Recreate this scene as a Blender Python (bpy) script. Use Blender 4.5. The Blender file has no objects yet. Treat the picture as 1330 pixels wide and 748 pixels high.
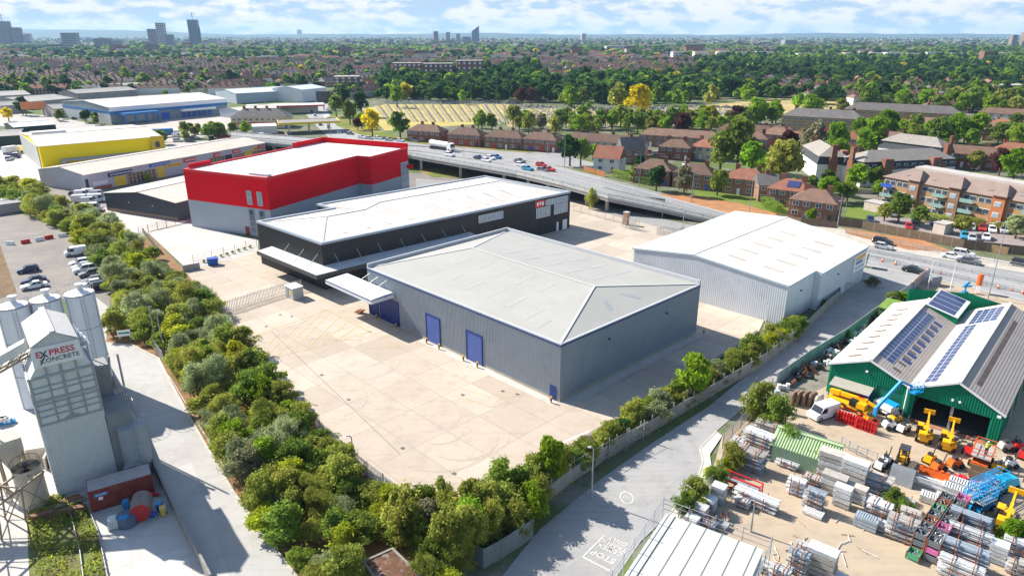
HAZE = 0.00006
import bpy, math, random
from mathutils import Vector, Matrix
from math import sin, cos, tan, atan, atan2, radians, pi, sqrt, hypot
random.seed(7)
S = bpy.context.scene
COL = S.collection
CAMH, FPX = 48.0, 900.0
PITCH = atan(330/900)
CP, SP = cos(PITCH), sin(PITCH)

def G(px, py, z=0.0):
    """survey helper: photograph pixel -> (x, y) on the level z"""
    u = (px-665)/FPX; v = (374-py)/FPX
    t = (z-CAMH)/(-SP+v*CP)
    return Vector((u*t, (CP+v*SP)*t))
def GG(pts, z=0.0):
    return [G(a, b, z) for a, b in pts]
def HT(bx, by, ty):
    Y = G(bx, by).y; v = (374-ty)/FPX
    return CAMH - Y*(SP-v*CP)/(CP+v*SP)
def V2(x, y): return Vector((x, y))
def V3(p, z=0.0): return Vector((p[0], p[1], z))
def rot2(p, a): return Vector((p[0]*cos(a)-p[1]*sin(a), p[0]*sin(a)+p[1]*cos(a)))
def inside(p, poly):
    x, y = p[0], p[1]; c = False; j = len(poly)-1
    for i in range(len(poly)):
        xi, yi = poly[i][0], poly[i][1]; xj, yj = poly[j][0], poly[j][1]
        if (yi > y) != (yj > y) and x < (xj-xi)*(y-yi)/(yj-yi)+xi: c = not c
        j = i
    return c

class MB:
    """collects faces; build() links them as ONE mesh object"""
    def __init__(s): s.v = []; s.f = []; s.m = []; s.sm = []
    def face(s, pts, m=0, smooth=False):
        n = len(s.v); s.v += [tuple(p) for p in pts]
        s.f.append(tuple(range(n, n+len(pts)))); s.m.append(m); s.sm.append(smooth)
        return s
    def mesh(s, vs, fs, m=0, smooth=False):
        n = len(s.v); s.v += [tuple(p) for p in vs]
        for f in fs:
            s.f.append(tuple(i+n for i in f)); s.m.append(m); s.sm.append(smooth)
        return s
    def hexa(s, b, t, m=0):
        """8 corners: bottom loop b (ccw), top loop t"""
        n = len(b)
        fs = [tuple(range(n-1, -1, -1)), tuple(range(n, 2*n))]
        fs += [(i, (i+1) % n, n+(i+1) % n, n+i) for i in range(n)]
        return s.mesh(list(b)+list(t), fs, m)
    def box(s, cx, cy, z0, lx, ly, lz, a=0.0, m=0):
        ps = [rot2((sx*lx/2, sy*ly/2), a) for sx, sy in ((-1,-1),(1,-1),(1,1),(-1,1))]
        b = [(cx+p.x, cy+p.y, z0) for p in ps]; t = [(cx+p.x, cy+p.y, z0+lz) for p in ps]
        return s.hexa(b, t, m)
    def prism(s, poly, z0, z1, m=0, cap=True):
        n = len(poly)
        b = [(p[0], p[1], z0) for p in poly]; t = [(p[0], p[1], z1) for p in poly]
        if area(poly) < 0: b.reverse(); t.reverse()
        fs = [(i, (i+1) % n, n+(i+1) % n, n+i) for i in range(n)]
        if cap: fs += [tuple(range(n-1, -1, -1)), tuple(range(n, 2*n))]
        return s.mesh(b+t, fs, m)
    def cyl(s, c, r, h, n=16, r2=None, m=0, cap=True, smooth=True):
        r2 = r if r2 is None else r2
        b = [(c[0]+r*cos(2*pi*i/n), c[1]+r*sin(2*pi*i/n), c[2]) for i in range(n)]
        t = [(c[0]+r2*cos(2*pi*i/n), c[1]+r2*sin(2*pi*i/n), c[2]+h) for i in range(n)]
        s.mesh(b+t, [(i, (i+1) % n, n+(i+1) % n, n+i) for i in range(n)], m, smooth)
        if cap:
            s.face(b[::-1], m); s.face(t, m)
        return s
    def tube(s, p, q, r, n=6, r2=None, m=0, cap=True):
        p = Vector(p); q = Vector(q); d = (q-p)
        if d.length < 1e-6: return s
        d.normalize(); a = d.cross(Vector((0,0,1)))
        if a.length < 1e-3: a = d.cross(Vector((1,0,0)))
        a.normalize(); b = d.cross(a); r2 = r if r2 is None else r2
        A = [p+(a*cos(2*pi*i/n)+b*sin(2*pi*i/n))*r for i in range(n)]
        B = [q+(a*cos(2*pi*i/n)+b*sin(2*pi*i/n))*r2 for i in range(n)]
        s.mesh(A+B, [(i, n+i, n+(i+1) % n, (i+1) % n) for i in range(n)], m, n > 5)
        if cap: s.face(A, m); s.face(B[::-1], m)
        return s
    def beam(s, p, q, w, h, m=0):
        """rectangular bar from p to q"""
        p = Vector(p); q = Vector(q); d = (q-p).normalized()
        a = d.cross(Vector((0,0,1)))
        if a.length < 1e-3: a = Vector((1,0,0))
        a.normalize(); b = a.cross(d)
        k = [a*w/2*x+b*h/2*y for x, y in ((-1,-1),(1,-1),(1,1),(-1,1))]
        return s.hexa([p+x for x in k], [q+x for x in k], m)
    def wall(s, p, q, z0, z1, pitch=0, depth=0.06, m=0, z1b=None):
        """vertical sheet from p to q (outside on the right hand of p->q); pitch > 0 folds real ribs"""
        p = Vector((p[0], p[1])); q = Vector((q[0], q[1])); d = q-p; L = d.length; d = d/L
        nrm = Vector((d.y, -d.x)); z1b = z1 if z1b is None else z1b
        pr = [(0.0, 0.0)]
        if pitch:
            n = max(1, int(L/pitch)); w = L/n
            for i in range(n):
                for a, o in ((.0, 0), (.45, 0), (.55, 1), (.9, 1)):
                    pr.append(((i+a)*w, o*depth))
        pr.append((L, 0.0))
        vs = []
        for a, o in pr:
            x = p+d*a+nrm*o; zt = z1+(z1b-z1)*a/L
            vs += [(x.x, x.y, z0), (x.x, x.y, zt)]
        fs = [(2*i, 2*i+2, 2*i+3, 2*i+1) for i in range(len(pr)-1) if pr[i+1][0]-pr[i][0] > 1e-6 or pr[i+1][1] != pr[i][1]]
        return s.mesh(vs, fs, m)
    def data(s, name, mats):
        me = bpy.data.meshes.new(name); me.from_pydata(s.v, [], s.f)
        for k in (mats if isinstance(mats, (list, tuple)) else [mats]): me.materials.append(k)
        me.polygons.foreach_set('material_index', s.m); me.polygons.foreach_set('use_smooth', s.sm)
        me.update(); return me
    def build(s, name, mats, parent=None, loc=(0,0,0)):
        """vertices are in world space when loc is given: they are re-based on it"""
        if any(loc): s.v = [(x-loc[0], y-loc[1], z-loc[2]) for x, y, z in s.v]
        o = bpy.data.objects.new(name, s.data(name, mats)); COL.objects.link(o)
        if parent: o.parent = parent
        else: o.location = loc
        return o
def area(poly):
    return sum(poly[i][0]*poly[(i+1) % len(poly)][1]-poly[(i+1) % len(poly)][0]*poly[i][1] for i in range(len(poly)))/2

def tag(o, label=None, cat=None, group=None, kind=None):
    if label: o['label'] = label
    if cat: o['category'] = cat
    if group: o['group'] = group
    if kind: o['kind'] = kind
    return o
def thing(name, label, cat, loc=(0,0,0), rz=0.0, group=None):
    o = bpy.data.objects.new(name, None); COL.objects.link(o); o.empty_display_size = .3
    o.location = loc; o.rotation_euler = (0, 0, rz)
    return tag(o, label, cat, group)
def dup(root, loc, rz=0.0, label=None, group=None, scale=None, swap=None):
    """copy of a thing with copies of its parts and sub-parts; swap = {material: other material}"""
    def one(o, par):
        c = o.copy(); COL.objects.link(c); c.parent = par
        if swap and o.data:
            for i, m in enumerate(o.data.materials):
                if m.name in swap:
                    c.material_slots[i].link = 'OBJECT'; c.material_slots[i].material = swap[m.name]
        for ch in o.children: one(ch, c)
        return c
    r = one(root, None); r.location = loc; r.rotation_euler = (0, 0, rz)
    if scale is not None: r.scale = (scale, scale, scale) if not hasattr(scale, '__len__') else scale
    if label: r['label'] = label
    if group: r['group'] = group
    return r
def drop(root):
    for ch in list(root.children): drop(ch)
    bpy.data.objects.remove(root)

# ---------------------------------------------------------------- materials
MATS = {}
def M(name, col, rough=.75, var=.12, scale=.6, fine=0.0, metal=0.0, rib=None, bump=0.0, spec=.3, rand=0.0, dirt=None):
    """base colour broken by two sizes of noise; rib=(angle, pitch, strength) bumps a profiled sheet"""
    if name in MATS: return MATS[name]
    m = bpy.data.materials.new(name); m.use_nodes = True; nt = m.node_tree; N = nt.nodes; L = nt.links
    b = N['Principled BSDF']; b.inputs['Roughness'].default_value = rough; b.inputs['Metallic'].default_value = metal
    b.inputs['Specular IOR Level'].default_value = spec
    tc = N.new('ShaderNodeTexCoord')
    n1 = N.new('ShaderNodeTexNoise'); n1.inputs['Scale'].default_value = scale; n1.inputs['Detail'].default_value = 6; n1.inputs['Roughness'].default_value = .65
    L.new(tc.outputs['Object'], n1.inputs['Vector'])
    mx = N.new('ShaderNodeMix'); mx.data_type = 'RGBA'
    lo = [max(0, c*(1-var)) for c in col]; hi = [min(1, c*(1+var)) for c in col]
    mx.inputs[6].default_value = (*lo, 1); mx.inputs[7].default_value = (*hi, 1)
    mr = N.new('ShaderNodeMapRange'); mr.inputs[1].default_value = .3; mr.inputs[2].default_value = .7
    L.new(n1.outputs['Fac'], mr.inputs[0]); L.new(mr.outputs[0], mx.inputs[0])
    out = mx.outputs[2]
    if dirt:   # (colour, amount, scale): stains with their own shape
        n3 = N.new('ShaderNodeTexNoise'); n3.inputs['Scale'].default_value = dirt[2]; n3.inputs['Detail'].default_value = 8; n3.inputs['Roughness'].default_value = .7
        L.new(tc.outputs['Object'], n3.inputs['Vector'])
        r3 = N.new('ShaderNodeMapRange'); r3.inputs[1].default_value = .52; r3.inputs[2].default_value = .72; r3.inputs[4].default_value = dirt[1]
        L.new(n3.outputs['Fac'], r3.inputs[0])
        m3 = N.new('ShaderNodeMix'); m3.data_type = 'RGBA'; m3.inputs[7].default_value = (*dirt[0], 1)
        L.new(r3.outputs[0], m3.inputs[0]); L.new(out, m3.inputs[6]); out = m3.outputs[2]
    if rand:
        oi = N.new('ShaderNodeObjectInfo'); r4 = N.new('ShaderNodeMapRange')
        r4.inputs[3].default_value = 1-rand; r4.inputs[4].default_value = 1+rand
        L.new(oi.outputs['Random'], r4.inputs[0])
        hs = N.new('ShaderNodeHueSaturation'); L.new(out, hs.inputs['Color']); L.new(r4.outputs[0], hs.inputs['Value']); out = hs.outputs[0]
    L.new(out, b.inputs['Base Color'])
    hgt = None
    if rib:
        mp = N.new('ShaderNodeMapping'); mp.inputs['Rotation'].default_value = (0, 0, -rib[0]); L.new(tc.outputs['Object'], mp.inputs['Vector'])
        w = N.new('ShaderNodeTexWave'); w.inputs['Scale'].default_value = 1/(rib[1]*3.183); w.bands_direction = 'X'
        L.new(mp.outputs[0], w.inputs['Vector'])
        bp = N.new('ShaderNodeBump'); bp.inputs['Strength'].default_value = rib[2]; bp.inputs['Distance'].default_value = .05
        L.new(w.outputs['Fac'], bp.inputs['Height']); L.new(bp.outputs[0], b.inputs['Normal'])
    elif bump:
        n2 = N.new('ShaderNodeTexNoise'); n2.inputs['Scale'].default_value = fine or 8; n2.inputs['Detail'].default_value = 5
        L.new(tc.outputs['Object'], n2.inputs['Vector'])
        bp = N.new('ShaderNodeBump'); bp.inputs['Strength'].default_value = bump; bp.inputs['Distance'].default_value = .08
        L.new(n2.outputs['Fac'], bp.inputs['Height']); L.new(bp.outputs[0], b.inputs['Normal'])
    MATS[name] = m; return m

def leafmat(name, col, var=.35, hue=.012):
    m = bpy.data.materials.new(name); m.use_nodes = True; nt = m.node_tree; N = nt.nodes; L = nt.links
    N.remove(N['Principled BSDF']); out = N['Material Output']
    tc = N.new('ShaderNodeTexCoord'); n = N.new('ShaderNodeTexNoise'); n.inputs['Scale'].default_value = .9; n.inputs['Detail'].default_value = 5
    L.new(tc.outputs['Object'], n.inputs['Vector'])
    oi = N.new('ShaderNodeObjectInfo')
    mr = N.new('ShaderNodeMapRange'); mr.inputs[1].default_value = .3; mr.inputs[2].default_value = .7; mr.inputs[3].default_value = 1-var; mr.inputs[4].default_value = 1+var
    L.new(n.outputs['Fac'], mr.inputs[0])
    r2 = N.new('ShaderNodeMapRange'); r2.inputs[3].default_value = .78; r2.inputs[4].default_value = 1.22; L.new(oi.outputs['Random'], r2.inputs[0])
    mul = N.new('ShaderNodeMath'); mul.operation = 'MULTIPLY'; L.new(mr.outputs[0], mul.inputs[0]); L.new(r2.outputs[0], mul.inputs[1])
    r3 = N.new('ShaderNodeMapRange'); r3.inputs[3].default_value = .5-hue; r3.inputs[4].default_value = .5+hue
    wn = N.new('ShaderNodeTexWhiteNoise'); wn.noise_dimensions = '1D'; L.new(oi.outputs['Random'], wn.inputs['W']); L.new(wn.outputs['Value'], r3.inputs[0])
    hs = N.new('ShaderNodeHueSaturation'); hs.inputs['Color'].default_value = (*col, 1)
    L.new(mul.outputs[0], hs.inputs['Value']); L.new(r3.outputs[0], hs.inputs['Hue'])
    d = N.new('ShaderNodeBsdfDiffuse'); t = N.new('ShaderNodeBsdfTranslucent'); mix = N.new('ShaderNodeMixShader'); mix.inputs[0].default_value = .62
    L.new(hs.outputs[0], d.inputs['Color']); L.new(hs.outputs[0], t.inputs['Color'])
    L.new(d.outputs[0], mix.inputs[1]); L.new(t.outputs[0], mix.inputs[2]); L.new(mix.outputs[0], out.inputs['Surface'])
    MATS[name] = m; return m

def glassmat(name, col, rough=.12):
    return M(name, col, rough, .25, 1.5, spec=.6)

A45 = radians(-45.2)   # the estate's building grid
white_roof = M('white_roof_sheet', (.60,.575,.53), .6, .08, .15, spec=.1, dirt=((.46,.41,.34), .85, .2))
grey_roof = M('grey_roof_sheet', (.36,.355,.33), .6, .06, .12, spec=.15, rib=(A45+pi/2, .6, .25), dirt=((.40,.40,.38), .7, .18))
black_roof = M('pale_roof_sheet', (.58,.545,.505), .6, .06, .12, spec=.12, rib=(A45, .6, .18), dirt=((.47,.42,.37), .7, .13))
grey_clad = M('grey_cladding', (.25,.285,.325), .5, .06, .3, spec=.2, dirt=((.20,.225,.25), .6, .35))
lgrey_clad = M('silver_cladding', (.62,.65,.69), .5, .06, .25, spec=.2, dirt=((.50,.52,.54), .7, .3))
black_clad = M('black_cladding', (.028,.029,.032), .45, .2, .2)
red_clad = M('red_cladding', (.74,.006,.016), .6, .06, .12, spec=.08)
white_trim = M('white_trim', (.75,.76,.76), .5, .05, .5)
blue_door = M('blue_door', (.014,.035,.18), .45, .08, 1)
blue_shut = M('blue_shutter', (.075,.12,.34), .5, .08, .8)
green_clad = M('green_cladding', (.006,.19,.10), .6, .12, .4, spec=.12)
yellow_clad = M('yellow_cladding', (.88,.66,.004), .6, .05, .2, spec=.1)
navy_clad = M('blue_cladding', (.03,.17,.42), .45, .08, .2)
concrete_block = M('concrete_block', (.38,.36,.32), .85, .15, .8, bump=.3, fine=5)
galv = M('galvanised_steel', (.36,.38,.40), .4, .15, 2, metal=.35)
rust = M('rusty_steel', (.30,.10,.05), .8, .35, 2)
dark_steel = M('dark_steel', (.05,.05,.055), .5, .2, 2)
glass = glassmat('window_glass', (.07,.10,.13))
pane = glassmat('bright_window_glass', (.28,.36,.42))
wood = M('timber', (.36,.24,.12), .8, .25, 2)
yellow_paint = M('yellow_machine_paint', (.78,.40,.01), .4, .08, 2)
red_paint = M('red_paint', (.60,.02,.02), .4, .1, 2)
blue_paint = M('bright_blue_paint', (.01,.28,.60), .4, .1, 2)
orange_paint = M('orange_paint', (.80,.14,.02), .4, .1, 2)
white_paint = M('white_paint', (.78,.78,.77), .4, .05, 2)
tyre = M('tyre_rubber', (.022,.022,.022), .85, .2, 3)
road_white = M('white_road_paint', (.70,.69,.66), .8, .25, 1.5)
road_yellow = M('yellow_road_paint', (.62,.44,.12), .8, .3, 1.5)
def text_mesh(name, s, size, mat, parent, origin, ux, uy, thick=.02, align='CENTER', bold=0.0, shear=0.0, proud=.03):
    """flat lettering: origin is the centre, ux the reading direction, uy the up direction (3-D unit vectors)"""
    cu = bpy.data.curves.new(name, 'FONT'); cu.body = s; cu.size = size; cu.align_x = align; cu.align_y = 'CENTER'
    cu.extrude = thick/2; cu.offset = bold; cu.shear = shear; cu.resolution_u = 2
    o = bpy.data.objects.new(name+'_curve', cu); COL.objects.link(o)
    bpy.context.view_layer.update()
    me = bpy.data.meshes.new_from_object(o.evaluated_get(bpy.context.evaluated_depsgraph_get()))
    bpy.data.objects.remove(o); bpy.data.curves.remove(cu)
    me.materials.clear(); me.materials.append(mat); me.name = name
    ux = Vector(ux).normalized(); uy = Vector(uy).normalized(); uz = ux.cross(uy)
    mt = Matrix((ux, uy, uz)).transposed().to_4x4(); mt.translation = Vector(origin)+uz*proud
    me.transform(mt)
    t = bpy.data.objects.new(name, me); COL.objects.link(t)
    if parent:
        t.parent = parent
        me.transform(Matrix.Translation(-Vector(parent.matrix_basis.translation)))
    return t
# ---------------------------------------------------------------- ground, yards, roads
def nodes(name):
    m = bpy.data.materials.new(name); m.use_nodes = True
    return m, m.node_tree.nodes, m.node_tree.links, m.node_tree.nodes['Principled BSDF']
def mixn(N, L, fac, a, b, mode='MIX'):
    x = N.new('ShaderNodeMix'); x.data_type = 'RGBA'; x.blend_type = mode
    for sock, v in ((x.inputs[0], fac), (x.inputs[6], a), (x.inputs[7], b)):
        if hasattr(v, 'links'): L.new(v, sock)
        elif hasattr(v, '__len__'): sock.default_value = (*v, 1)
        else: sock.default_value = v
    return x.outputs[2]
def noise(N, L, vec, scale, lo, hi, detail=7, rough=.65, a=0., b=1.):
    n = N.new('ShaderNodeTexNoise'); n.inputs['Scale'].default_value = scale; n.inputs['Detail'].default_value = detail; n.inputs['Roughness'].default_value = rough
    L.new(vec, n.inputs['Vector']); r = N.new('ShaderNodeMapRange')
    for i, v in zip((1, 2, 3, 4), (lo, hi, a, b)): r.inputs[i].default_value = v
    L.new(n.outputs['Fac'], r.inputs[0]); return r.outputs[0]

def slab_mat(name, c1, c2, joint, w, h, ang, stain, jw=.012, wearing=.5):
    m, N, L, b = nodes(name); b.inputs['Roughness'].default_value = .85; b.inputs['Specular IOR Level'].default_value = .2
    tc = N.new('ShaderNodeTexCoord'); mp = N.new('ShaderNodeMapping'); mp.inputs['Rotation'].default_value = (0, 0, -ang)
    L.new(tc.outputs['Object'], mp.inputs['Vector'])
    br = N.new('ShaderNodeTexBrick'); br.offset = 0; br.squash = 1
    br.inputs['Color1'].default_value = (*c1, 1); br.inputs['Color2'].default_value = (*c2, 1); br.inputs['Mortar'].default_value = (*joint, 1)
    br.inputs['Scale'].default_value = 1; br.inputs['Mortar Size'].default_value = jw; br.inputs['Brick Width'].default_value = w; br.inputs['Row Height'].default_value = h; br.inputs['Mortar Smooth'].default_value = .2
    L.new(mp.outputs[0], br.inputs['Vector'])
    v = tc.outputs['Object']
    o = mixn(N, L, noise(N, L, v, .11, .45, .7, a=0, b=.55*wearing), br.outputs['Color'], stain)
    o = mixn(N, L, noise(N, L, v, .5, .5, .75, a=0, b=.5*wearing), o, [c*.7 for c in stain])
    mp2 = N.new('ShaderNodeMapping'); mp2.inputs['Rotation'].default_value = (0, 0, -ang); mp2.inputs['Scale'].default_value = (.08, 1.6, 1); L.new(v, mp2.inputs['Vector'])
    o = mixn(N, L, noise(N, L, mp2.outputs[0], 1.0, .5, .72, a=0, b=.3*wearing), o, [c*.75 for c in stain])
    o = mixn(N, L, noise(N, L, v, 7, .35, .65, a=0, b=.18), o, [c*.8 for c in c1])
    o = mixn(N, L, noise(N, L, v, .33, .63, .78, detail=4, a=0, b=.5*wearing), o, [c*.6 for c in stain])
    L.new(o, b.inputs['Base Color']); MATS[name] = m; return m
yard_mat = slab_mat('yard_concrete', (.545,.465,.38), (.415,.35,.285), (.25,.21,.175), 7.6, 5.4, A45, (.345,.285,.225), .035, .75)
pale_mat = slab_mat('pale_concrete', (.56,.54,.50), (.50,.48,.45), (.38,.36,.33), 5, 5, radians(-60), (.38,.34,.29), .03, .8)
road_mat = slab_mat('service_road', (.47,.455,.43), (.41,.40,.385), (.34,.33,.32), 40, 5, radians(-58), (.30,.29,.27), .02, .8)
asphalt_mat = slab_mat('asphalt', (.32,.318,.315), (.29,.288,.286), (.30,.30,.30), 60, 4, A45, (.13,.13,.13), .01, .6)
lot_mat = slab_mat('worn_car_park', (.21,.19,.175), (.185,.17,.16), (.16,.15,.14), 20, 6, radians(-65), (.36,.31,.25), .02, .9)
sand_mat = slab_mat('dusty_yard', (.44,.355,.255), (.40,.33,.245), (.37,.30,.22), 60, 60, A45, (.31,.26,.21), .01, .9)
grassm, N, L, b = nodes('dry_grass'); b.inputs['Roughness'].default_value = .95; b.inputs['Specular IOR Level'].default_value = .1
tc = N.new('ShaderNodeTexCoord'); v = tc.outputs['Object']
o = mixn(N, L, noise(N, L, v, .06, .42, .6), (.13,.17,.03), (.30,.23,.08)); o = mixn(N, L, noise(N, L, v, .9, .4, .7, a=0, b=.6), o, (.09,.13,.03))
L.new(o, b.inputs['Base Color']); MATS['dry_grass'] = grassm
lawnm, N, L, b = nodes('green_lawn'); b.inputs['Roughness'].default_value = .95; b.inputs['Specular IOR Level'].default_value = .1
tc = N.new('ShaderNodeTexCoord'); v = tc.outputs['Object']
o = mixn(N, L, noise(N, L, v, .15, .4, .65), (.12,.19,.03), (.19,.22,.05)); o = mixn(N, L, noise(N, L, v, 1.2, .4, .7, a=0, b=.5), o, (.07,.12,.02))
L.new(o, b.inputs['Base Color']); MATS['green_lawn'] = lawnm
earthm = M('bare_earth', (.24,.13,.06), .95, .35, .5, bump=.4, fine=3, dirt=((.16,.17,.05), .7, .35))
orange_earth = M('orange_earth', (.36,.17,.075), .95, .25, .3, dirt=((.2,.19,.06), .6, .2))
groundm, N, L, b = nodes('town_ground'); b.inputs['Roughness'].default_value = .95; b.inputs['Specular IOR Level'].default_value = .1
tc = N.new('ShaderNodeTexCoord'); v = tc.outputs['Object']
o = mixn(N, L, noise(N, L, v, .018, .40, .6), (.10,.155,.035), (.15,.15,.10))
o = mixn(N, L, noise(N, L, v, .09, .5, .62), o, (.22,.205,.19))
o = mixn(N, L, noise(N, L, v, .35, .5, .7, a=0, b=.7), o, (.06,.085,.025))
o = mixn(N, L, noise(N, L, v, .0012, .45, .6, a=0, b=.5), o, (.05,.08,.035))
L.new(o, b.inputs['Base Color'])

def sheet(name, poly, z, mat, kind='structure'):
    m = MB(); p = [(q[0], q[1], z) for q in poly]
    if area(poly) < 0: p.reverse()
    m.face(p); o = m.build(name, mat); o['kind'] = kind; return o
R_ = 11500
sheet('ground', [(R_*cos(a*pi/24), 2000+R_*sin(a*pi/24)) for a in range(48)], -.06, groundm)

YARD = GG([(240,352),(335,328),(480,330),(600,270),(700,262),(745,262),(800,281),(870,299),(905,330),(1000,400),(985,432),(960,452),(740,585),(700,612),(612,656),(525,658),(478,618),(430,577),(345,485),(288,412)])
sheet('concrete_yard', YARD, .02, yard_mat)
sheet('pale_yard', GG([(192,302),(247,290),(335,312),(336,330),(246,352),(222,330)]), .0, pale_mat)
sheet('yard_apron', GG([(136,270),(180,270),(245,288),(196,300),(180,310),(140,285)]), -.02, pale_mat)
sheet('estate_road', GG([(60,225),(330,195),(420,225),(560,225),(700,260),(560,275),(340,300),(240,300),(135,275),(60,262)]), -.035, lot_mat)
SROAD_R = [(120,382),(142,400),(138,444),(168,447),(205,466),(222,500),(262,572),(302,640),(345,700),(392,760),(420,800)]
SROAD_L = [(100,430),(128,460),(150,500),(182,560),(206,620),(240,690),(276,760),(300,800)]
sheet('service_road', GG(SROAD_R+SROAD_L[::-1]), .0, road_mat)
# kerb line and verge beside the service road
def strip(name, px, w, z, h, mat, side=1, kind='structure'):
    """raised kerb of width w along a pixel polyline"""
    P = GG(px); m = MB()
    for i in range(len(P)-1):
        d = (P[i+1]-P[i]).normalized(); n = V2(-d.y, d.x)*w*side
        q = [P[i], P[i+1], P[i+1]+n, P[i]+n]
        m.prism(q, z, z+h)
    o = m.build(name, mat); o['kind'] = kind; return o
kerbm = M('kerb_concrete', (.47,.45,.41), .85, .15, .8)
strip('kerb', [(168,447),(205,466),(222,500),(262,572),(302,640),(345,700),(392,760)], .25, 0, .1, kerbm, 1)
VERGE = GG([(138,444),(168,447),(205,466),(222,500),(262,572),(302,640),(345,700),(392,760),(430,800),(620,800),(560,720),(612,656),(525,658),(478,618),(430,577),(345,485),(288,412),(240,352),(192,302),(120,262),(0,222),(0,262),(60,285),(110,330),(150,395)])
sheet('verge', VERGE, -.04, earthm)
# car park behind the silos
sheet('car_park', GG([(-30,275),(28,278),(84,300),(128,345),(145,380),(142,400),(120,382),(60,392),(-30,400)]), -.01, lot_mat)
sheet('rough_verge', GG([(-20,318),(0,318),(22,380),(-20,395)]), .0, M('rough_verge', (.16,.10,.05), .95, .4, .6, dirt=((.10,.12,.03), .8, .8)))
# plant yard
sheet('plant_yard', GG([(-120,395),(60,392),(100,430),(128,460),(150,500),(182,560),(206,620),(240,690),(276,760),(300,800),(-160,800)]), -.012, pale_mat)
weedm, N, L, b = nodes('weedy_ground'); b.inputs['Roughness'].default_value = .95
tc = N.new('ShaderNodeTexCoord'); v = tc.outputs['Object']
o = mixn(N, L, noise(N, L, v, .5, .4, .6), (.16,.20,.03), (.13,.095,.05)); o = mixn(N, L, noise(N, L, v, 2, .45, .7, a=0, b=.8), o, (.045,.07,.015))
L.new(o, b.inputs['Base Color'])
sheet('weed_bed', GG([(34,650),(80,640),(112,655),(128,690),(142,760),(150,800),(40,800)]), .01, weedm)
# right-hand road
RROAD_L = [(640,800),(652,748),(700,688),(780,622),(850,573),(920,528),(1000,462),(1060,408),(1100,368),(1122,348)]
RROAD_R = [(760,800),(800,748),(830,705),(868,668),(905,622),(912,600),(908,582),(930,560),(1000,500),(1075,450),(1140,402),(1180,372),(1230,352)]
right_road = slab_mat('worn_access_road', (.36,.355,.345), (.315,.31,.305), (.24,.24,.24), 34, 5.5, radians(46), (.22,.22,.22), .02, .9)
sheet('access_road', GG(RROAD_L+RROAD_R[::-1]), .0, right_road)
sheet('pavement', GG([(868,668),(905,622),(912,600),(908,582),(930,560),(938,566),(922,590),(925,612),(918,632),(880,676)]), .06, M('pale_pavement', (.52,.49,.44), .85, .12, .8))
strip('pavement_kerb', [(868,668),(905,622),(912,600),(908,582),(930,560)], .18, 0, .1, kerbm, -1)
SYARD = GG([(800,800),(880,676),(918,632),(925,612),(938,566),(1000,505),(1060,470),(1180,385),(1250,385),(1330,420),(1420,470),(1480,600),(1500,800)])
sheet('scaffold_yard', SYARD, -.012, sand_mat)
sheet('storage_strip', GG([(1000,505),(1060,462),(1190,372),(1210,380),(1090,470),(1075,500),(1030,520)]), .01, M('oily_strip', (.20,.18,.15), .9, .3, .8))
sheet('roadside_apron', GG([(1176,384),(1205,358),(1240,367),(1330,391),(1430,415),(1430,480),(1250,392)]), -.005, sand_mat)
# trunk road at grade (right) and its flyover (left)
E1 = [(860,262),(954,278),(1040,297),(1121,315),(1200,330),(1330,352),(1500,383)]      # far kerb
E2 = [(860,270),(928,287),(1000,304),(1121,336),(1200,351),(1330,377),(1500,410)]      # near edge
def lane(edge_a, edge_b, z, name, mat): return sheet(name, GG(edge_a)+GG(edge_b)[::-1], z, mat)
sheet('footway', GG([(1040,285),(1099,298),(1200,320),(1330,344),(1500,375),(1500,387),(1330,355),(1200,333),(1121,318),(1040,299)]), .08, M('footway', (.44,.40,.35), .85, .15, .5))
sheet('trunk_road', GG(E1)+GG([(1500,420),(1330,392),(1235,368),(1180,356),(1121,345),(1000,306),(928,288),(860,272)]), .03, asphalt_mat)
def line(mb, px, w, dash=0, gap=0, z=.045):
    P = GG(px) if not isinstance(px[0], Vector) else px
    for i in range(len(P)-1):
        a, b = P[i], P[i+1]; d = b-a; L_ = d.length; d = d/L_; n = V2(-d.y, d.x)*w/2; s = 0
        while s < L_:
            e = min(L_, s+(dash or L_)); p, q = a+d*s, a+d*e
            mb.face([(p.x+n.x, p.y+n.y, z), (p.x-n.x, p.y-n.y, z), (q.x-n.x, q.y-n.y, z), (q.x+n.x, q.y+n.y, z)][::-1]); s = e+(gap or 1e9)
            if not dash: break
mb = MB()
def interp(a, b, t): return [(p[0]*(1-t)+q[0]*t, p[1]*(1-t)+q[1]*t) for p, q in zip(a, b)]
E2b = [(1121,344),(1200,360),(1330,391),(1500,420)]; E1b = [(1121,315),(1200,330),(1330,352),(1500,383)]
for t in (.17, .33, .62, .8): line(mb, interp(E1b, E2b, t), .15, 3, 5)
for t in (.03, .45, .53, .97): line(mb, interp(E1b, E2b, t), .15)
o = mb.build('lane_markings', road_white); o['kind'] = 'structure'
sheet('dry_bank', GG([(850,250),(905,255),(970,262),(1030,275),(1100,300),(1040,298),(954,280),(880,262)]), .0, orange_earth)
sheet('green', GG([(900,246),(950,252),(1010,262),(1040,275),(1020,280),(960,264),(905,255)]), .03, lawnm)
sheet('red_verge', GG([(1095,296),(1200,313),(1240,328),(1180,325),(1100,304)]), .1, orange_earth)
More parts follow.
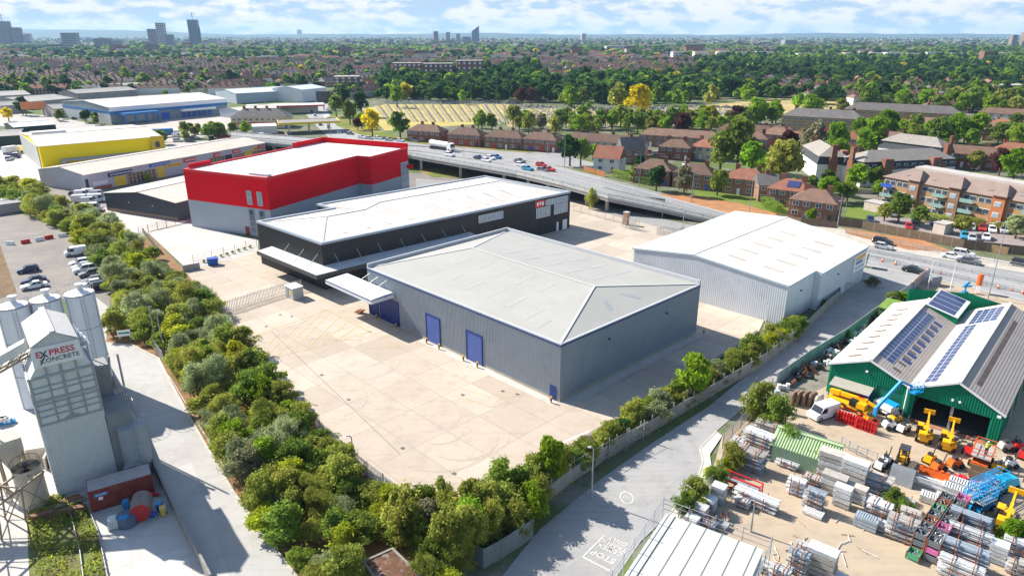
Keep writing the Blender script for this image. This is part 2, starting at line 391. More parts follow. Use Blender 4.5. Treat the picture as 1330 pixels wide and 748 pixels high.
# flyover
Z5 = 5.0
def GZ(px, z): return V3(G(*px, z), z)
FN = [((300,172),5),((420,181),5),((560,192),5),((640,202),5),((716,216),5),((780,232),4.2),((860,254),2.2),((954,279),.3)]
FS = [((300,182),5),((360,188),5),((534,203),5),((671,227),5),((730,241),5),((790,258),4.2),((868,274),2.2),((935,290),.3)]
m = MB()
for i in range(len(FN)-1):
    a, b_, c, d = GZ(*FS[i]), GZ(*FS[i+1]), GZ(*FN[i+1]), GZ(*FN[i])
    dn = Vector((0, 0, -.9))
    m.hexa([x+dn for x in (a, b_, c, d)], [a, b_, c, d])
o = m.build('flyover_road', asphalt_mat); o['kind'] = 'structure'
m = MB()
def fly(t0, i0=0):   # a line along the deck
    return [GZ(*FS[i])*(1-t0)+GZ(*FN[i])*t0+Vector((0,0,.03)) for i in range(i0, len(FN))]
def line3(mb, P, w, dash=0, gap=0):
    for a, b in zip(P, P[1:]):
        d = b-a; L_ = d.length; d = d/L_; n = Vector((-d.y, d.x, 0)).normalized()*w/2; s = 0
        while s < L_:
            e = min(L_, s+(dash or L_)); p, q = a+d*s, a+d*e; mb.face([p-n, q-n, q+n, p+n]); s = e+(gap or 1e9)
line3(m, fly(.27), .12, 3, 7); line3(m, fly(.74), .12, 3, 7); line3(m, fly(.06), .25); line3(m, fly(.95), .25)
o = m.build('flyover_markings', road_white); o['kind'] = 'structure'
# slip roads and the junction north of the flyover, and the lower road by the gate
sheet('junction_road', GG([(430,178),(560,180),(640,192),(722,200),(790,216),(800,226),(700,212),(560,192),(430,184)]), .02, asphalt_mat)
sheet('side_road', GG([(430,182),(412,165),(398,150),(404,138),(424,128),(448,120),(452,122),(432,132),(424,142),(432,156),(470,172),(520,184)]), .03, M('pale_asphalt', (.30,.30,.30), .85, .12, .2))
sheet('side_street', GG([(700,204),(722,196),(752,180),(765,182),(745,200),(745,212)]), .035, asphalt_mat)
sheet('lower_road', GG([(540,232),(620,238),(740,258),(800,270),(900,293),(960,318),(905,312),(830,290),(745,272),(690,262),(540,245)]), -.01, M('lower_road', (.27,.265,.26), .85, .12, .2))
sheet('grass_verge', GG([(424,150),(440,150),(520,178),(600,184),(700,196),(690,199),(560,189),(470,176),(438,164)]), .05, grassm)
sheet('under_grass', GG([(530,215),(600,222),(640,232),(560,230)]), .0, grassm)
# cemetery field
CEM = GG([(470,142),(500,136),(660,136),(668,142),(640,160),(560,166),(500,170)])
sheet('cemetery_lawn', CEM, .02, M('cemetery_lawn', (.42,.34,.10), .95, .2, .1, dirt=((.20,.23,.05), .6, .05)))
sheet('burial_ground', GG([(640,140),(760,142),(830,146),(1000,128),(1120,130),(1100,140),(900,160),(660,165)]), .0, M('burial_ground', (.38,.30,.13), .95, .3, .1, dirt=((.16,.19,.05), .8, .06)))
# apartment car park, far car parks on the left
sheet('resident_parking', GG([(1115,282),(1160,282),(1240,290),(1330,303),(1420,318),(1420,345),(1330,328),(1240,312),(1140,298)]), .03, M('resident_parking', (.27,.23,.22), .85, .12, .4))
sheet('back_garden', GG([(1100,270),(1150,262),(1160,268),(1120,290),(1095,285)]), .05, lawnm)
sheet('lawn', GG([(1245,228),(1258,222),(1310,232),(1330,238),(1330,246),(1260,238)]), .05, lawnm)
sheet('retail_parking', GG([(-60,180),(30,190),(60,215),(55,235),(0,230),(-80,215)]), -.02, pale_mat)
sheet('depot_yard', GG([(150,160),(300,145),(330,152),(280,175),(220,185),(170,178)]), -.02, M('depot_yard', (.42,.37,.33), .85, .15, .1))
sheet('street', GG([(-80,142),(60,150),(150,166),(215,186),(320,180),(420,180),(420,190),(300,196),(210,200),(150,185),(30,166),(-80,158)]), -.03, M('pale_street', (.36,.34,.32), .85, .15, .1))
# ---------------------------------------------------------------- the estate's large sheds
UP = Vector((0, 0, 1))
def cent(P): return sum((Vector((p[0], p[1])) for p in P), Vector((0, 0)))/len(P)
def walls(mb, P, z0, z1, pitch, depth=.06, m=0, skip=()):
    if area(P) < 0: P = P[::-1]
    for i in range(len(P)):
        if i in skip: continue
        mb.wall(P[i], P[(i+1) % len(P)], z0, z1, pitch, depth, m)
def rect_on(mb, p, q, t0, t1, z0, z1, out=.08, m=0, th=.05):
    """thin slab standing proud of the wall p->q between fractions t0 and t1"""
    p = Vector((p[0], p[1])); q = Vector((q[0], q[1])); d = q-p; n = Vector((d.y, -d.x)).normalized()
    a, b = p+d*t0+n*out, p+d*t1+n*out
    mb.hexa([(a.x-n.x*th, a.y-n.y*th, z0), (a.x, a.y, z0), (b.x, b.y, z0), (b.x-n.x*th, b.y-n.y*th, z0)][::-1],
            [(a.x-n.x*th, a.y-n.y*th, z1), (a.x, a.y, z1), (b.x, b.y, z1), (b.x-n.x*th, b.y-n.y*th, z1)][::-1], m)
def lerp(a, b, t): return a*(1-t)+b*t

# main warehouse -------------------------------------------------
ZE = 8.8
A, B, C, D = V2(-25.9,117.5), V2(6.6,84.9), V2(31.4,108.6), V2(-1.1,142.2)
loc = (*cent((A,B,C,D)), 0)
wh = thing('warehouse', 'large grey clad warehouse with hipped grey roof and blue roller doors on the concrete yard', 'warehouse', loc)
m = MB(); walls(m, [A,B,C,D], .45, ZE, .32, .04); m.build('wall', grey_clad, wh, loc)
m = MB(); P_ = [A,B,C,D]
for i in range(4):
    p, q = P_[i], P_[(i+1) % 4]; m.wall(p, q, 0, .45)
m.build('base_wall', concrete_block, wh, loc)
def parapet(P, z, w, h0, h1, mat, par, loc, name='parapet'):
    """upstand running round the roof edge: outer loop P, thickness w"""
    c = cent(P); m = MB(); n = len(P)
    if area(P) < 0: P = P[::-1]
    ins = []
    for i in range(n):
        a, b, d = P[i-1], P[i], P[(i+1) % n]
        u = (b-a).normalized(); v = (d-b).normalized(); n1 = V2(-u.y, u.x); n2 = V2(-v.y, v.x)
        k = (n1+n2); k = k/(1+n1.dot(n2)); ins.append(b+k*w)
    out = [p+(p-q)*.15 for p, q in zip(P, ins)]
    for i in range(n):
        j = (i+1) % n
        m.hexa([V3(out[i], h0), V3(out[j], h0), V3(ins[j], h0), V3(ins[i], h0)], [V3(out[i], h1), V3(out[j], h1), V3(ins[j], h1), V3(ins[i], h1)])
    m.build(name, mat, par, loc); return ins
ins = parapet([A,B,C,D], ZE, .3, ZE-.15, ZE+.06, M('gutter_trim', (.46,.48,.50), .5, .06, .4), wh, loc, 'gutter')
m = MB(); i_ = ins
for p, q in ((C,D),(D,A)):
    d = (q-p).normalized(); n = V2(-d.y, d.x)*.3; m.prism([p+d*.0, q-d*.3 if p == C else q, (q-d*.3 if p == C else q)+n, p+n], ZE+.065, ZE+.75)
m.build('parapet', MATS['gutter_trim'], wh, loc)
m = MB()   # blue flashing under the eaves
for i in range(4):
    p, q = P_[i], P_[(i+1) % 4]; rect_on(m, p, q, -.001, 1.001, ZE-.33, ZE-.16, .12)
m.build('eaves_flashing', blue_door, wh, loc)
a, b, c, d = [V3(p, ZE+.05) for p in ins]
mid1 = (a+d)/2; mid2 = (b+c)/2; ax = (mid2-mid1)
hip = .29; zr = ZE+1.75
r1 = mid1+ax*.18; r2 = mid2-ax*.18; r1.z = r2.z = zr
m = MB(); m.face([a, b, r2, r1]); m.face([b, c, r2]); m.face([c, d, r1, r2]); m.face([d, a, r1]); m.build('roof', grey_roof, wh, loc)
m = MB(); capm = M('ridge_capping', (.50,.50,.49), .5, .08, .6)
for p, q in ((a,r1),(b,r2),(c,r2),(d,r1),(r1,r2)): m.beam(p+UP*.05, q+UP*.06, .34, .06)
m.build('ridge_cap', capm, wh, loc)
rl = M('rooflight_sheet', (.375,.37,.35), .4, .06, .5); rl2 = M('rooflight_sheet_dark', (.30,.32,.33), .4, .1, .5)
def skylights(par, loc, e0, e1, t0, t1, rows, w, mat, lift=.018, name='rooflight'):
    """e0 = (eaves start, eaves end), e1 = (ridge start, ridge end); rows = list of (t along, s0, s1)"""
    for t, s0, s1 in rows:
        lo0 = lerp(e0[0], e0[1], t); hi0 = lerp(e1[0], e1[1], t); dv = (e0[1]-e0[0]).normalized()*w/2
        n = (e0[1]-e0[0]).cross(hi0-lo0).normalized(); n = n if n.z > 0 else -n
        p, q = lerp(lo0, hi0, s0)+n*lift, lerp(lo0, hi0, s1)+n*lift
        mm = MB(); mm.hexa([p-dv-n*.015, p+dv-n*.015, q+dv-n*.015, q-dv-n*.015], [p-dv, p+dv, q+dv, q-dv]); mm.build(name, mat, par, loc)
# plan projection keeps the strips square to the eaves
eb = (a, b); rb = (a+(d-a)*.5, b+(c-b)*.5); rb = (Vector((*rb[0].xy, zr)), Vector((*rb[1].xy, zr)))
skylights(wh, loc, eb, rb, 0, 1, [(t, s, s+.26) for t in (.25,.36,.47,.58,.69) for s in (.2,.6)]+[(.8,.12,.36),(.87,.06,.24)], 1.0, rl)
ec = (c, d); rc = (Vector((*((b+c)/2).xy, zr)), Vector((*((a+d)/2).xy, zr)))
skylights(wh, loc, ec, rc, 0, 1, [(t, s, s+.26) for t in (.25,.36,.47,.58,.69) for s in (.2,.6)], 1.0, rl)
skylights(wh, loc, (b, c), (r2, r2), 0, 1, [(.36,.25,.55),(.64,.25,.55)], 1.0, rl2)
# blue framed openings with roller shutters in the front wall A->B
AB = (B-A).length
def door(par, loc, p, q, t, w, h, frame, leaf, sun=.0, name='roller_door'):
    L_ = (q-p).length; h0 = .02; fr = MB()
    t0, t1 = t-w/2/L_, t+w/2/L_; e = .22/L_
    rect_on(fr, p, q, t0-e, t0, h0, h+.25, .16, th=.2); rect_on(fr, p, q, t1, t1+e, h0, h+.25, .16, th=.2); rect_on(fr, p, q, t0, t1, h, h+.25, .16, th=.2)
    f = fr.build(name, frame, par, loc)
    mm = MB(); d = (q-p)/L_; n = V2(d.y, -d.x)
    k = int(h/.25)
    for i in range(k):
        rect_on(mm, p, q, t0, t1, h0+i*h/k, h0+(i+.86)*h/k, .115, th=.05)
    rect_on(mm, p, q, t0, t1, h0, h, .09, th=.02)
    s = mm.build('shutter', leaf, par, loc); s.parent = f; return f
door(wh, loc, A, B, .40, 3.3, 4.7, blue_door, blue_shut); door(wh, loc, A, B, .62, 3.3, 4.8, blue_door, blue_shut)
m = MB(); rect_on(m, A, B, .962, .986, .05, 2.15, .12); m.build('personnel_door', blue_door, wh, loc)
door(wh, loc, A, B, .135, 5.2, 4.3, blue_door, blue_door); door(wh, loc, A, B, .03, 2.6, 4.3, blue_door, blue_door)
# loading canopy with tie rods
dAB = (B-A).normalized(); nAB = V2(dAB.y, -dAB.x)
can = MB(); c0 = A-dAB*6.6; L_c = 14.6; W_c = 4.8; zc = 6.0
q = [c0+nAB*.1, c0+dAB*L_c+nAB*.1, c0+dAB*L_c+nAB*W_c, c0+nAB*W_c]
can.hexa([V3(q[3], zc-.75), V3(q[2], zc-.75), V3(q[1], zc-.75), V3(q[0], zc-.75)], [V3(q[3], zc), V3(q[2], zc), V3(q[1], zc), V3(q[0], zc)])
cn = can.build('canopy', lgrey_clad, wh, loc)
mm = MB(); ov = [q[0]*.999+nAB*.15, q[1]-dAB*.15+nAB*.15, q[2]-dAB*.15-nAB*.15, q[3]+dAB*.15-nAB*.15]; ov[0] = q[0]+dAB*.15+nAB*.15
mm.hexa([V3(ov[3], zc+.01), V3(ov[2], zc+.01), V3(ov[1], zc+.01), V3(ov[0], zc+.01)], [V3(ov[3], zc+.06), V3(ov[2], zc+.06), V3(ov[1], zc+.22), V3(ov[0], zc+.22)])
o = mm.build('canopy_roof', white_trim, wh, loc); o.parent = cn
mm = MB()
for p, r in ((q[3], q[2]),): mm.beam(V3(p+nAB*.04, zc-.04), V3(r+nAB*.04, zc-.04), .08, .1)
mm.beam(V3(q[2]+dAB*.04, zc-.04), V3(q[1]+dAB*.04, zc-.04), .08, .1)
o = mm.build('blue_edge', blue_door, wh, loc); o.parent = cn
for t in (7.6, 10.2, 12.8):
    mm = MB(); p = c0+dAB*t
    for s in (-.9, .9): mm.tube(V3(p+nAB*.1, 8.0), V3(p+dAB*s*1.2+nAB*(W_c-1.6), zc+.2), .05, 5)
    o = mm.build('tie_rod', galv, wh, loc); o.parent = cn
m = MB(); rect_on(m, A, B, .285, .2875, .5, .6, .1)   # floodlights
for t in (.3, .72): 
    p = lerp(B, C, t); nn = V2((C-B).y, -(C-B).x).normalized(); m.box(p.x+nn.x*.15, p.y+nn.y*.15, 6.3, .3, .3, .25)
m.build('floodlight', dark_steel, wh, loc)
for p, q in ((B, C),):
    d = (q-p).normalized(); n = V2(d.y, -d.x)
    sheet('wall_apron', [p+n*.2, q+n*.2, q+n*1.6, p+n*1.6], .035, kerbm)
sheet('door_apron', [A+dAB*16+nAB*.2, B+nAB*.2, B+nAB*1.4, A+dAB*16+nAB*1.4], .035, kerbm)

# black warehouse ------------------------------------------------
ZB = 9.4
P1, P2, P3, P4 = V2(-55.7,146.8), V2(-37.2,129.8), V2(15.1,177.0), V2(-7.9,202.0)
e2 = (P3-P2).normalized(); e1 = (P2-P1).normalized()
Q1 = P1+e2*18.0; Q2 = Q1-e1*6.0       # the step in the back wall
P4 = P3-e1*((P2-P1).length+6.0)
BW = [P1, P2, P3, P4, Q2, Q1]
loc = (*cent(BW), 0)
bw = thing('warehouse', 'long black clad warehouse with pale hipped roof, wrap-round canopy on tie rods and strip windows', 'warehouse', loc)
m = MB(); walls(m, BW, .05, ZB, .5, .06); m.build('wall', black_clad, bw, loc)
ins = parapet(BW, ZB, .6, ZB-.1, ZB+.35, M('pale_parapet', (.33,.37,.42), .5, .06, .4), bw, loc)
i1, i2, i3, i4, j2, j1 = [V3(p, ZB-.02) for p in (ins if area(BW) > 0 else ins)]
zr = ZB+1.9; wN = (P2-P1).length-1.2; wF = wN+6
mid = lambda x, y, k=.5: x*(1-k)+y*k
rA = Vector((*((i1+i2)/2).xy, zr))+V3(e2)*8.5; rB = Vector((*(mid(i2, j1, .5)).xy, zr))
E2v = V3(e2); E1v = V3(e1)
rB = i2+E2v*18-E1v*(wN/2); rB.z = zr
rC0 = i2+E2v*24-E1v*(wF/2); rC0.z = zr+.3
rD = i3-E2v*9-E1v*(wF/2); rD.z = zr+.3
rA = i2+E2v*8.5-E1v*(wN/2); rA.z = zr
j1b = i1+E2v*18
m = MB()
m.face([i1, i2, rA]); 
m.face([i2, i3, rD, rC0, rB, rA]); m.face([i3, i4, rD]); m.face([i4, j2, rC0, rD]); m.face([j2, j1, rB, rC0]); m.face([j1, i1, rA, rB])
bm_faces = m
m.build('roof', black_roof, bw, loc)
m = MB()
for p, q in ((i1,rA),(i2,rA),(rA,rB),(rB,rC0),(rC0,rD),(rD,i3),(rD,i4),(j2,rC0)): m.beam(p+UP*.05, q+UP*.06, .3, .06)
m.build('ridge_cap', capm, bw, loc)
skylights(bw, loc, (i2, i3), (i2-E1v*(wN/2)+UP*(zr-i2.z), i3-E1v*(wN/2)+UP*(zr-i3.z)), 0, 1, [(.10+.078*k, .22, .80) for k in range(10)], 1.0, M('milky_rooflight', (.66,.63,.60), .5, .06, .5), .05)
# canopy round the near corner
zc = 4.8; cw = 3.6
out1, out2 = V2(e2.y, -e2.x), V2(e1.y, -e1.x)
if out1.dot(P1-P2) > 0: out1 = -out1
if out2.dot(P3-P2) > 0: out2 = -out2
ca = P1+e1*5.5; cb = P2+e2*37
O = P2+out1*cw+out2*cw
m = MB()
q1 = [ca, P2, O, ca+out2*cw]; q2 = [P2, cb, cb+out1*cw, O]
for qq in (q1, q2): m.prism([q+((cent(qq)-q).normalized()*-.0) for q in qq], zc-.75, zc)
cn = m.build('canopy', M('canopy_fascia', (.06,.06,.065), .5, .1, .5), bw, loc)
m = MB()
f = lambda qq: [V3(p, zc+.03) for p in qq]
k = .18
m.face([V3(p, z) for p, z in ((ca, zc+.3), (P2, zc+.3), (O-out1*k-out2*k, zc+.03), (ca+out2*(cw-k), zc+.03))][::-1] if False else [V3(p, z) for p, z in ((ca+out2*(cw-k), zc+.03), (O-out1*k-out2*k, zc+.03), (P2, zc+.3), (ca, zc+.3))])
m.face([V3(p, z) for p, z in ((O-out1*k-out2*k, zc+.03), (cb+out1*(cw-k), zc+.03), (cb, zc+.3), (P2, zc+.3))])
o = m.build('canopy_roof', M('canopy_roof', (.55,.56,.56), .5, .08, .3), bw, loc); o.parent = cn
for s in (2.5, 7.5, 12.5, 18, 23.5, 29, 34.5):
    mm = MB(); p = P2+e2*s; mm.tube(V3(p+out1*.1, 7.2), V3(p+out1*(cw-1), zc+.15), .06, 5); o = mm.build('tie_rod', galv, bw, loc); o.parent = cn
for s in (1.5, 6.5, 12):
    mm = MB(); p = P2-e1*s; mm.tube(V3(p+out2*.1, 7.2), V3(p+out2*(cw-1), zc+.15), .06, 5); o = mm.build('tie_rod', galv, bw, loc); o.parent = cn
def win(par, loc, p, q, t, w, z0, z1, n, frame, gl, name='window', rows=1, out=.14):
    L_ = (q-p).length; t0, t1 = t-w/2/L_, t+w/2/L_
    g = MB(); rect_on(g, p, q, t0, t1, z0, z1, out, th=.08); w_ = g.build(name, gl, par, loc)
    fr = MB()
    for i in range(n+1): 
        x = t0+(t1-t0)*i/n; rect_on(fr, p, q, x-.06/L_, x+.06/L_, z0, z1, out+.05, th=.05)
    for i in range(rows+1):
        z = z0+(z1-z0)*i/rows; rect_on(fr, p, q, t0+.06/L_, t1-.06/L_, z-.06, z+.06, out+.045, th=.04)
    o = fr.build('frame', frame, par, loc); o.parent = w_; return w_
alu = M('window_frame', (.55,.56,.57), .4, .05, 2)
LB = (P3-P2).length
win(bw, loc, P2, P3, .615, 7.5, 6.7, 8.4, 6, alu, pane)
win(bw, loc, P2, P3, .86, 4.9, 4.6, 7.1, 5, alu, pane); win(bw, loc, P2, P3, .9285, 8.0, 7.4, 8.8, 7, alu, pane); win(bw, loc, P2, P3, .95, 4.9, 4.6, 7.1, 5, alu, pane)
m = MB(); rect_on(m, P2, P3, .962, .985, .05, 2.6, .12); rect_on(m, P2, P3, .93, .94, .05, 2.4, .12); m.build('door', lgrey_clad, bw, loc)
m = MB(); rect_on(m, P2, P3, .82, .866, 7.3, 9.0, .16); o = m.build('sign_panel', M('red_sign', (.62,.05,.04), .5, .05, 1), bw, loc)
o_ = MATS['red_sign']
for k in range(3):   # pale glyph blocks seen on the red panel
    mm = MB(); rect_on(mm, P2, P3, .828+.0125*k, .836+.0125*k, 7.7+(.25 if k == 1 else 0), 8.6, .19, th=.02); q_ = mm.build('sign_mark', white_paint, bw, loc); q_.parent = o

# generic gabled shed: four eaves corners a,b,c,d; ridge runs parallel to a->b half way between a-b and d-c
def shed(name, label, cat, P, ze, zr, wallm, roofm, pitch=.5, over=.25, ridge=.5, base=0.0, cap=None, band=None):
    P = [V2(*p) for p in P]
    loc = (*cent(P), 0); t = thing(name, label, cat, loc)
    a, b, c, d = P; m = MB()
    r0, r1 = lerp(a, d, ridge), lerp(b, c, ridge)
    ccw = area(P) > 0
    def w(p, q, z0, z1, z2, mm):
        if ccw: mm.wall(p, q, z0, z1, pitch, .06, 0, z2)
        else: mm.wall(q, p, z0, z2, pitch, .06, 0, z1)
    w(a, b, base, ze, ze, m); w(c, d, base, ze, ze, m)
    w(b, r1, base, ze, zr, m); w(r1, c, base, zr, ze, m); w(d, r0, base, ze, zr, m); w(r0, a, base, zr, ze, m)
    m.build('wall', wallm, t, loc)
    ua = (b-a).normalized()*over; ud = (d-a).normalized()*over
    A_, B_, C_, D_ = a-ua-ud, b+ua-ud, c+ua+ud, d-ua+ud; R0, R1 = r0-ua, r1+ua
    m = MB(); th = .12
    for q in ((A_, B_, R1, R0), (R0, R1, C_, D_)):
        zz = (ze, ze, zr, zr) if q[0] is A_ else (zr, zr, ze, ze)
        m.hexa([V3(p, z+.02) for p, z in zip(q, zz)], [V3(p, z+.02+th) for p, z in zip(q, zz)])
    m.build('roof', roofm, t, loc)
    m = MB(); m.beam(V3(R0, zr+.2), V3(R1, zr+.2), .6, .12); m.build('ridge_cap', cap or capm, t, loc)
    return t, loc, (a, b, c, d, r0, r1)

# white shed right of the big warehouse --------------------------
W0, W1, W2, W3, W4, W5 = [G(*q, 7.3) for q in ((823,323),(1024,372),(1063,357),(1053,350),(1118,314),(965,277))]
eW = (W1-W0).normalized(); fW = V2(-eW.y, eW.x)
LW = 46.0; wW = (W1-W0).length
W5 = W0+fW*LW; W3 = W1+fW*11.3; Wd = -eW*2.2
p3 = W3+eW*4.2; W4 = p3+fW*(LW-11.3)
W2 = W1+fW*11.3
# low front bay projects nearer; the long bay behind it is set back by nothing: outline
W5 = W0+fW*43; WP = [W0, W1, W2, W2+eW*1.3, W2+eW*1.3+fW*23.5, W5]
loc = (*cent(WP), 0)
ws = thing('warehouse', 'white roofed silver shed with shallow gable and wall banner beside the access road', 'warehouse', loc)
ZW = 7.3; ap = .42; zrw = 8.9
r0 = lerp(W0, W1, ap); r1 = lerp(W5, WP[4], ap)
m = MB()
m.wall(W0, r0, 0, ZW, .4, .05, 0, zrw); m.wall(r0, W1, 0, zrw, .4, .05, 0, ZW); m.wall(W1, W2, 0, ZW, .4, .05)
m.wall(WP[2], WP[3], 0, ZW, .4, .05); m.wall(WP[3], WP[4], 0, ZW-.2, .4, .05); m.wall(WP[4], r1, 0, ZW-.2, .4, .05, 0, zrw); m.wall(r1, W5, 0, zrw, .4, .05, 0, ZW); m.wall(W5, W0, 0, ZW, .4, .05)
m.build('wall', lgrey_clad, ws, loc)
m = MB(); th = .14
def slab3(mb, pts, zs, th=.14):
    b_ = [V3(p, z+.02) for p, z in zip(pts, zs)]; mb.hexa(b_, [p+UP*th for p in b_])
k_ = eW*.2; f_ = fW*.2
slab3(m, [W0-k_-f_, r0-f_, r1+f_, W5-k_+f_], [ZW, zrw, zrw, ZW])
slab3(m, [r0-f_, W1+k_-f_, W2+k_, lerp(r0, r1, 11.3/LW)], [zrw, ZW, ZW, zrw])
sl = (zrw-ZW)/((1-ap)*wW)
slab3(m, [lerp(r0, r1, 11.3/LW), WP[2], WP[3]+k_, WP[4]+k_+f_, r1+f_], [zrw, ZW, ZW-.2, ZW-.2, zrw])
m.build('roof', white_roof, ws, loc)
m = MB(); m.beam(V3(r0-f_, zrw+.18), V3(r1+f_, zrw+.18), .5, .1); m.build('ridge_cap', M('white_ridge', (.6,.58,.54), .6, .1, .6), ws, loc)
m = MB()
for p, q in ((W0-k_-f_, ZW), (r0-f_, zrw)): pass
m.beam(V3(W0-k_-f_*1.2, ZW+.05), V3(r0-f_*1.2, zrw+.05), .08, .32); m.beam(V3(r0-f_*1.2, zrw+.05), V3(W1+k_-f_*1.2, ZW+.05), .08, .32)
m.beam(V3(W1+k_*1.2-f_, ZW+.05), V3(W2+k_*1.2, ZW+.05), .08, .32); m.beam(V3(WP[3]+k_*1.2, ZW-.15), V3(WP[4]+k_*1.2, ZW-.15), .08, .32)
m.build('verge_trim', M('pale_blue_trim', (.42,.50,.56), .5, .05, 1), ws, loc)
m = MB()
for t in (.30, .36): m.beam(V3(lerp(W1, W2, t-.1)+eW*.2, ZW+.2), V3(lerp(W1, W2, t)+eW*.2, ZW+.2), .1, .1)
e0 = (V3(W1, ZW), V3(W1+fW*38, ZW)); e1_ = (V3(r0, zrw), V3(r0+fW*38, zrw)); rlw = M('grubby_rooflight', (.46,.41,.35), .6, .15, .4)
skylights(ws, loc, e0, e1_, 0, 1, [(t, s, s+.2) for t in (.14,.28,.43,.58,.74) for s in (.18,.58)], .9, rlw, .2)
e0 = (V3(W0+fW*40, ZW), V3(W0, ZW)); e1_ = (V3(r0+fW*40, zrw), V3(r0, zrw))
skylights(ws, loc, e0, e1_, 0, 1, [(t, s, s+.22) for t in (.2,.38,.56,.74) for s in (.2,.6)], .9, M('pale_rooflight', (.64,.60,.54), .5, .1, .4), .2)
m = MB(); rect_on(m, WP[3], WP[4], .70, .985, 3.0, 6.6, .16); sg = m.build('banner', white_paint, ws, loc)
m = MB(); rect_on(m, WP[3], WP[4], .74, .97, 5.5, 6.2, .19, th=.02); o = m.build('banner_stripe', yellow_paint, ws, loc); o.parent = sg
m = MB(); rect_on(m, WP[3], WP[4], .75, .90, 4.6, 5.2, .19, th=.02); rect_on(m, WP[3], WP[4], .75, .95, 3.7, 3.9, .19, th=.02); o = m.build('banner_mark', navy_clad, ws, loc); o.parent = sg
m = MB(); pm = lerp(W0, W1, .7); m.box(*(lerp(W1, W2, .5)+eW*.15), 5, .3, .3, .2); m.box(*(lerp(WP[3], WP[4], .35)+eW*.15), 5, .3, .3, .2); m.build('floodlight', dark_steel, ws, loc)

# red and grey self-storage block --------------------------------
ZR = 14.8
RL, RF, RS1, RS2, RR, RB = [G(*q, ZR) for q in ((238,222),(346,234),(466,205),(482,207),(533,195),(430,186))]
eR = (RF-RL).normalized(); fR = V2(-eR.y, eR.x); LR = (RS1-RF).length
RS1 = RF+fR*LR; RS2 = RS1+eR*4.4; RR = RS2+fR*19; RB = RL+fR*((RR-RL).dot(fR))
RP = [RL, RF, RS1, RS2, RR, RB]; loc = (*cent(RP), 0)
rs = thing('storage_building', 'tall storage block with bright red upper walls, pale grey base and white roof', 'storage building', loc)
m = MB(); walls(m, RP, 7.3, ZR+.5, .45, .05); m.build('upper_wall', red_clad, rs, loc)
m = MB(); walls(m, RP, 0, 7.3, .45, .05); m.build('lower_wall', M('pale_grey_cladding', (.36,.40,.45), .45, .05, .3), rs, loc)
ins = parapet(RP, ZR, .5, ZR-.1, ZR+.55, M('red_coping', (.60,.03,.035), .5, .06, .4), rs, loc)
m = MB(); m.face([V3(p, ZR+.15) for p in ins]); m.build('roof', M('white_membrane', (.80,.78,.76), .5, .05, .1, dirt=((.6,.55,.5), .4, .2)), rs, loc)
m = MB()
q0 = ins[5]; q1 = ins[4]; 
m.wall(q0, q1, ZR+.1, ZR+1.6, 0); m.wall(q1, q0, ZR+.1, ZR+1.6, 0)
for p, q, h in ((RB-eR*0, RR, 1.7), (RL+fR*2, RL+fR*9, 1.4)):
    d = (q-p).normalized(); n = V2(-d.y, d.x)
    m.prism([p, q, q+n*.35, p+n*.35], ZR+.56, ZR+h); m.build('screen_wall', red_clad, rs, loc); m = MB()
p = RB; m.prism([p, p-fR*14, p-fR*14+eR*.35, p+eR*.35][::-1], ZR+.57, ZR+1.7)
m.build('screen_wall', red_clad, rs, loc)
m = MB(); m.box(*(RF-eR*3.4+fR*1.6), ZR+.56, 6, 1.4, .55, atan2(eR.y, eR.x)); m.build('roof_plinth', M('pale_plinth', (.62,.62,.62), .6, .05, 1), rs, loc)
for t in (.78, .90):
    win(rs, loc, RL, RF, t, 1.5, 8.2, 11.6, 1, alu, pane, rows=2)
    win(rs, loc, RL, RF, t, 1.5, 1.0, 6.9, 1, M('grey_frame', (.30,.33,.36), .5, .05, 1), glass, rows=4)
m = MB(); rect_on(m, RL, RF, .68, .73, .02, 2.3, .12); m.build('door', M('maroon_door', (.22,.03,.04), .5, .1, 1), rs, loc)
LRR = (RR-RS2).length
win(rs, loc, RS2, RR, .88, 4.0, .6, 11.2, 4, alu, pane, rows=5, name='glazed_bay')
m = MB(); pR = RR+eR*1.0; m.box(*(RR+eR*1.2-fR*1.0), 9.2, 2.2, .4, 1.1, atan2(eR.y, eR.x)); m.build('hanging_sign', red_clad, rs, loc)

# dark shed, trade units, yellow store, distribution shed --------
DL, DR = G(135,251,5), G(228,264,5); dd = V2(.5,.866)
dn = (DR-DL).normalized(); dd = V2(-dn.y, dn.x)
t, loc, g = shed('shed', 'low charcoal shed with shallow white gabled roof, left of the red storage block', 'shed', [DL, DL+dd*36, DR+dd*36, DR], 5.0, 6.6, M('charcoal_cladding', (.05,.06,.075), .5, .1, .3), M('cream_roof', (.54,.49,.42), .65, .07, .15, spec=.1, dirt=((.40,.34,.27), .7, .2)), .5)
m = MB(); q_ = DL; 
for a_, b_ in ((DL, DR),): 
    rect_on(m, a_, b_, .0, 1.0, 0, .9, .08)
m.build('base_wall', M('brown_base', (.30,.20,.14), .8, .15, 1), t, loc)
m = MB()
for tt_ in (.35, .68): p = lerp(DL, DR, tt_); m.box(p.x, p.y-.15, 3.2, .3, .25, .25, atan2(dn.y, dn.x))
m.build('floodlight', white_paint, t, loc)
skylights(t, loc, (V3(DR, 5), V3(DR+dd*36, 5)), (V3(lerp(DL, DR, .5), 6.6), V3(lerp(DL, DR, .5)+dd*36, 6.6)), 0, 1, [(.2,.2,.9),(.4,.2,.9),(.6,.2,.9)], .7, white_trim, .18)

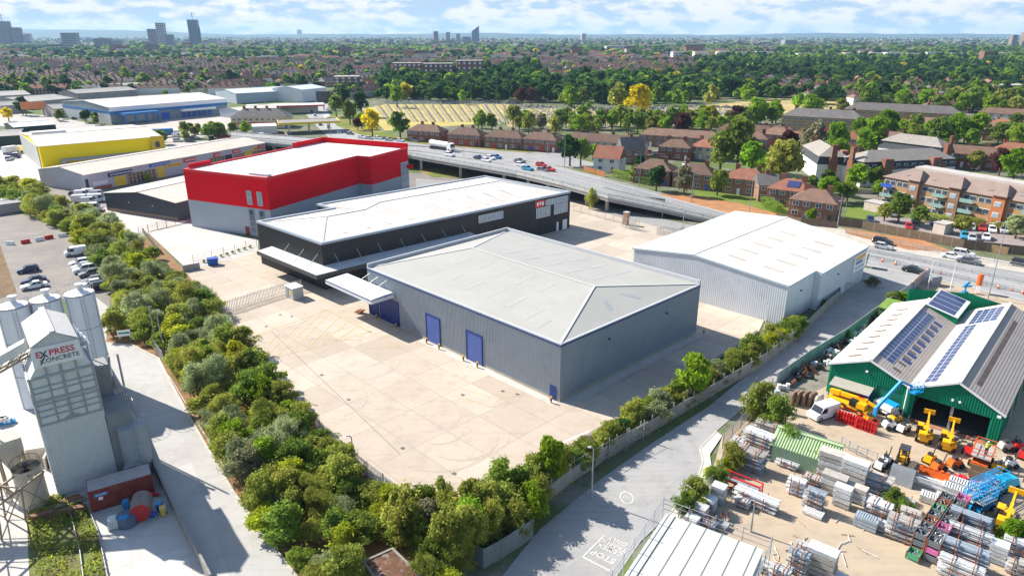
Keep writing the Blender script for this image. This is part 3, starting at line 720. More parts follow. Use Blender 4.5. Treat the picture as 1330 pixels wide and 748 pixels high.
TL, TR = G(109,228,5.5), G(344,186,5.5); tn = (TR-TL).normalized(); td = V2(-tn.y, tn.x)
t, loc, g = shed('trade_units', 'long low parade of trade units with cream roof and coloured shop signs', 'trade units', [TL, TR, TR+td*24, TL+td*24], 5.5, 7.2, M('pale_trade_wall', (.50,.50,.53), .6, .07, .3), M('cream_roof', (.62,.58,.52)), .5)
LT = (TR-TL).length
def panel(name, par, loc, p, q, t0, t1, z0, z1, mat, out=.14, sub=None):
    m = MB(); rect_on(m, p, q, t0, t1, z0, z1, out); o = m.build(name, mat, par, loc)
    if sub: o.parent = sub
    return o
navy = M('navy_sign', (.02,.05,.16), .5, .1, 1); blue_s = M('blue_sign', (.03,.10,.45), .5, .1, 1); yel_s = M('yellow_sign', (.75,.55,.05), .5, .1, 1); red_s = MATS['red_sign']
timber_face = M('timber_board', (.42,.29,.15), .8, .2, 2)
for t0, t1, z0, z1, mt in ((.10,.215,3.5,4.8,navy),(.30,.41,4.2,5.2,blue_s),(.385,.47,3.0,4.2,yel_s),(.48,.55,3.6,5.0,red_s),(.655,.70,3.4,5.0,red_s),(.775,.83,3.6,5.0,red_s),(.905,.95,3.2,4.6,yel_s),(.945,.995,3.6,5.0,red_s)):
    sp = panel('shop_sign', t, loc, TL, TR, t0, t1, z0, z1, mt)
    mm = MB(); k = int((t1-t0)*LT/.8)
    for i in range(1, k):
        w_ = (t1-t0)/k; rect_on(mm, TL, TR, t0+w_*(i+.1), t0+w_*(i+.75), z0+(z1-z0)*.35, z0+(z1-z0)*.65, .17, th=.02)
    q_ = mm.build('sign_mark', white_paint if mt is not yel_s else red_s, t, loc); q_.parent = sp
panel('shutter', t, loc, TL, TR, .125, .18, .05, 3.3, yel_s); panel('shutter', t, loc, TL, TR, .335, .375, .05, 3.9, yel_s); panel('shutter', t, loc, TL, TR, .855, .90, .05, 3.9, yel_s)
panel('opening', t, loc, TL, TR, .56, .62, .05, 3.0, dark_steel); panel('opening', t, loc, TL, TR, .725, .77, .05, 3.6, dark_steel)
panel('wall_poster', t, loc, TL, TR, .03, .095, 1.6, 2.9, white_paint); panel('brick_infill', t, loc, TL, TR, .02, .11, .05, 1.2, M('red_brick', (.34,.13,.08), .85, .2, 1)); panel('brick_infill', t, loc, TL, TR, .78, .85, .05, 3.2, M('brown_brick', (.36,.22,.14), .85, .2, 1)); panel('brick_infill', t, loc, TL, TR, .905, .995, .05, 3.0, MATS['brown_brick'])
for t0, t1 in ((.19,.325),(.63,.72)):
    mm = MB(); k = int((t1-t0)*LT/1.5); w_ = (t1-t0)/k
    for i in range(k+1): rect_on(mm, TL, TR, t0+w_*i-.004, t0+w_*i+.004, .05, 3.4, .2)
    for z in (1.2, 2.3, 3.3): rect_on(mm, TL, TR, t0, t1, z, z+.25, .17)
    mm.build('timber_screen', timber_face, t, loc); panel('dark_glazing', t, loc, TL, TR, t0, t1, .05, 3.4, glass, .1)
panel('corner_post', t, loc, TL, TR, -.001, .012, 0, 4.2, dark_steel, .12)

YN, YR, YL = G(50,191,8.5), G(210,177.5,8.5), G(28,170.5,8.5)
yn = (YR-YN).normalized(); yd = V2(-yn.y, yn.x); YD = 50
t, loc, g = shed('warehouse_store', 'big bright yellow store with pale low pitched roof behind the trade units', 'store', [YN, YR, YR+yd*YD, YN+yd*YD], 8.5, 10.2, yellow_clad, M('cream_roof', (.62,.58,.52)), 0, ridge=.45)
m = MB(); p = YN+yd*8; m.box(*(YN+yd*26-yn*.2), 0, .3, 46, 8.4, atan2(yn.y, yn.x)); m.build('side_cladding', M('grey_side_cladding', (.45,.45,.45), .5, .1, .3), t, loc)
m = MB(); rect_on(m, YN, YR, .14, .86, 3.0, 3.4, 5.0, th=5); rect_on(m, YN, YR, .14, .16, 0, 3.0, 5.0, th=4.9); m.build('lean_to_roof', M('grey_leanto', (.36,.35,.36), .6, .1, .3), t, loc)
panel('corner_block', t, loc, YN, YR, .89, 1.01, 0, 9.0, M('ochre_cladding', (.52,.37,.02), .5, .08, .3), 1.2)
mm = MB(); p, q = YN, YR; rect_on(mm, p, q, .925, .965, 4.6, 6.8, 1.25, th=.03); mm.build('emblem', dark_steel, t, loc)
m = MB(); c_ = lerp(YN, YR, .18)+yd*30; m.box(c_.x, c_.y, 9.9, 12, 5, .9, atan2(yn.y, yn.x)); m.build('roof_plant', M('pale_plinth', (.62,.62,.62)), t, loc)

BN, BR, BL = G(142,143,8), G(294,131,8), G(116,133,8)
bn = (BR-BN).normalized(); bd = V2(-bn.y, bn.x)
t, loc, g = shed('warehouse', 'distribution warehouse with white roof, blue band and row of blue dock doors', 'warehouse', [BN, BR, BR+bd*62, BN+bd*62], 9.2, 11.5, M('grey_blue_cladding', (.20,.25,.28), .5, .08, .2), white_roof, 0, ridge=.5)
LBn = (BR-BN).length
panel('white_band', t, loc, BN, BR, -.002, 1.002, 7.0, 9.25, white_trim, .2); panel('blue_band', t, loc, BN, BR, -.004, 1.004, 5.4, 7.0, navy_clad, .25)
m = MB(); rect_on(m, BN, BR, .05, .33, 5.0, 6.2, 8, th=8); m.build('porch_roof', navy_clad, t, loc)
m = MB()
for x in (.055, .14, .22, .32): rect_on(m, BN, BR, x, x+.012, 0, 5.0, 7.9, th=.8)
m.build('porch_post', navy_clad, t, loc); panel('porch_glazing', t, loc, BN, BR, .10, .31, .5, 4.5, pane, 1.0)
m = MB(); rect_on(m, BN, BR, .56, .86, 4.0, 5.3, 4, th=3.8); m.build('dock_canopy', white_trim, t, loc)
for k in range(6): panel('dock_door', t, loc, BN, BR, .575+.047*k, .605+.047*k, .4, 3.6, blue_s, .4)
panel('dock_door', t, loc, BN, BR, .40, .47, .1, 4.2, blue_s, .3)
panel('side_wall', t, loc, BN+bd*62, BN, 0, 1, 0, 7.2, M('pale_cladding', (.52,.54,.54), .5, .06, .2), .15); panel('side_band', t, loc, BN+bd*62, BN, 0, 1, 5.8, 7.2, navy_clad, .22)
skylights(t, loc, (V3(BN, 9.2), V3(BR, 9.2)), (V3(lerp(BN, BN+bd*62, .5), 11.5), V3(lerp(BR, BR+bd*62, .5), 11.5)), 0, 1, [(.1+.07*k, .25, .8) for k in range(8)], 2.0, M('grey_rooflight', (.5,.5,.52), .5, .1, .4), .2)

def quick(name, label, cat, near, right, depth, ze, zr, wm, rm, ridge=.5, z=0):
    p, q = G(*near, ze), G(*right, ze); n = (q-p).normalized(); d = V2(-n.y, n.x)
    return shed(name, label, cat, [p, q, q+d*depth, p+d*depth], ze, zr, wm, rm, 0, ridge=ridge)
pale_wall = M('pale_blue_wall', (.42,.48,.54), .6, .08, .1); ply = M('silver_roof', (.50,.54,.58), .5, .08, .1)
quick('shed', 'long white shed with silver roof beyond the pub', 'shed', (306,122), (415,116), 40, 7, 9, pale_wall, ply)
quick('shed', 'small pale shed with cream roof in front of the long white shed', 'shed', (313,145), (364,140), 22, 4.5, 6, pale_wall, M('cream_roof', (.62,.58,.52)))
quick('shed', 'white office at the end of the long white shed', 'shed', (392,117), (424,114), 30, 9, 11, M('white_wall', (.66,.67,.68), .6, .06, .2), ply)
old = M('weathered_roof', (.24,.23,.22), .8, .2, .1); dull = M('dull_wall', (.34,.32,.30), .8, .2, .2)
for k, (a_, b_, dp, lb) in enumerate((((0,125),(40,123),40,'old grey workshop at the left edge behind the yellow store'), ((34,133),(96,128),45,'weathered workshop with wide grey roof left of the blue banded warehouse'), ((70,142),(112,139),20,'brown gabled workshop in front of the blue banded warehouse'), ((100,122),(178,117),30,'long weathered workshop roof behind the blue banded warehouse'), ((0,138),(34,136),18,'grey sawtooth workshop at the left edge'), ((130,115),(200,111),36,'flat grey workshop roof farthest behind the blue banded warehouse'))):
    quick('workshop', lb, 'workshop', a_, b_, dp, 5, 7, dull, old)
quick('workshop', 'low pale metal roofed workshop behind the yellow store', 'workshop', (18,166), (72,162), 25, 4.5, 5.5, M('dark_green_wall', (.03,.05,.045), .7, .2, .4), M('silver_blue_roof', (.42,.47,.50), .5, .1, .1))
quick('workshop', 'dark fronted workshop at the left edge beside the yellow store', 'workshop', (-40,180), (27,176), 25, 5, 6, MATS['dark_green_wall'], old)
quick('kiosk', 'grey flat roofed block at the left edge in the shrub belt', 'outbuilding', (-40,272), (33,262), 9, 2.6, 2.8, M('pinkish_block', (.40,.35,.35), .85, .12, .5), M('grey_felt', (.30,.29,.29), .9, .15, .5))
# ---------------------------------------------------------------- concrete plant (left foreground)
F0 = V2(-49.9, 63.8); ux = V2(.78, .626); uy = V2(-.626, .78); ta = atan2(ux.y, ux.x)
def TP(a, b, z=0): p = F0+ux*a+uy*b; return Vector((p.x, p.y, z))
loc = (*TP(2.95, 4, 0).xy, 0)
tw = thing('batching_tower', 'grey concrete batching tower with ribbed lower cladding, steel panel grid and EXPRESS CONCRETE sign', 'concrete plant', loc)
panel_m = M('pale_plate', (.62,.63,.62), .6, .08, .7, dirt=((.34,.31,.27), .4, .6)); rib_m = M('ribbed_sheet', (.60,.61,.60), .6, .06, .5, dirt=((.33,.31,.28), .4, .5))
frame_m = M('grey_frame_steel', (.34,.35,.36), .5, .12, 1.5)
W_, D_ = 5.9, 8.0
m = MB()
for p, q in (((0,0),(W_,0)), ((W_,0),(W_,D_)), ((W_,D_),(0,D_)), ((0,D_),(0,0))): m.wall(TP(*p).xy, TP(*q).xy, 0, 8.9, .26, .06)
m.build('ribbed_cladding', rib_m, tw, loc)
m = MB(); m.hexa([TP(.12,.12,8.9), TP(W_-.12,.12,8.9), TP(W_-.12,D_-.1,8.9), TP(.12,D_-.1,8.9)], [TP(.12,.12,14.4), TP(W_-.12,.12,14.4), TP(W_-.12,D_-.1,14.4), TP(.12,D_-.1,14.4)])
m.hexa([TP(.12,.12,14.4), TP(W_-.12,.12,14.4), TP(W_-.12,D_-.1,14.4), TP(.12,D_-.1,14.4)], [TP(1.0,.14,15.7), TP(W_-.95,.14,15.7), TP(W_-.95,D_-.1,15.7), TP(1.0,D_-.1,15.7)])
m.build('bin_wall', panel_m, tw, loc)
m = MB()
for x in (.06, 1.7, 3.0, 4.4, W_-.06): m.beam(TP(x, .06, 8.9), TP(x, .06, 14.4 if x in (.06, W_-.06) else 15.6), .2 if x in (.06, 3.0, W_-.06) else .1, .16)
for z, k in ((8.95,.24),(9.9,.1),(10.6,.1),(11.3,.1),(11.75,.26),(12.7,.1),(13.3,.1),(14.4,.26)): m.beam(TP(.0, .04, z), TP(W_, .04, z), .18, k)
for z in (11.75, 14.4): m.beam(TP(W_+.02, 0, z), TP(W_+.02, D_, z), .18, .26); m.beam(TP(-.02, 0, z), TP(-.02, D_, z), .18, .26)
m.beam(TP(3.0, .0, 9.5), TP(2.1, .0, 9.0), .12, .12); m.beam(TP(3.0, .0, 9.5), TP(3.9, .0, 9.0), .12, .12)
m.build('steel_frame', frame_m, tw, loc)
m = MB()   # top house
x0, x1, ze_, za_ = 1.0, 4.95, 17.85, 19.1; xm = (x0+x1)/2; zb = 15.6
for p, q in (((x1,0),(x1,D_)), ((x0,D_),(x0,0))): m.wall(TP(*p).xy, TP(*q).xy, zb, ze_, .22, .05)
for y, s in ((0, 1), (D_, -1)):
    P_ = [((x0,y), ze_), ((xm,y), za_), ((x1,y), ze_)]
    if s > 0: m.wall(TP(*P_[0][0]).xy, TP(*P_[1][0]).xy, zb, ze_, .22, .05, 0, za_); m.wall(TP(*P_[1][0]).xy, TP(*P_[2][0]).xy, zb, za_, .22, .05, 0, ze_)
    else: m.wall(TP(*P_[2][0]).xy, TP(*P_[1][0]).xy, zb, ze_, .22, .05, 0, za_); m.wall(TP(*P_[1][0]).xy, TP(*P_[0][0]).xy, zb, za_, .22, .05, 0, ze_)
m.build('top_house', rib_m, tw, loc)
m = MB()
for xa, za, xb, zb_ in ((x0-.15, ze_, xm, za_), (xm, za_, x1+.15, ze_)):
    b_ = [TP(xa,-.2,za+.03), TP(xb,-.2,zb_+.03), TP(xb,D_+.2,zb_+.03), TP(xa,D_+.2,za+.03)]; m.hexa(b_, [p+UP*.09 for p in b_])
m.build('roof', M('tower_roof', (.52,.50,.48), .6, .07, .5), tw, loc)
m = MB(); m.beam(TP(xm,-.25,za_+.14), TP(xm,D_+.25,za_+.14), .5, .08); m.build('ridge_cap', white_trim, tw, loc)
m = MB(); m.hexa([TP(.75,-.16,15.55), TP(5.15,-.16,15.55), TP(5.15,-.08,15.55), TP(.75,-.08,15.55)], [TP(.75,-.16,17.75), TP(5.15,-.16,17.75), TP(5.15,-.08,17.75), TP(.75,-.08,17.75)])
sb = m.build('sign_board', M('sign_white', (.74,.74,.75), .4, .02, 1), tw, loc)
sgr = M('sign_red', (.62,.02,.05), .5, .03, 1); sgd = M('sign_charcoal', (.06,.06,.07), .5, .03, 1)
U3 = Vector((ux.x, ux.y, 0))
def sgn(nm, s, x, z, size, mt, bold=0.):
    t = text_mesh(nm, s, size, mt, tw, TP(x, -.165, z), U3, UP, bold=bold); t.parent = sb; return t
sgn('lettering', 'E', 1.34, 16.95, .92, sgr, .012); sgn('lettering', 'X', 1.83, 16.90, 1.06, sgd, .012); sgn('lettering', 'PRESS', 3.45, 16.95, .92, sgr, .012)
sgn('lettering', 'CONCRETE', 3.15, 16.18, .68, sgd)
m = MB(); m.beam(TP(1.38,-.19,15.85), TP(1.95,-.19,16.85), .02, .11); o = m.build('sign_stroke', sgd, tw, loc); o.parent = sb
m = MB()   # stepped side hoods
for k in range(4): m.beam(TP(5.0+.28*k, 3.2, 17.2-.55*k), TP(5.0+.28*k, 6.2, 17.2-.55*k), .9, .1)
m.build('side_hood', panel_m, tw, loc)
m = MB(); m.box(*TP(7.2, 2.2).xy, 0, 2.5, 5, 8.2, ta); m.box(*TP(6.9, 6.2).xy, 0, 1.8, 2.5, 12.0, ta)
m.build('side_house', M('dirty_side_sheet', (.23,.235,.235), .7, .15, .8), tw, loc)
m = MB()
for y in (.2, 1.7, 3.2, 4.7): m.tube(TP(8.9, y, 6.6), TP(8.9, y, 8.9), .05, 5)
for z in (7.8, 8.9): m.tube(TP(8.9, .2, z), TP(8.9, 4.7, z), .05, 5)
m.tube(TP(8.9, 4.9, 3), TP(8.9, 4.9, 13), .12, 6); m.tube(TP(6.4, 7.9, 9), TP(6.4, 7.9, 14.6), .1, 6)
m.build('side_platform', frame_m, tw, loc)
m = MB(); m.hexa([TP(W_+.8,-.4,0), TP(W_+.9,-.4,0), TP(W_+.9,.0,0), TP(W_+.8,.0,0)], [TP(W_+.8,-.4,5), TP(W_+.9,-.4,5), TP(W_+.9,.0,5), TP(W_+.8,.0,5)])
m.tube(TP(7.5, 6, 7), TP(8.1, 6, 12.5), .16, 8); m.build('pipework', galv, tw, loc)

def silo(nm, lab, c, r, h, mt, cone=True, z0=0.0, rail=True, topm=None, cat='silo'):
    t = thing(nm, lab, cat, (c[0], c[1], 0)); m = MB(); m.cyl((0,0,z0), r, h-z0, 36, cap=True); m.build('shell', mt, t)
    m = MB()
    for k in range(4): m.cyl((0,0,z0+.02+(h-z0-.1)*k/3), r+.05, .1, 36)
    for k in (.1, 2.2, 4.3): m.tube((r*cos(k)*1.01, r*sin(k)*1.01, z0), (r*cos(k)*1.01, r*sin(k)*1.01, h), .05, 5)
    m.build('band', frame_m, t)
    if cone:
        m = MB(); m.cyl((0,0,h+.1), r*.97, .35, 36, r*.25); m.build('lid', topm or white_paint, t)
        m = MB(); m.cyl((.1,.2,h+.35), .38, .8, 14); m.cyl((.1,.2,h+1.1), .55, .22, 14); m.build('filter_vent', M('pale_plate', (.5,.5,.5)), t)
    if rail:
        m = MB()
        for k in range(16):
            a = k*2*pi/16; b_ = a+2*pi/16; p = (r*cos(a)*.97, r*sin(a)*.97)
            m.tube((*p, h), (*p, h+1.0), .025, 4, cap=False); m.tube((*p, h+1.0), (r*cos(b_)*.97, r*sin(b_)*.97, h+1.0), .025, 4, cap=False)
        m.build('guard_rail', galv, t)
    m = MB()
    for s in (-.22, .22): m.tube((r+.15, s, z0), (r+.15, s, h+.8), .03, 4)
    for k in range(int((h-z0)/.5)): m.tube((r+.15,-.22,z0+k*.5), (r+.15,.22,z0+k*.5), .02, 4)
    o = m.build('ladder', galv, t); o.rotation_euler = (0,0,-.9); return t
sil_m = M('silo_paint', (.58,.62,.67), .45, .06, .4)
for (cx, cy), lb in (((-65.6,84.6),'pale blue grey cement silo cut by the left edge of the photo'), ((-62.8,87.0),'pale blue grey cement silo between two others behind the batching tower'), ((-59.6,89.3),'pale blue grey cement silo nearest the shrub belt beside the service road')):
    silo('cement_silo', lb, (cx, cy), 1.85, 14.5, sil_m)
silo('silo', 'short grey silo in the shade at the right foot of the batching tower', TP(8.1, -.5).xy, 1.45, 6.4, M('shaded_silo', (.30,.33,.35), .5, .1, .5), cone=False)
# cream tank with open top
t = thing('water_tank', 'cream cylindrical tank with open top standing left of the batching tower', 'tank', (-52.0, 63.0, 0))
m = MB(); m.cyl((0,0,0), 1.35, 4.6, 32, cap=False); m.cyl((0,0,4.0), 1.28, .05, 32); m.build('shell', M('cream_tank', (.52,.46,.36), .6, .1, .6, dirt=((.36,.26,.16), .5, .7)), t)
m = MB()
for a in (.3, 1.5, 2.7): m.beam((1.3*cos(a),1.3*sin(a),4.55), (-1.3*cos(a),-1.3*sin(a),4.55), .14, .14)
m.build('top_beam', wood, t)
m = MB(); m.cyl((0,0,4.1), .3, .8, 12); m.build('agitator', dark_steel, t)
m = MB()
for k in range(10):
    a = k*2*pi/10; b_ = a+2*pi/10; m.tube((1.35*cos(a),1.35*sin(a),4.6), (1.35*cos(a),1.35*sin(a),5.4), .03, 4); m.tube((1.35*cos(a),1.35*sin(a),5.4), (1.35*cos(b_),1.35*sin(b_),5.4), .03, 4)
m.build('guard_rail', dark_steel, t)
# inclined conveyor to the tower
cs, ce = Vector((-66.5, 60.5, 9.3)), TP(.8, 5.0, 16.6)
loc = (cs.x, cs.y, 0); cv = thing('conveyor', 'pale covered conveyor climbing from the left edge to the batching tower', 'conveyor', loc)
m = MB(); m.beam(cs, ce, 1.3, .9); m.build('cover', M('conveyor_cover', (.60,.61,.60), .5, .06, .5), cv, loc)
m = MB(); off = Vector((0,0,-1.2)); d_ = (ce-cs)
sd = d_.cross(UP).normalized()*.6
for s in (-1, 1): m.beam(cs+off+sd*s, ce+off+sd*s, .14, .2)
for k in range(14):
    a, b_ = cs+d_*(k/14), cs+d_*((k+1)/14)
    for s in (-1, 1): m.beam(a+off+sd*s, b_+sd*s-UP*.4, .08, .08)
    m.beam(a+off-sd, a+off+sd, .08, .08)
m.build('lattice', M('tan_steel', (.33,.26,.18), .7, .2, 1), cv, loc)
m = MB()
for k in (.25, .62):
    p = cs+d_*k
    for s in (-1, 1): m.beam(p+off+sd*s, Vector((p.x+sd.x*s*2, p.y+sd.y*s*2, 0)), .22, .22)
    for j in range(3):
        z0, z1 = j*2.2+.5, j*2.2+2.6; m.beam(Vector((p.x+sd.x*2, p.y+sd.y*2, z0)), Vector((p.x-sd.x*2, p.y-sd.y*2, z1)), .1, .1); m.beam(Vector((p.x-sd.x*2, p.y-sd.y*2, z0)), Vector((p.x+sd.x*2, p.y+sd.y*2, z1)), .1, .1)
m.build('trestle', MATS['tan_steel'], cv, loc)
# hopper under the conveyor
hp = thing('aggregate_hopper', 'beige steel hopper on legs under the conveyor', 'hopper', (*TP(-3.2, 3.6).xy, 0))
m = MB(); m.cyl((0,0,3.2), .5, 2.6, 4, 1.7, smooth=False); m.cyl((0,0,5.8), 1.7, 1.4, 4, smooth=False); m.build('bin', M('beige_plate', (.45,.41,.34), .7, .15, .7), hp)
for k in range(4):
    a = k*pi/2; m = MB(); m.beam((1.5*cos(a),1.5*sin(a),0), (1.5*cos(a),1.5*sin(a),5.9), .16, .16); m.build('leg', MATS['tan_steel'], hp)
# lattice frame over the weeds at the lower left
lf = thing('steel_trestle', 'open rusty lattice trestle at the bottom left corner', 'trestle', (-52.5, 54, 0))
m = MB()
for x in (-1.2, 1.2):
    for k in range(5):
        m.beam((x-.6, -6+k*3, 0), (x, -6+k*3, 4.2), .14, .14); m.beam((x-.6, -6+k*3, 0.2), (x, -3+k*3, 4.2), .09, .09); m.beam((x, -6+k*3, 4.2), (x-.6, -3+k*3, .2), .09, .09)
    m.beam((x, -6.5, 4.2), (x, 9, 4.2), .16, .2)
for k in range(8): m.beam((-1.2, -6+k*2, 4.2), (1.2, -6+k*2, 4.2), .1, .1)
m.build('lattice', MATS['tan_steel'], lf); lf.rotation_euler = (0,0,-.15)
# shipping container
ct = thing('shipping_container', 'rusty red shipping container with grey roof at the foot of the batching tower', 'container', (-42.9, 63.9, 0), atan2(2.6, 4.1))
cred = M('container_red', (.22,.045,.035), .7, .15, .8, dirt=((.30,.16,.10), .5, .9)); cl, cw_, ch = 6.06, 2.44, 2.6
m = MB(); m.wall((-cl/2,-cw_/2), (cl/2,-cw_/2), .15, ch-.1, .28, .05); m.wall((cl/2,cw_/2), (-cl/2,cw_/2), .15, ch-.1, .28, .05); m.wall((-cl/2,cw_/2), (-cl/2,-cw_/2), .15, ch-.1, .28, .05); m.build('side_wall', cred, ct)
m = MB()
for x in (-1, 1):
    for y in (-1, 1): m.box(x*(cl/2-.05), y*(cw_/2-.0), .1, .16, .16, ch-.1)
for y in (-1, 1): m.box(0, y*cw_/2, .1, cl, .14, .16); m.box(0, y*cw_/2, ch-.16, cl, .14, .14)
m.build('corner_frame', cred, ct)
m = MB(); m.box(0, 0, ch-.06, cl-.02, cw_-.1, .05); m.build('roof', M('container_roof', (.40,.36,.34), .8, .12, .8), ct)
m = MB(); m.box(cl/2+.02, -.6, .2, .06, 1.15, 2.2); m.build('door', cred, ct); m = MB(); m.box(cl/2+.02, .6, .2, .06, 1.15, 2.2); m.build('door', cred, ct)
m = MB(); m.box(-1.9, -cw_/2-.065, 1.75, 1.35, .02, .38); pl = m.build('label', navy_clad, ct)
text_mesh('lettering', 'BOXES', .34, white_paint, None, (0,0,0), (1,0,0), (0,0,1)).parent = pl
pl.children[0].location = (-1.9, -cw_/2-.06, 1.94); pl.children[0].data.materials[0] = white_paint
m = MB(); m.box(-2.0, -cw_/2-.065, 1.3, .4, .02, .36); m.build('label', white_paint, ct)
# tanks and bins around
def htank(nm, lab, c, a, r, L_, z, sh, end, cat='tank'):
    t = thing(nm, lab, cat, (c[0], c[1], 0), a); m = MB(); m.tube((-L_/2,0,z), (L_/2,0,z), r, 28); m.build('shell', sh, t)
    m = MB(); m.tube((-L_/2-.04,0,z), (-L_/2,0,z), r*.985, 28); m.build('end_cap', end, t)
    m = MB()
    for x in (-L_*.3, L_*.3): m.tube((x-.05,0,z), (x+.05,0,z), r+.03, 28)
    m.tube((L_*.1,0,z+r-.05), (L_*.1,0,z+r+.3), .16, 10); m.tube((-L_*.2,0,z+r-.05), (-L_*.2,0,z+r+.25), .12, 10); m.build('band', sh, t)
    for x in (-L_*.3, L_*.3): m = MB(); m.box(x, 0, 0, .3, r*1.5, z-r*.6); m.build('saddle', concrete_block, t)
    return t
c = G(186,668); htank('fuel_tank', 'rusty cylindrical fuel tank with bright red end on the concrete slab', c, radians(112), 1.0, 2.6, 1.15, M('rusty_tank', (.24,.20,.18), .7, .2, 1, dirt=((.3,.15,.08), .6, 1.5)), M('red_tank_end', (.42,.03,.03), .6, .15, 1.5))
c = G(178,618); htank('horizontal_tank', 'grey horizontal tank with pipe stubs between tower and road wall', c, radians(112), 1.15, 3.4, 1.3, M('grey_tank', (.30,.33,.34), .5, .12, .8), M('grey_tank', (.3,.33,.34)))
t = thing('water_butt', 'round blue grey plastic tank with bright blue lid hatch on the slab', 'tank', (*G(166,680), 0)); m = MB(); m.cyl((0,0,0), 1.0, 1.15, 28, .95); m.cyl((0,0,1.15), .95, .3, 28, .35); m.build('shell', M('blue_grey_plastic', (.10,.13,.19), .5, .1, 1), t); m = MB(); m.box(.1, -.55, 1.2, .8, .6, .2); m.build('hatch', M('bright_blue_plastic', (.03,.25,.50), .4, .1, 1), t)
t = thing('liquid_container', 'white caged plastic liquid container beside the blue grey tank', 'container', (*G(149,684), 0), .4); m = MB(); m.box(0,0,.16,.95,1.1,.95); m.build('bottle', M('milky_plastic', (.68,.68,.64), .5, .05, 1), t)
m = MB(); m.box(0,0,0,1.0,1.2,.14)
for i in range(5):
    for x in (-.5,.5): m.tube((x,-.58+i*.29,.1), (x,-.58+i*.29,1.15), .02, 4)
    for y in (-.58,.58): m.tube((-.5+i*.25,y,.1), (-.5+i*.25,y,1.15), .02, 4)
for z in (.45,.8,1.15):
    for x in (-.5,.5): m.tube((x,-.58,z), (x,.58,z), .02, 4)
    for y in (-.58,.58): m.tube((-.5,y,z), (.5,y,z), .02, 4)
m.build('cage', galv, t)
def bin_(lab, c, a, body, lid):
    t = thing('wheelie_bin', lab, 'bin', (*c, 0), a); m = MB(); m.hexa([(-.22,-.25,.08),(.22,-.25,.08),(.22,.25,.08),(-.22,.25,.08)], [(-.29,-.36,1.0),(.29,-.36,1.0),(.29,.36,1.0),(-.29,.36,1.0)]); m.build('body', body, t)
    m = MB(); m.box(0,0,1.0,.6,.78,.08); m.build('lid', lid, t)
    for s in (-1, 1): m = MB(); m.tube((s*.26,.3,.1), (s*.32,.3,.1), .1, 12); m.build('wheel', tyre, t)
bin_('yellow plastic bin standing right of the rusty fuel tank', G(213,669), .5, M('yellow_plastic', (.6,.42,.08), .5, .1, 1), MATS['yellow_plastic'])
bin_('small blue bin behind the yellow bin', G(208,663), .3, blue_s, MATS['bright_blue_plastic'])
bin_('blue drum lid box behind the round tank', G(165,661), .3, MATS['bright_blue_plastic'], MATS['bright_blue_plastic'])
t = thing('traffic_cone', 'fallen red plastic cone lying by the road wall', 'cone', (*G(203,644), .2)); m = MB(); m.tube((-.5,0,.05), (.55,0,.05), .3, 12, .06); m.build('cone', red_paint, t); m = MB(); m.box(-.55,0,-.3,.06,.75,.7); m.build('base', red_paint, t)
t = thing('pump_set', 'small blue pump beside the red tank end', 'pump', (*G(199,672), 0)); m = MB(); m.box(0,0,0,.9,.5,.12); m.build('base_frame', galv, t); m = MB(); m.box(-.1,0,.12,.4,.4,.6); m.tube((-.1,0,.5),(.4,0,.5),.16,10); m.build('pump', blue_s, t)
t = thing('trough', 'rusty steel trough on legs in the weeds by the container', 'trough', (*G(97,668), 0), .35)
m = MB(); m.hexa([(-1.0,-.15,.6),(1.0,-.15,.6),(1.0,.15,.6),(-1.0,.15,.6)], [(-1.1,-.3,.95),(1.1,-.3,.95),(1.1,.3,.95),(-1.1,.3,.95)]); m.build('trough', M('dull_rust', (.20,.11,.07), .9, .3, 2), t)
for x in (-.8, .8): m = MB(); m.box(x,0,0,.1,.4,.62); m.build('leg', rust, t)
dup(t, (*G(55,676), 0), .5, 'rusty steel trough below the cream tank')
t = thing('timber_stack', 'pile of planks and scrap against the ribbed tower wall', 'scrap pile', (*G(94,652), 0), .35)
for k in range(9):
    m = MB(); m.beam((-1.5+.1*k, -.5+.12*k, .1+.05*k), (1.6-.15*k, -.2+.1*k, .15+.07*k), .2, .06); m.build('plank', random.choice([wood, galv, rust]), t)
t = thing('bunker', 'small cream block bunker with sloping open top left of the tower', 'bunker', (*G(48,606), 0), .35)
m = MB(); m.box(-1.2,0,0,.2,2.2,1.6); m.box(1.2,0,0,.2,2.2,1.6); m.box(0,1.1,0,2.2,.2,1.9); m.build('wall', M('cream_block', (.60,.55,.47), .8, .08, .8), t); 
t = thing('tarpaulin_heap', 'blue and white bags heaped at the left edge by the tan trestle', 'heap', (*G(8,550), 0))
for k in range(9):
    m = MB(); a = random.random()*6; r = random.random()*1.1; m.box(r*cos(a), r*sin(a), .0+.25*(k % 3), .8, .6, .5, a); m.build('bag', [blue_paint, white_paint, MATS['milky_plastic']][k % 3], t)
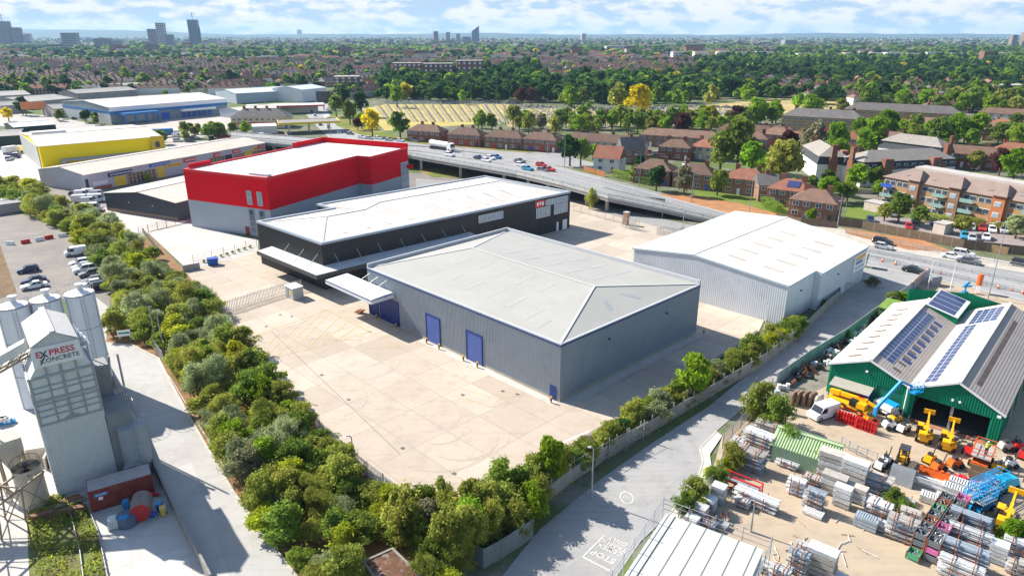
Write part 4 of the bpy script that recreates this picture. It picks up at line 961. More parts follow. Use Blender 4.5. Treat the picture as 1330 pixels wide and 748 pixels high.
# road-side wall of the plant: low concrete wall with fence along the service road edge
def fence(nm, lab, cat, px, h, post_gap, kind, mt, pm=None, z0=0.0, post_h=None, group=None, pts=None):
    """kind: 'palisade', 'mesh', 'board', 'wall', 'rail'; one thing with panels and every post a part"""
    P = pts or GG(px); c = P[0]; t = thing(nm, lab, cat, (c.x, c.y, 0), 0, group); loc = (c.x, c.y, 0)
    pan = MB(); posts = 0
    for i in range(len(P)-1):
        a, b_ = P[i], P[i+1]; d = b_-a; L_ = d.length
        if L_ < .05: continue
        d = d/L_; n = max(1, round(L_/post_gap))
        if kind == 'palisade':
            k = int(L_/.3)
            for j in range(k+1): q = a+d*(j*L_/max(k, 1)); pan.box(q.x, q.y, z0+.05, .10, .03, h-.05, atan2(d.y, d.x))
            for z in (.35, h-.35): pan.beam(V3(a, z0+z), V3(b_, z0+z), .05, .07)
        elif kind == 'mesh':
            k = int(L_/.5)
            for j in range(k+1): q = a+d*(j*L_/max(k, 1)); pan.box(q.x, q.y, z0, .025, .025, h, atan2(d.y, d.x))
            for z in (.2, .8, 1.4, h-.05): pan.beam(V3(a, z0+min(z, h)), V3(b_, z0+min(z, h)), .03, .03)
        elif kind == 'rail':
            for z in (h*.55, h-.05): pan.beam(V3(a, z0+z), V3(b_, z0+z), .06, .1)
        else:
            th = .06 if kind == 'board' else .22
            nn = V2(-d.y, d.x)*th/2; pan.prism([a-nn, b_-nn, b_+nn, a+nn], z0, z0+h)
        if kind != 'wall':
            for j in range(n+(i == len(P)-2)):
                q = a+d*(j*L_/n); mm = MB(); mm.box(q.x, q.y, z0, .09, .09, post_h or h+.1, atan2(d.y, d.x))
                if posts < 98: mm.build('post', pm or mt, t, loc)
                posts += 1
    pan.build('panel', mt, t, loc); return t
fence('plant_wall', 'rough low concrete wall between the plant yard and the service road', 'wall', [(128,462),(150,502),(182,562),(206,622),(240,692),(276,762)], 1.5, 3, 'wall', M('plant_wall', (.25,.24,.22), .9, .2, .7, bump=.4, fine=3))
fence('weed_rail', 'thin rail dividing the weed bed, nearer the slab', 'rail', [(112,655),(128,692),(142,760)], .35, 2.5, 'rail', galv)
fence('weed_rail', 'thin rail through the middle of the weed bed', 'rail', [(92,668),(104,715),(110,760)], .35, 2.5, 'rail', galv)
# sign, gate and barrier by the service road
t = thing('notice_board', 'white and green notice board in front of the shrubs where the service road forks', 'sign', (*G(163,443), 0), .25)
m = MB(); m.box(0,0,.9,2.0,.06,1.1); bd_ = m.build('board', white_paint, t); m = MB(); m.box(0,-.04,1.35,1.7,.02,.3); o = m.build('stripe', M('sign_green', (.03,.22,.12), .5, .1, 1), t); o.parent = bd_
for x in (-.8, .8): m = MB(); m.box(x,0.05,0,.08,.08,1.0); m.build('post', galv, t)
fence('field_gate', 'open grey steel palisade gate beside the service road', 'gate', [(199,452),(213,471)], 2.0, 2.5, 'palisade', galv)
for (bx, by, ty), lb in (((203,448,398), 'thin grey pole in the shrub belt beside the gate, left of the pair'), ((213,456,402), 'thin grey pole in the shrub belt beside the gate, right of the pair')):
    h = max(5, HT(bx, by, ty)); t = thing('utility_pole', lb, 'pole', (*G(bx, by), 0)); m = MB(); m.tube((0,0,0), (0,0,h), .09, 8, .06); m.build('shaft', galv, t); m = MB(); m.box(.2,0,h-.1,.6,.1,.08); m.build('bracket', galv, t)
# ---------------------------------------------------------------- concrete yard fittings
def bollard(p, lab):
    t = thing('bollard', lab, 'bollard', (p.x, p.y, .02), 0, 'striped bollards by the doors'); m = MB(); m.cyl((0,0,0), .14, .35, 10); m.cyl((0,0,.7), .14, .3, 10); m.build('yellow_band', yellow_paint, t); m = MB(); m.cyl((0,0,.35), .141, .35, 10); m.build('black_band', dark_steel, t)
wn = nAB
for tt_, lb in ((.385,'left of the first blue roller door in the grey wall'), (.455,'right of the first blue roller door in the grey wall'), (.585,'left of the second blue roller door in the grey wall'), (.655,'right of the second blue roller door in the grey wall'), (.075,'left of the dock door under the canopy'), (.2,'right of the dock door under the canopy'), (.985,'at the near corner of the grey warehouse')):
    q = lerp(A, B, tt_)+wn*1.0; bollard(q, 'yellow and black bollard '+lb)
bollard(C+V2(1.2,-.6), 'yellow and black bollard at the far right corner of the grey warehouse')
# yellow box hatching and other paint on the slabs
m = MB(); Ht = GG([(330,452),(345,430),(436,408),(478,430),(447,444),(368,470)])
c0_, c1_, c2_, c3_ = G(327,462), G(432,404), G(482,431), G(370,470)
hx = [G(324,448), G(428,402), G(480,431), G(350,470)]
def pline(mb, a, b, w, z=.042):
    d = (b-a).normalized(); n = V2(-d.y, d.x)*w/2; mb.face([V3(a-n, z), V3(b-n, z), V3(b+n, z), V3(a+n, z)])
for p_, q_ in (((428,402),(480,431)),((414,450),(480,431)),((330,437),(428,402)),((338,468),(414,450)),((475,452),(517,450))):
    pline(m, G(*p_), G(*q_), .14)
for k, (p_, q_) in enumerate((((334,463),(372,424)),((338,468),(396,416)),((356,466),(416,408)),((374,461),(430,405)),((395,456),(442,411)),((414,450),(453,417)),((434,444),(465,424)))): pline(m, G(*p_), G(*q_), .13, .044)
for k in range(4): pline(m, G(345+30*k, 437-5*k), G(392+26*k, 455-6*k), .1, .046)
for p_, q_ in (((395,440),(470,442)),((480,432),(517,452)),((598,505),(656,520)),((656,520),(640,529)),((640,529),(585,512))): pline(m, G(*p_), G(*q_), .1, .045)
o = m.build('yellow_hatching', M('worn_yellow_paint', (.56,.44,.22), .85, .25, 2)); o['kind'] = 'structure'
m = MB()
for cx, cy, r, a0, a1 in ((572,560,3.0,-.3,1.6),(600,570,4.6,-.6,1.7),(605,565,5.6,-.5,1.5),(590,556,2.2,0,1.5),(575,572,6.6,-.7,1.4),(610,580,7.6,-.5,1.3),(560,540,4,-.2,2.2),(470,470,6,.2,1.6),(430,520,5,.6,2.4),(690,540,6,2.8,4.4),(520,450,7,3.0,4.2),(640,480,4,3.2,4.6)):
    c_ = G(cx, cy); az_ = [a0+(a1-a0)*k/24-1.6 for k in range(25)]; zt_ = .026+.0004*int(r*10 % 17)
    for ka in range(24): m.face([(c_.x+rr*cos(a_), c_.y+rr*sin(a_), zt_) for rr, a_ in ((r-.1,az_[ka]),(r+.1,az_[ka]),(r+.1,az_[ka+1]),(r-.1,az_[ka+1]))])
o = m.build('tyre_marks', M('rubber_marks', (.40,.335,.275), .9, .2, 3)); o['kind'] = 'structure'
m = MB()
for px in ((418,487),(453,519),(480,431),(364,409),(379,411),(346,424),(572,619),(590,615),(523,582),(601,513),(653,508),(672,512)):
    c_ = G(*px); m.box(c_.x, c_.y, .02, .55, .45, .02, A45)
o = m.build('drain_covers', M('drain_iron', (.12,.11,.10), .7, .3, 4)); o['kind'] = 'structure'
m = MB(); pline(m, G(352,430), G(520,590), .07, .031); pline(m, G(380,520), G(413,527), .2, .033); o = m.build('drain_channel', M('drain_iron', (.12,.11,.10))); o['kind'] = 'structure'
m = MB(); pline(m, G(765,560), G(722,578), .25, .03); o = m.build('white_line', road_white); o['kind'] = 'structure'
# raised yard edge (retaining kerb) above the right-hand road
strip('yard_edge', [(985,432),(960,452),(800,548),(740,585),(700,612)], .5, -.4, .75, M('yard_edge', (.20,.18,.16), .9, .2, .8), -1)
# fences
pal = galv
fence('yard_fence', 'grey mesh fence with swing gates between the yard and the pale forecourt', 'palisade gate', [(284,408),(308,401),(338,391),(371,381),(392,377)], 2.2, 3.0, 'palisade', M('pale_galvanised', (.50,.51,.52), .5, .1, 2))
fence('yard_fence', 'grey palisade fence along the shrub belt edge of the concrete yard', 'fence', [(343,484),(380,524),(430,577),(478,618),(520,652)], 2.0, 3.0, 'palisade', galv)
fence('mesh_fence', 'grey mesh fence with low shrubs in front of the red storage block forecourt', 'fence', [(252,344),(276,338),(306,330),(334,321)], 2.2, 3.0, 'mesh', galv)
fence('mesh_fence', 'dark mesh fence beside the charcoal shed', 'fence', [(181,305),(228,292)], 2.0, 3.0, 'mesh', dark_steel)
fence('retaining_wall', 'short dark wall between shrub belt and pale forecourt', 'wall', [(186,302),(208,330)], 1.2, 3, 'wall', M('dark_wall', (.12,.11,.10), .9, .2, 1))
fence('block_wall', 'low block wall at the corner of the pale forecourt', 'wall', [(238,353),(260,349)], 1.4, 3, 'wall', concrete_block)
cf = M('concrete_panel_fence', (.27,.26,.24), .9, .18, .5, bump=.3, fine=4)
fence('panel_fence', 'weathered concrete panel fence between the road and the tree belt by the yard', 'fence', [(690,668),(740,628),(800,588),(860,553),(912,522),(985,478),(1035,440)], 1.9, 2.6, 'board', cf, M('concrete_post', (.36,.35,.33), .9, .15, 1), post_h=2.6)
fence('mesh_fence', 'tall mesh fence with cranked posts along the road verge', 'fence', [(700,662),(745,622),(790,596),(835,572)], 2.5, 2.6, 'mesh', galv, post_h=3.0)
fence('sheet_fence', 'ribbed grey sheet fence below the leafy bushes at the road corner', 'fence', [(598,722),(628,738),(650,726),(692,698)], 2.3, 2.6, 'board', M('grey_green_sheet', (.13,.165,.175), .7, .15, .6, rib=(radians(40), .35, .9)))
fence('panel_fence', 'grey fence wall beside the white shed and access road', 'fence', [(1040,436),(1075,400),(1090,388),(1088,378)], 1.8, 2.6, 'board', cf)
fence('palisade_gate', 'grey gate between the white shed and the road', 'gate', [(1087,378),(1120,380)], 2.0, 2.5, 'palisade', galv)
fence('palisade_fence', 'pale sheet hoarding between the access road and the green sheds', 'fence', [(1008,500),(1050,470),(1096,442),(1142,408),(1176,384),(1206,360)], 2.0, 2.6, 'board', M('hoarding', (.40,.42,.42), .7, .12, .8), galv)
fence('palisade_fence', 'galvanised palisade fence at the yard entrance beside the road', 'fence', [(938,582),(962,556),(1002,508)], 2.0, 2.6, 'palisade', galv)
fence('scaffold_fence', 'galvanised mesh fence between the pavement and the stacked scaffolding', 'fence', [(880,682),(905,655),(932,628),(938,600)], 2.0, 2.6, 'mesh', galv)
# gates at the far entrance
t = thing('turnstile', 'grey caged turnstile gate by the yard entrance behind the black warehouse', 'gate', (*G(818,297), 0), A45)
m = MB()
for x in (-2, -.8, .4, 1.6, 2.4):
    for y in (-.6, .6): m.tube((x,y,0), (x,y,2.4), .06, 6)
for z in (.3, 1.2, 2.4):
    for y in (-.6, .6): m.beam((-2,y,z), (2.4,y,z), .06, .06)
for x in (-2,-.8,.4,1.6,2.4): m.beam((x,-.6,2.4), (x,.6,2.4), .06, .06)
m.build('cage', galv, t)
m = MB()
for k in range(14): m.tube((.4+k*.14,-.6,0), (.4+k*.14,-.6,2.4), .025, 4)
m.build('bar_panel', galv, t)
fence('entrance_gate', 'low grey swing gate across the entrance road', 'gate', [(853,305),(862,303),(880,306),(888,304)], 1.9, 1.5, 'palisade', galv)
fence('roadside_fence', 'galvanised mesh fence beside the lower road below the flyover', 'fence', [(745,274),(775,282),(808,291)], 1.9, 3, 'mesh', galv)
t = thing('brick_pier', 'brown brick pier by the entrance turnstile', 'pier', (*G(813,292), 0), A45); m = MB(); m.box(0,0,0,1.2,1.2,3.4); m.build('pier', MATS['brown_brick'], t); m = MB(); m.box(0,0,3.4,1.4,1.4,.12); m.build('cap', kerbm, t)
# skips, huts, small stuff on the yard
t = thing('storage_hut', 'small grey electricity kiosk with yellow notice between the two warehouses', 'kiosk', (*G(383,386), 0), A45)
m = MB(); m.box(0,0,0,3.0,2.2,2.3); m.build('body', M('kiosk_grey', (.42,.42,.41), .7, .1, 1), t); m = MB(); m.box(0,0,2.3,3.2,2.4,.12); m.build('roof', white_trim, t); m = MB(); m.box(.5,-1.12,.9,.5,.03,.7); m.build('notice', yel_s, t); m = MB(); m.box(-.6,-1.12,.1,.9,.04,2.0); m.build('door', galv, t)
t = thing('waste_container', 'blue steel waste container beside the mesh fence on the pale forecourt', 'skip', (*G(277,344), 0), .3)
m = MB(); m.hexa([(-1,-.6,.15),(1,-.6,.15),(1,.6,.15),(-1,.6,.15)], [(-1.1,-.75,1.5),(1.1,-.75,1.5),(1.1,.75,1.5),(-1.1,.75,1.5)]); m.build('body', M('waste_blue', (.02,.12,.38), .5, .1, 1), t); m = MB(); m.box(0,0,1.5,2.3,1.6,.1); m.build('lid', blue_s, t)
t = thing('grit_bin', 'small red plastic bin at the left end of the yard gates', 'bin', (*G(283,410), 0), .3); m = MB(); m.hexa([(-.8,-.4,0),(.8,-.4,0),(.8,.4,0),(-.8,.4,0)], [(-.9,-.5,.9),(.9,-.5,.9),(.9,.5,.9),(-.9,.5,.9)]); m.build('body', red_paint, t); m = MB(); m.box(0,0,.9,1.85,1.05,.1); m.build('lid', red_paint, t)
t = thing('pallet_pile', 'pile of red and brown pallets under the grey warehouse canopy', 'pallet pile', (*(A-dAB*1.5+nAB*1.5), 0), A45)
for k in range(4): m = MB(); m.box(.2*k-.3,.1*k,.03+.16*k,1.2,1.0,.13,.1*k); m.build('pallet', rust if k % 2 else wood, t)
def lamp(px, ty, lab, arm=1.6, mt=galv, z=0.0, h=None, head=None):
    p = G(px[0], px[1], z); h = h or max(4, HT(px[0], px[1], ty)); t = thing('street_lamp', lab, 'street lamp', (p.x, p.y, z), 0, 'street lamps')
    m = MB(); m.tube((0,0,0), (0,0,h*.35), .12, 8); m.tube((0,0,h*.35), (0,0,h), .09, 8, .055); m.build('column', mt, t)
    m = MB(); m.tube((0,0,h), (-arm,0,h+.25), .05, 6); m.build('arm', mt, t); m = MB(); m.box(-arm-.15,0,h+.18,min(.8,.2+arm*.5),.26,.12); m.build('lantern', M('lantern_grey', (.42,.43,.44), .5, .1, 1), t); return t
lamp((460,606), 570, 'slim dark pole with small head at the near left corner of the yard', .25, dark_steel)
lamp((768,648), 583, 'pale lamp post in the verge fence by the sapling', .3)
lamp((992,436), 395, 'white floodlight pole beside the white shed and bushes', .2, white_paint)
lamp((886,305), 272, 'pale lamp post at the far yard entrance', .8)
lamp((1087,297), 252, 'tall lamp post where the flyover meets the white shed', 1.5)
lamp((1283,388), 285, 'tallest lamp post behind the green sheds on the trunk road edge', 1.5, h=15)
lamp((1205,374), 337, 'white pole left of the blue machine on the trunk road edge', .2, white_paint)
lamp((1234,377), 340, 'second white pole right of the hoarding on the trunk road edge', .2, white_paint)
for (px, ty, lb) in (((830,246),202,'lamp post beside the hedge on the far kerb of the flyover'), ((973,276),232,'lamp post on the dry green bank'), ((860,283),258,'thin lamp post on the flyover parapet'), ((733,222),165,'tall lamp post by the round bushes at the junction'), ((603,223),192,'lamp post below the flyover behind the black warehouse'), ((566,216),190,'lamp post below the flyover nearest the red block'), ((660,190),162,'lamp post in front of the brick semis'), ((711,200),172,'lamp post at the junction mouth'), ((898,262),215,'lamp post on the bank beside the bare tree'), ((310,190),172,'lamp post beside the trade units'), ((240,182),160,'wooden pole behind the yellow store'), ((430,178),155,'lamp post by the filling station'), ((1017,236),214,'lamp post by the olive tree'), ((1095,292),262,'lamp post above the footway by the panel fence'), ((975,690),655,'slim pole in the scaffolding yard')):
    lamp(px, ty, lb)

# ---------------------------------------------------------------- green twin sheds
o0 = V2(45.0, 88.1); gx = V2(.74, -.673).normalized(); gy = V2(-gx.y, gx.x); ga = atan2(gx.y, gx.x)
def GP(a, b): return o0+gx*a+gy*b
fib = M('fibre_roof', (.60,.56,.49), .75, .1, .3, rib=(ga, .35, .3), dirt=((.36,.30,.24), .5, .3)); fib2 = M('grey_fibre_roof', (.40,.35,.31), .8, .12, .3, rib=(ga, .35, .3), dirt=((.28,.23,.20), .6, .3))  # second sheet is greyer: right-hand slopes, one roof strip and the rear block
solar = M('solar_cells', (.035,.05,.14), .25, .15, 2, spec=.6); solar_f = M('solar_frame', (.45,.47,.50), .4, .05, 1)
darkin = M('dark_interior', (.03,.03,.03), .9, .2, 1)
def gshed(lab, x0, x1, y0, y1, ze, zr, doors):
    c = GP((x0+x1)/2, (y0+y1)/2); loc = (c.x, c.y, 0); t = thing('green_shed', lab, 'shed', loc); xm = (x0+x1)/2; m = MB()
    def W(p, q, z1, z2, z0=0.0): m.wall(GP(*p), GP(*q), z0, z1, .3, .05, 0, z2)
    segs = []; cur = x0
    zs = lambda x: ze+(zr-ze)*(1-abs(x-xm)/(xm-x0))
    xs = sorted(set([x0, xm, x1]+[d[0] for d in doors]+[d[1] for d in doors]))
    for a, b in zip(xs, xs[1:]):
        dz = [d[2] for d in doors if d[0] <= a+1e-6 and b <= d[1]+1e-6]
        W((a, y0), (b, y0), zs(a), zs(b), dz[0] if dz else 0.0)
    W((x1, y0), (x1, y1), ze, ze); W((x1, y1), (xm, y1), ze, zr); W((xm, y1), (x0, y1), zr, ze); W((x0, y1), (x0, y0), ze, ze)
    m.build('wall', green_clad, t, loc)
    m = MB()
    for xa, xb, za, zb, mt in ((x0-.25, xm, ze, zr, 0), (xm, x1+.25, zr, ze, 1)):
        b_ = [V3(GP(xa, y0-.25), za+.03), V3(GP(xb, y0-.25), zb+.03), V3(GP(xb, y1), zb+.03), V3(GP(xa, y1), za+.03)]; m.hexa(b_, [p+UP*.1 for p in b_], mt)
    m.build('roof', [fib, fib2], t, loc)
    m = MB(); m.beam(V3(GP(xm, y0-.28), zr+.2), V3(GP(xm, y1), zr+.2), .45, .1); m.build('ridge_cap', M('cream_ridge', (.6,.57,.5), .6, .1, 1), t, loc)
    m = MB()
    for xa, xb, za, zb in ((x0-.25, xm, ze, zr), (xm, x1+.25, zr, ze)): m.beam(V3(GP(xa, y0-.3), za+.05), V3(GP(xb, y0-.3), zb+.05), .08, .26)
    m.build('barge_board', white_trim, t, loc)
    return t, loc, xm
def roof_panel(nm, par, loc, xm, x0, x1, ze, zr, side, s0, s1, y0, y1, mt, lift=.17, th=.05, sub=None):
    """slab on one roof slope; s measured from the eaves (0) to the ridge (1)"""
    e = x0 if side < 0 else x1
    xa, xb = lerp(e, xm, s0), lerp(e, xm, s1); za, zb = lerp(ze, zr, s0), lerp(ze, zr, s1)
    m = MB(); b_ = [V3(GP(xa, y0), za+lift), V3(GP(xb, y0), zb+lift), V3(GP(xb, y1), zb+lift), V3(GP(xa, y1), za+lift)]; m.hexa(b_, [p+UP*th for p in b_])
    o = m.build(nm, mt, par, loc)
    if sub: o.parent = sub
    return o
def array(par, loc, xm, x0, x1, ze, zr, side, s0, s1, y0, y1, nx, ny):
    f = roof_panel('solar_array', par, loc, xm, x0, x1, ze, zr, side, s0, s1, y0, y1, solar_f, .17, .05)
    m = MB(); e = x0 if side < 0 else x1
    for i in range(nx):
        for j in range(ny):
            a, b = s0+(s1-s0)*(i+.05)/nx, s0+(s1-s0)*(i+.95)/nx; c, d = y0+(y1-y0)*(j+.04)/ny, y0+(y1-y0)*(j+.96)/ny
            b_ = [V3(GP(lerp(e, xm, a), c), lerp(ze, zr, a)+.225), V3(GP(lerp(e, xm, b), c), lerp(ze, zr, b)+.225), V3(GP(lerp(e, xm, b), d), lerp(ze, zr, b)+.225), V3(GP(lerp(e, xm, a), d), lerp(ze, zr, a)+.225)]
            m.face(b_)
    o = m.build('cells', solar, par, loc); o.parent = f; return f
ze, zr = 4.3, 6.5
t1, l1, xm = gshed('green gabled workshop with solar panels and blue doors, left of the open fronted twin', 0, 9.9, 0, 31, ze, zr, [(6.3, 9.4, 3.2)])
for k in range(9): roof_panel('rooflight', t1, l1, xm, 0, 9.9, ze, zr, -1, .30, .62, 2.0+k*2.9, 2.7+k*2.9, M('brown_rooflight', (.16,.11,.08), .6, .2, 1))
array(t1, l1, xm, 0, 9.9, ze, zr, 1, .56, .95, 2.4, 25, 2, 18)
for k in range(9): 
    array(t1, l1, xm, 0, 9.9, ze, zr, 1, .22, .5, 2.6+k*2.5, 3.9+k*2.5, 1, 1) if k else None
    roof_panel('rooflight', t1, l1, xm, 0, 9.9, ze, zr, 1, .12, .5, 1.4+k*2.5, 2.1+k*2.5, MATS['brown_rooflight'], .165, .04)
m = MB(); m.hexa([V3(GP(.8,-.05),2.6), V3(GP(.8,-2.2),2.2), V3(GP(6.0,-2.2),2.2), V3(GP(6.0,-.05),2.6)], [V3(GP(.8,-.05),2.7), V3(GP(.8,-2.2),2.3), V3(GP(6.0,-2.2),2.3), V3(GP(6.0,-.05),2.7)]); m.build('lean_to_roof', M('leanto_felt', (.34,.32,.27), .9, .1, .6), t1, l1)
for x in (.9, 3.4, 5.9): m = MB(); m.beam(V3(GP(x,-2.1),0), V3(GP(x,-2.1),2.2), .12, .12); m.build('lean_to_post', green_clad, t1, l1)
def gpanel(nm, par, loc, x0, x1, z0, z1, mt, y=-.1, th=.05):
    m = MB(); m.hexa([V3(GP(x0,y),z0), V3(GP(x1,y),z0), V3(GP(x1,y+th),z0), V3(GP(x0,y+th),z0)], [V3(GP(x0,y),z1), V3(GP(x1,y),z1), V3(GP(x1,y+th),z1), V3(GP(x0,y+th),z1)]); return m.build(nm, mt, par, loc)
gpanel('door', t1, l1, 3.0, 4.6, .05, 2.3, M('maroon_door', (.22,.03,.04)), -.12); gpanel('door', t1, l1, 4.8, 6.0, .05, 2.3, blue_s, -.12)
gpanel('roller_door', t1, l1, 6.3, 9.4, .7, 3.2, M('green_roller', (.01,.15,.09), .5, .1, 1), .05); gpanel('plinth', t1, l1, 6.3, 9.4, 0, .68, M('white_wall', (.66,.67,.68)), .03)
gpanel('floodlight', t1, l1, 4.6, 4.9, 4.7, 4.9, white_paint, -.3, .2)
t2, l2, xm2 = gshed('green gabled workshop with wide dark open front and central grey post, right hand twin', 10.2, 20.6, -.4, 36, ze, zr+.5, [(11.0, 15.2, 3.5), (15.2, 15.4, 3.5), (15.4, 19.4, 3.5)])
zr2 = zr+.5
roof_panel('solar_frame', t2, l2, xm2, 10.2, 20.6, ze, zr2, -1, .05, .515, .2, 35, white_trim, .15, .03)
array(t2, l2, xm2, 10.2, 20.6, ze, zr2, -1, .07, .50, .6, 26, 3, 16); array(t2, l2, xm2, 10.2, 20.6, ze, zr2, -1, .08, .92, 26.5, 34.5, 5, 5)
roof_panel('roof_strip', t2, l2, xm2, 10.2, 20.6, ze, zr2, -1, .52, .68, .6, 24, MATS['grey_fibre_roof'], .165, .03); roof_panel('roof_strip', t2, l2, xm2, 10.2, 20.6, ze, zr2, -1, .70, .95, 0, 36, white_roof, .15, .03)
roof_panel('roof_strip', t2, l2, xm2, 10.2, 20.6, ze, zr2, 1, .48, .72, 2, 30, M('dark_brown_strip', (.16,.12,.11), .8, .2, .6), .15, .03)
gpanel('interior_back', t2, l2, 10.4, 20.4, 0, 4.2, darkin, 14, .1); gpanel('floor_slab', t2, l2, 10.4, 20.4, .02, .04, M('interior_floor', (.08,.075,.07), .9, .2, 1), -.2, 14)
gpanel('centre_post', t2, l2, 15.15, 15.45, 0, 3.5, galv, -.3, .25); gpanel('threshold', t2, l2, 11, 19.4, .045, .06, M('red_threshold', (.36,.16,.09), .9, .2, 1), -.9, .8)
gpanel('floodlight', t2, l2, 15.0, 15.25, 4.4, 4.6, white_paint, -.8, .25); gpanel('floodlight', t2, l2, 15.8, 16.05, 4.4, 4.6, white_paint, -.8, .25); gpanel('floodlight', t2, l2, 20.0, 20.4, 4.0, 4.2, white_paint, -.9, .4)
for y in (5, 12, 19): m = MB(); q = GP(20.85, y); m.tube(V3(q,0), V3(q,ze), .08, 6); m.build('rain_pipe', galv, t2, l2)
m = MB(); q = GP(10.05,-.6); m.tube(V3(q,0), V3(q,ze), .1, 6); m.build('rain_pipe', white_trim, t2, l2)
# taller green gable block behind the left shed
c = GP(9, 42); loc = (c.x, c.y, 0); t3 = thing('green_shed', 'taller green gabled block behind the two solar roofed sheds', 'shed', loc); m = MB()
Bx0, Bx1, By0, By1, bze, bzr = .5, 19.0, 37.2, 40.5, 5.6, 7.0; bxm = 9.5
m.wall(GP(Bx0,By0), GP(bxm,By0), 0, bze, .3, .05, 0, bzr); m.wall(GP(bxm,By0), GP(Bx1,By0), 0, bzr, .3, .05, 0, bze); m.wall(GP(Bx1,By0), GP(Bx1,By1), 0, bze, .3, .05, 0, 3.4); m.wall(GP(Bx0,By1), GP(Bx0,By0), 0, 3.4, .3, .05, 0, bze); m.wall(GP(Bx1,By1), GP(Bx0,By1), 0, 3.2, .3)
m.build('wall', green_clad, t3, loc); m = MB()
for xa, xb, za, zb in ((Bx0,bxm,bze,bzr),(bxm,Bx1,bzr,bze)):
    b_ = [V3(GP(xa,By0+.2),za-.6), V3(GP(xb,By0+.2),zb-.6), V3(GP(xb,By1),zb-2.2), V3(GP(xa,By1),za-2.2)]; m.hexa(b_, [p+UP*.08 for p in b_])
m.build('roof', fib2, t3, loc)
# raised solar canopy linking left shed and the block
c = GP(8, 31); t4 = thing('solar_roof_bay', 'raised solar panelled roof bay with white edge at the far end of the left shed', 'shed', (c.x, c.y, 0)); loc = (c.x, c.y, 0)
m = MB(); b_ = [V3(GP(5.3,27.2),6.75), V3(GP(10.0,27.2),5.6), V3(GP(10.0,36.6),5.6), V3(GP(5.3,36.6),6.75)]; m.hexa(b_, [p+UP*.14 for p in b_]); m.build('roof', white_trim, t4, loc)
for i in range(4):
    m = MB(); 
    xa, xb = 5.5, 9.4; ya, yb = 27.5+i*2.25, 29.6+i*2.25; f = lambda x: 6.75-(x-5.3)*1.15/4.7+.16
    m.face([V3(GP(xa,ya),f(xa)), V3(GP(xb,ya),f(xb)), V3(GP(xb,yb),f(xb)), V3(GP(xa,yb),f(xa))]); m.build('solar_panel', solar, t4, loc)
m = MB(); m.wall(GP(5.3,27.4), GP(9.9,27.4), 4.0, 6.7, .3, .04, 0, 5.6); m.wall(GP(9.9,27.4), GP(9.9,36.4), 3.0, 5.6, .3); m.wall(GP(9.9,36.4), GP(5.3,36.4), 3.0, 5.6, .3); m.wall(GP(5.3,36.4), GP(5.3,27.4), 3.0, 6.6, .3); m.build('wall', green_clad, t4, loc)
# small cabin with mossy roof, and green ribbed store
c = G(1160,414); t = thing('cabin', 'small green felt roofed cabin with white double doors beside the access road hoarding', 'cabin', (c.x, c.y, 0), ga); m = MB()
for p, q in (((-2,-2.8),(2,-2.8)),((2,-2.8),(2,2.8)),((2,2.8),(-2,2.8)),((-2,2.8),(-2,-2.8))): m.wall(p, q, 0, 2.5)
m.build('wall', M('moss_wall', (.10,.20,.08), .7, .15, 1), t); m = MB(); m.hexa([(-2.2,-3,2.5),(2.2,-3,2.35),(2.2,3,2.35),(-2.2,3,2.5)], [(-2.2,-3,2.65),(2.2,-3,2.5),(2.2,3,2.5),(-2.2,3,2.65)]); m.build('roof', M('mossy_felt', (.16,.26,.05), .95, .2, 1), t); m = MB()
m.box(-.6,-2.85,.2,.9,.05,2.0); m.box(.5,-2.85,.2,.9,.05,2.0); d_ = m.build('door', white_paint, t); m = MB(); m.box(-.6,-2.89,.9,.6,.03,1.0); m.box(.5,-2.89,.9,.6,.03,1.0); o = m.build('door_glass', glass, t); o.parent = d_
sa = [G(1018,545,2.8), G(1074,572,2.8)]; gd = (G(1092,603,2.4)-G(1030,575,2.4)); 
p_, q_ = G(1022,556,2.2), G(1080,594,2.2)
u_ = V2(.80,-.60); v_ = V2(.60,.80)
base = V2(31.0,70.9); loc = (base.x+u_.x*3.3, base.y+u_.y*4, 0)
t = thing('store_shed', 'pale green ribbed metal roofed store beside the leafy bushes in the yard', 'shed', loc); m = MB()
SHP = lambda a, b, z: V3(base+u_*a+v_*b, z)
SL, SW = 6.8, 4.6
for p, q in (((0,0),(SL,0)),((SL,SW),(0,SW)),((0,SW),(0,0))): m.wall(SHP(*p,0).xy, SHP(*q,0).xy, 0, 2.3, .3)
m.wall(SHP(SL,0,0).xy, SHP(SL,SW/2,0).xy, 0, 2.3, .3, .04, 0, 3.3); m.wall(SHP(SL,SW/2,0).xy, SHP(SL,SW,0).xy, 0, 3.3, .3, .04, 0, 2.3)
m.build('wall', M('pale_green_wall', (.36,.52,.34), .6, .1, 1), t, loc); m = MB()
rg = M('pale_green_roof', (.36,.47,.26), .55, .08, .7)
for s in (0, 1):
    a0, z0, z1 = (0-.3, 2.25, 3.35) if s == 0 else (SW+.3, 2.25, 3.35)
    k = int(SL/.3)
    for i in range(k+1):
        x = i*SL/k; m.beam(SHP(x, a0, z0+.14), SHP(x, SW/2, z1+.14), .1, .08)
    b_ = [SHP(-.3,a0,z0), SHP(SL+.3,a0,z0), SHP(SL+.3,SW/2,z1), SHP(-.3,SW/2,z1)]; m.hexa(b_, [p+UP*.09 for p in b_])
m.build('roof', rg, t, loc); m = MB(); m.beam(SHP(-.3,SW/2,3.52), SHP(SL+.3,SW/2,3.52), .5, .08); m.build('ridge_cap', rg, t, loc)
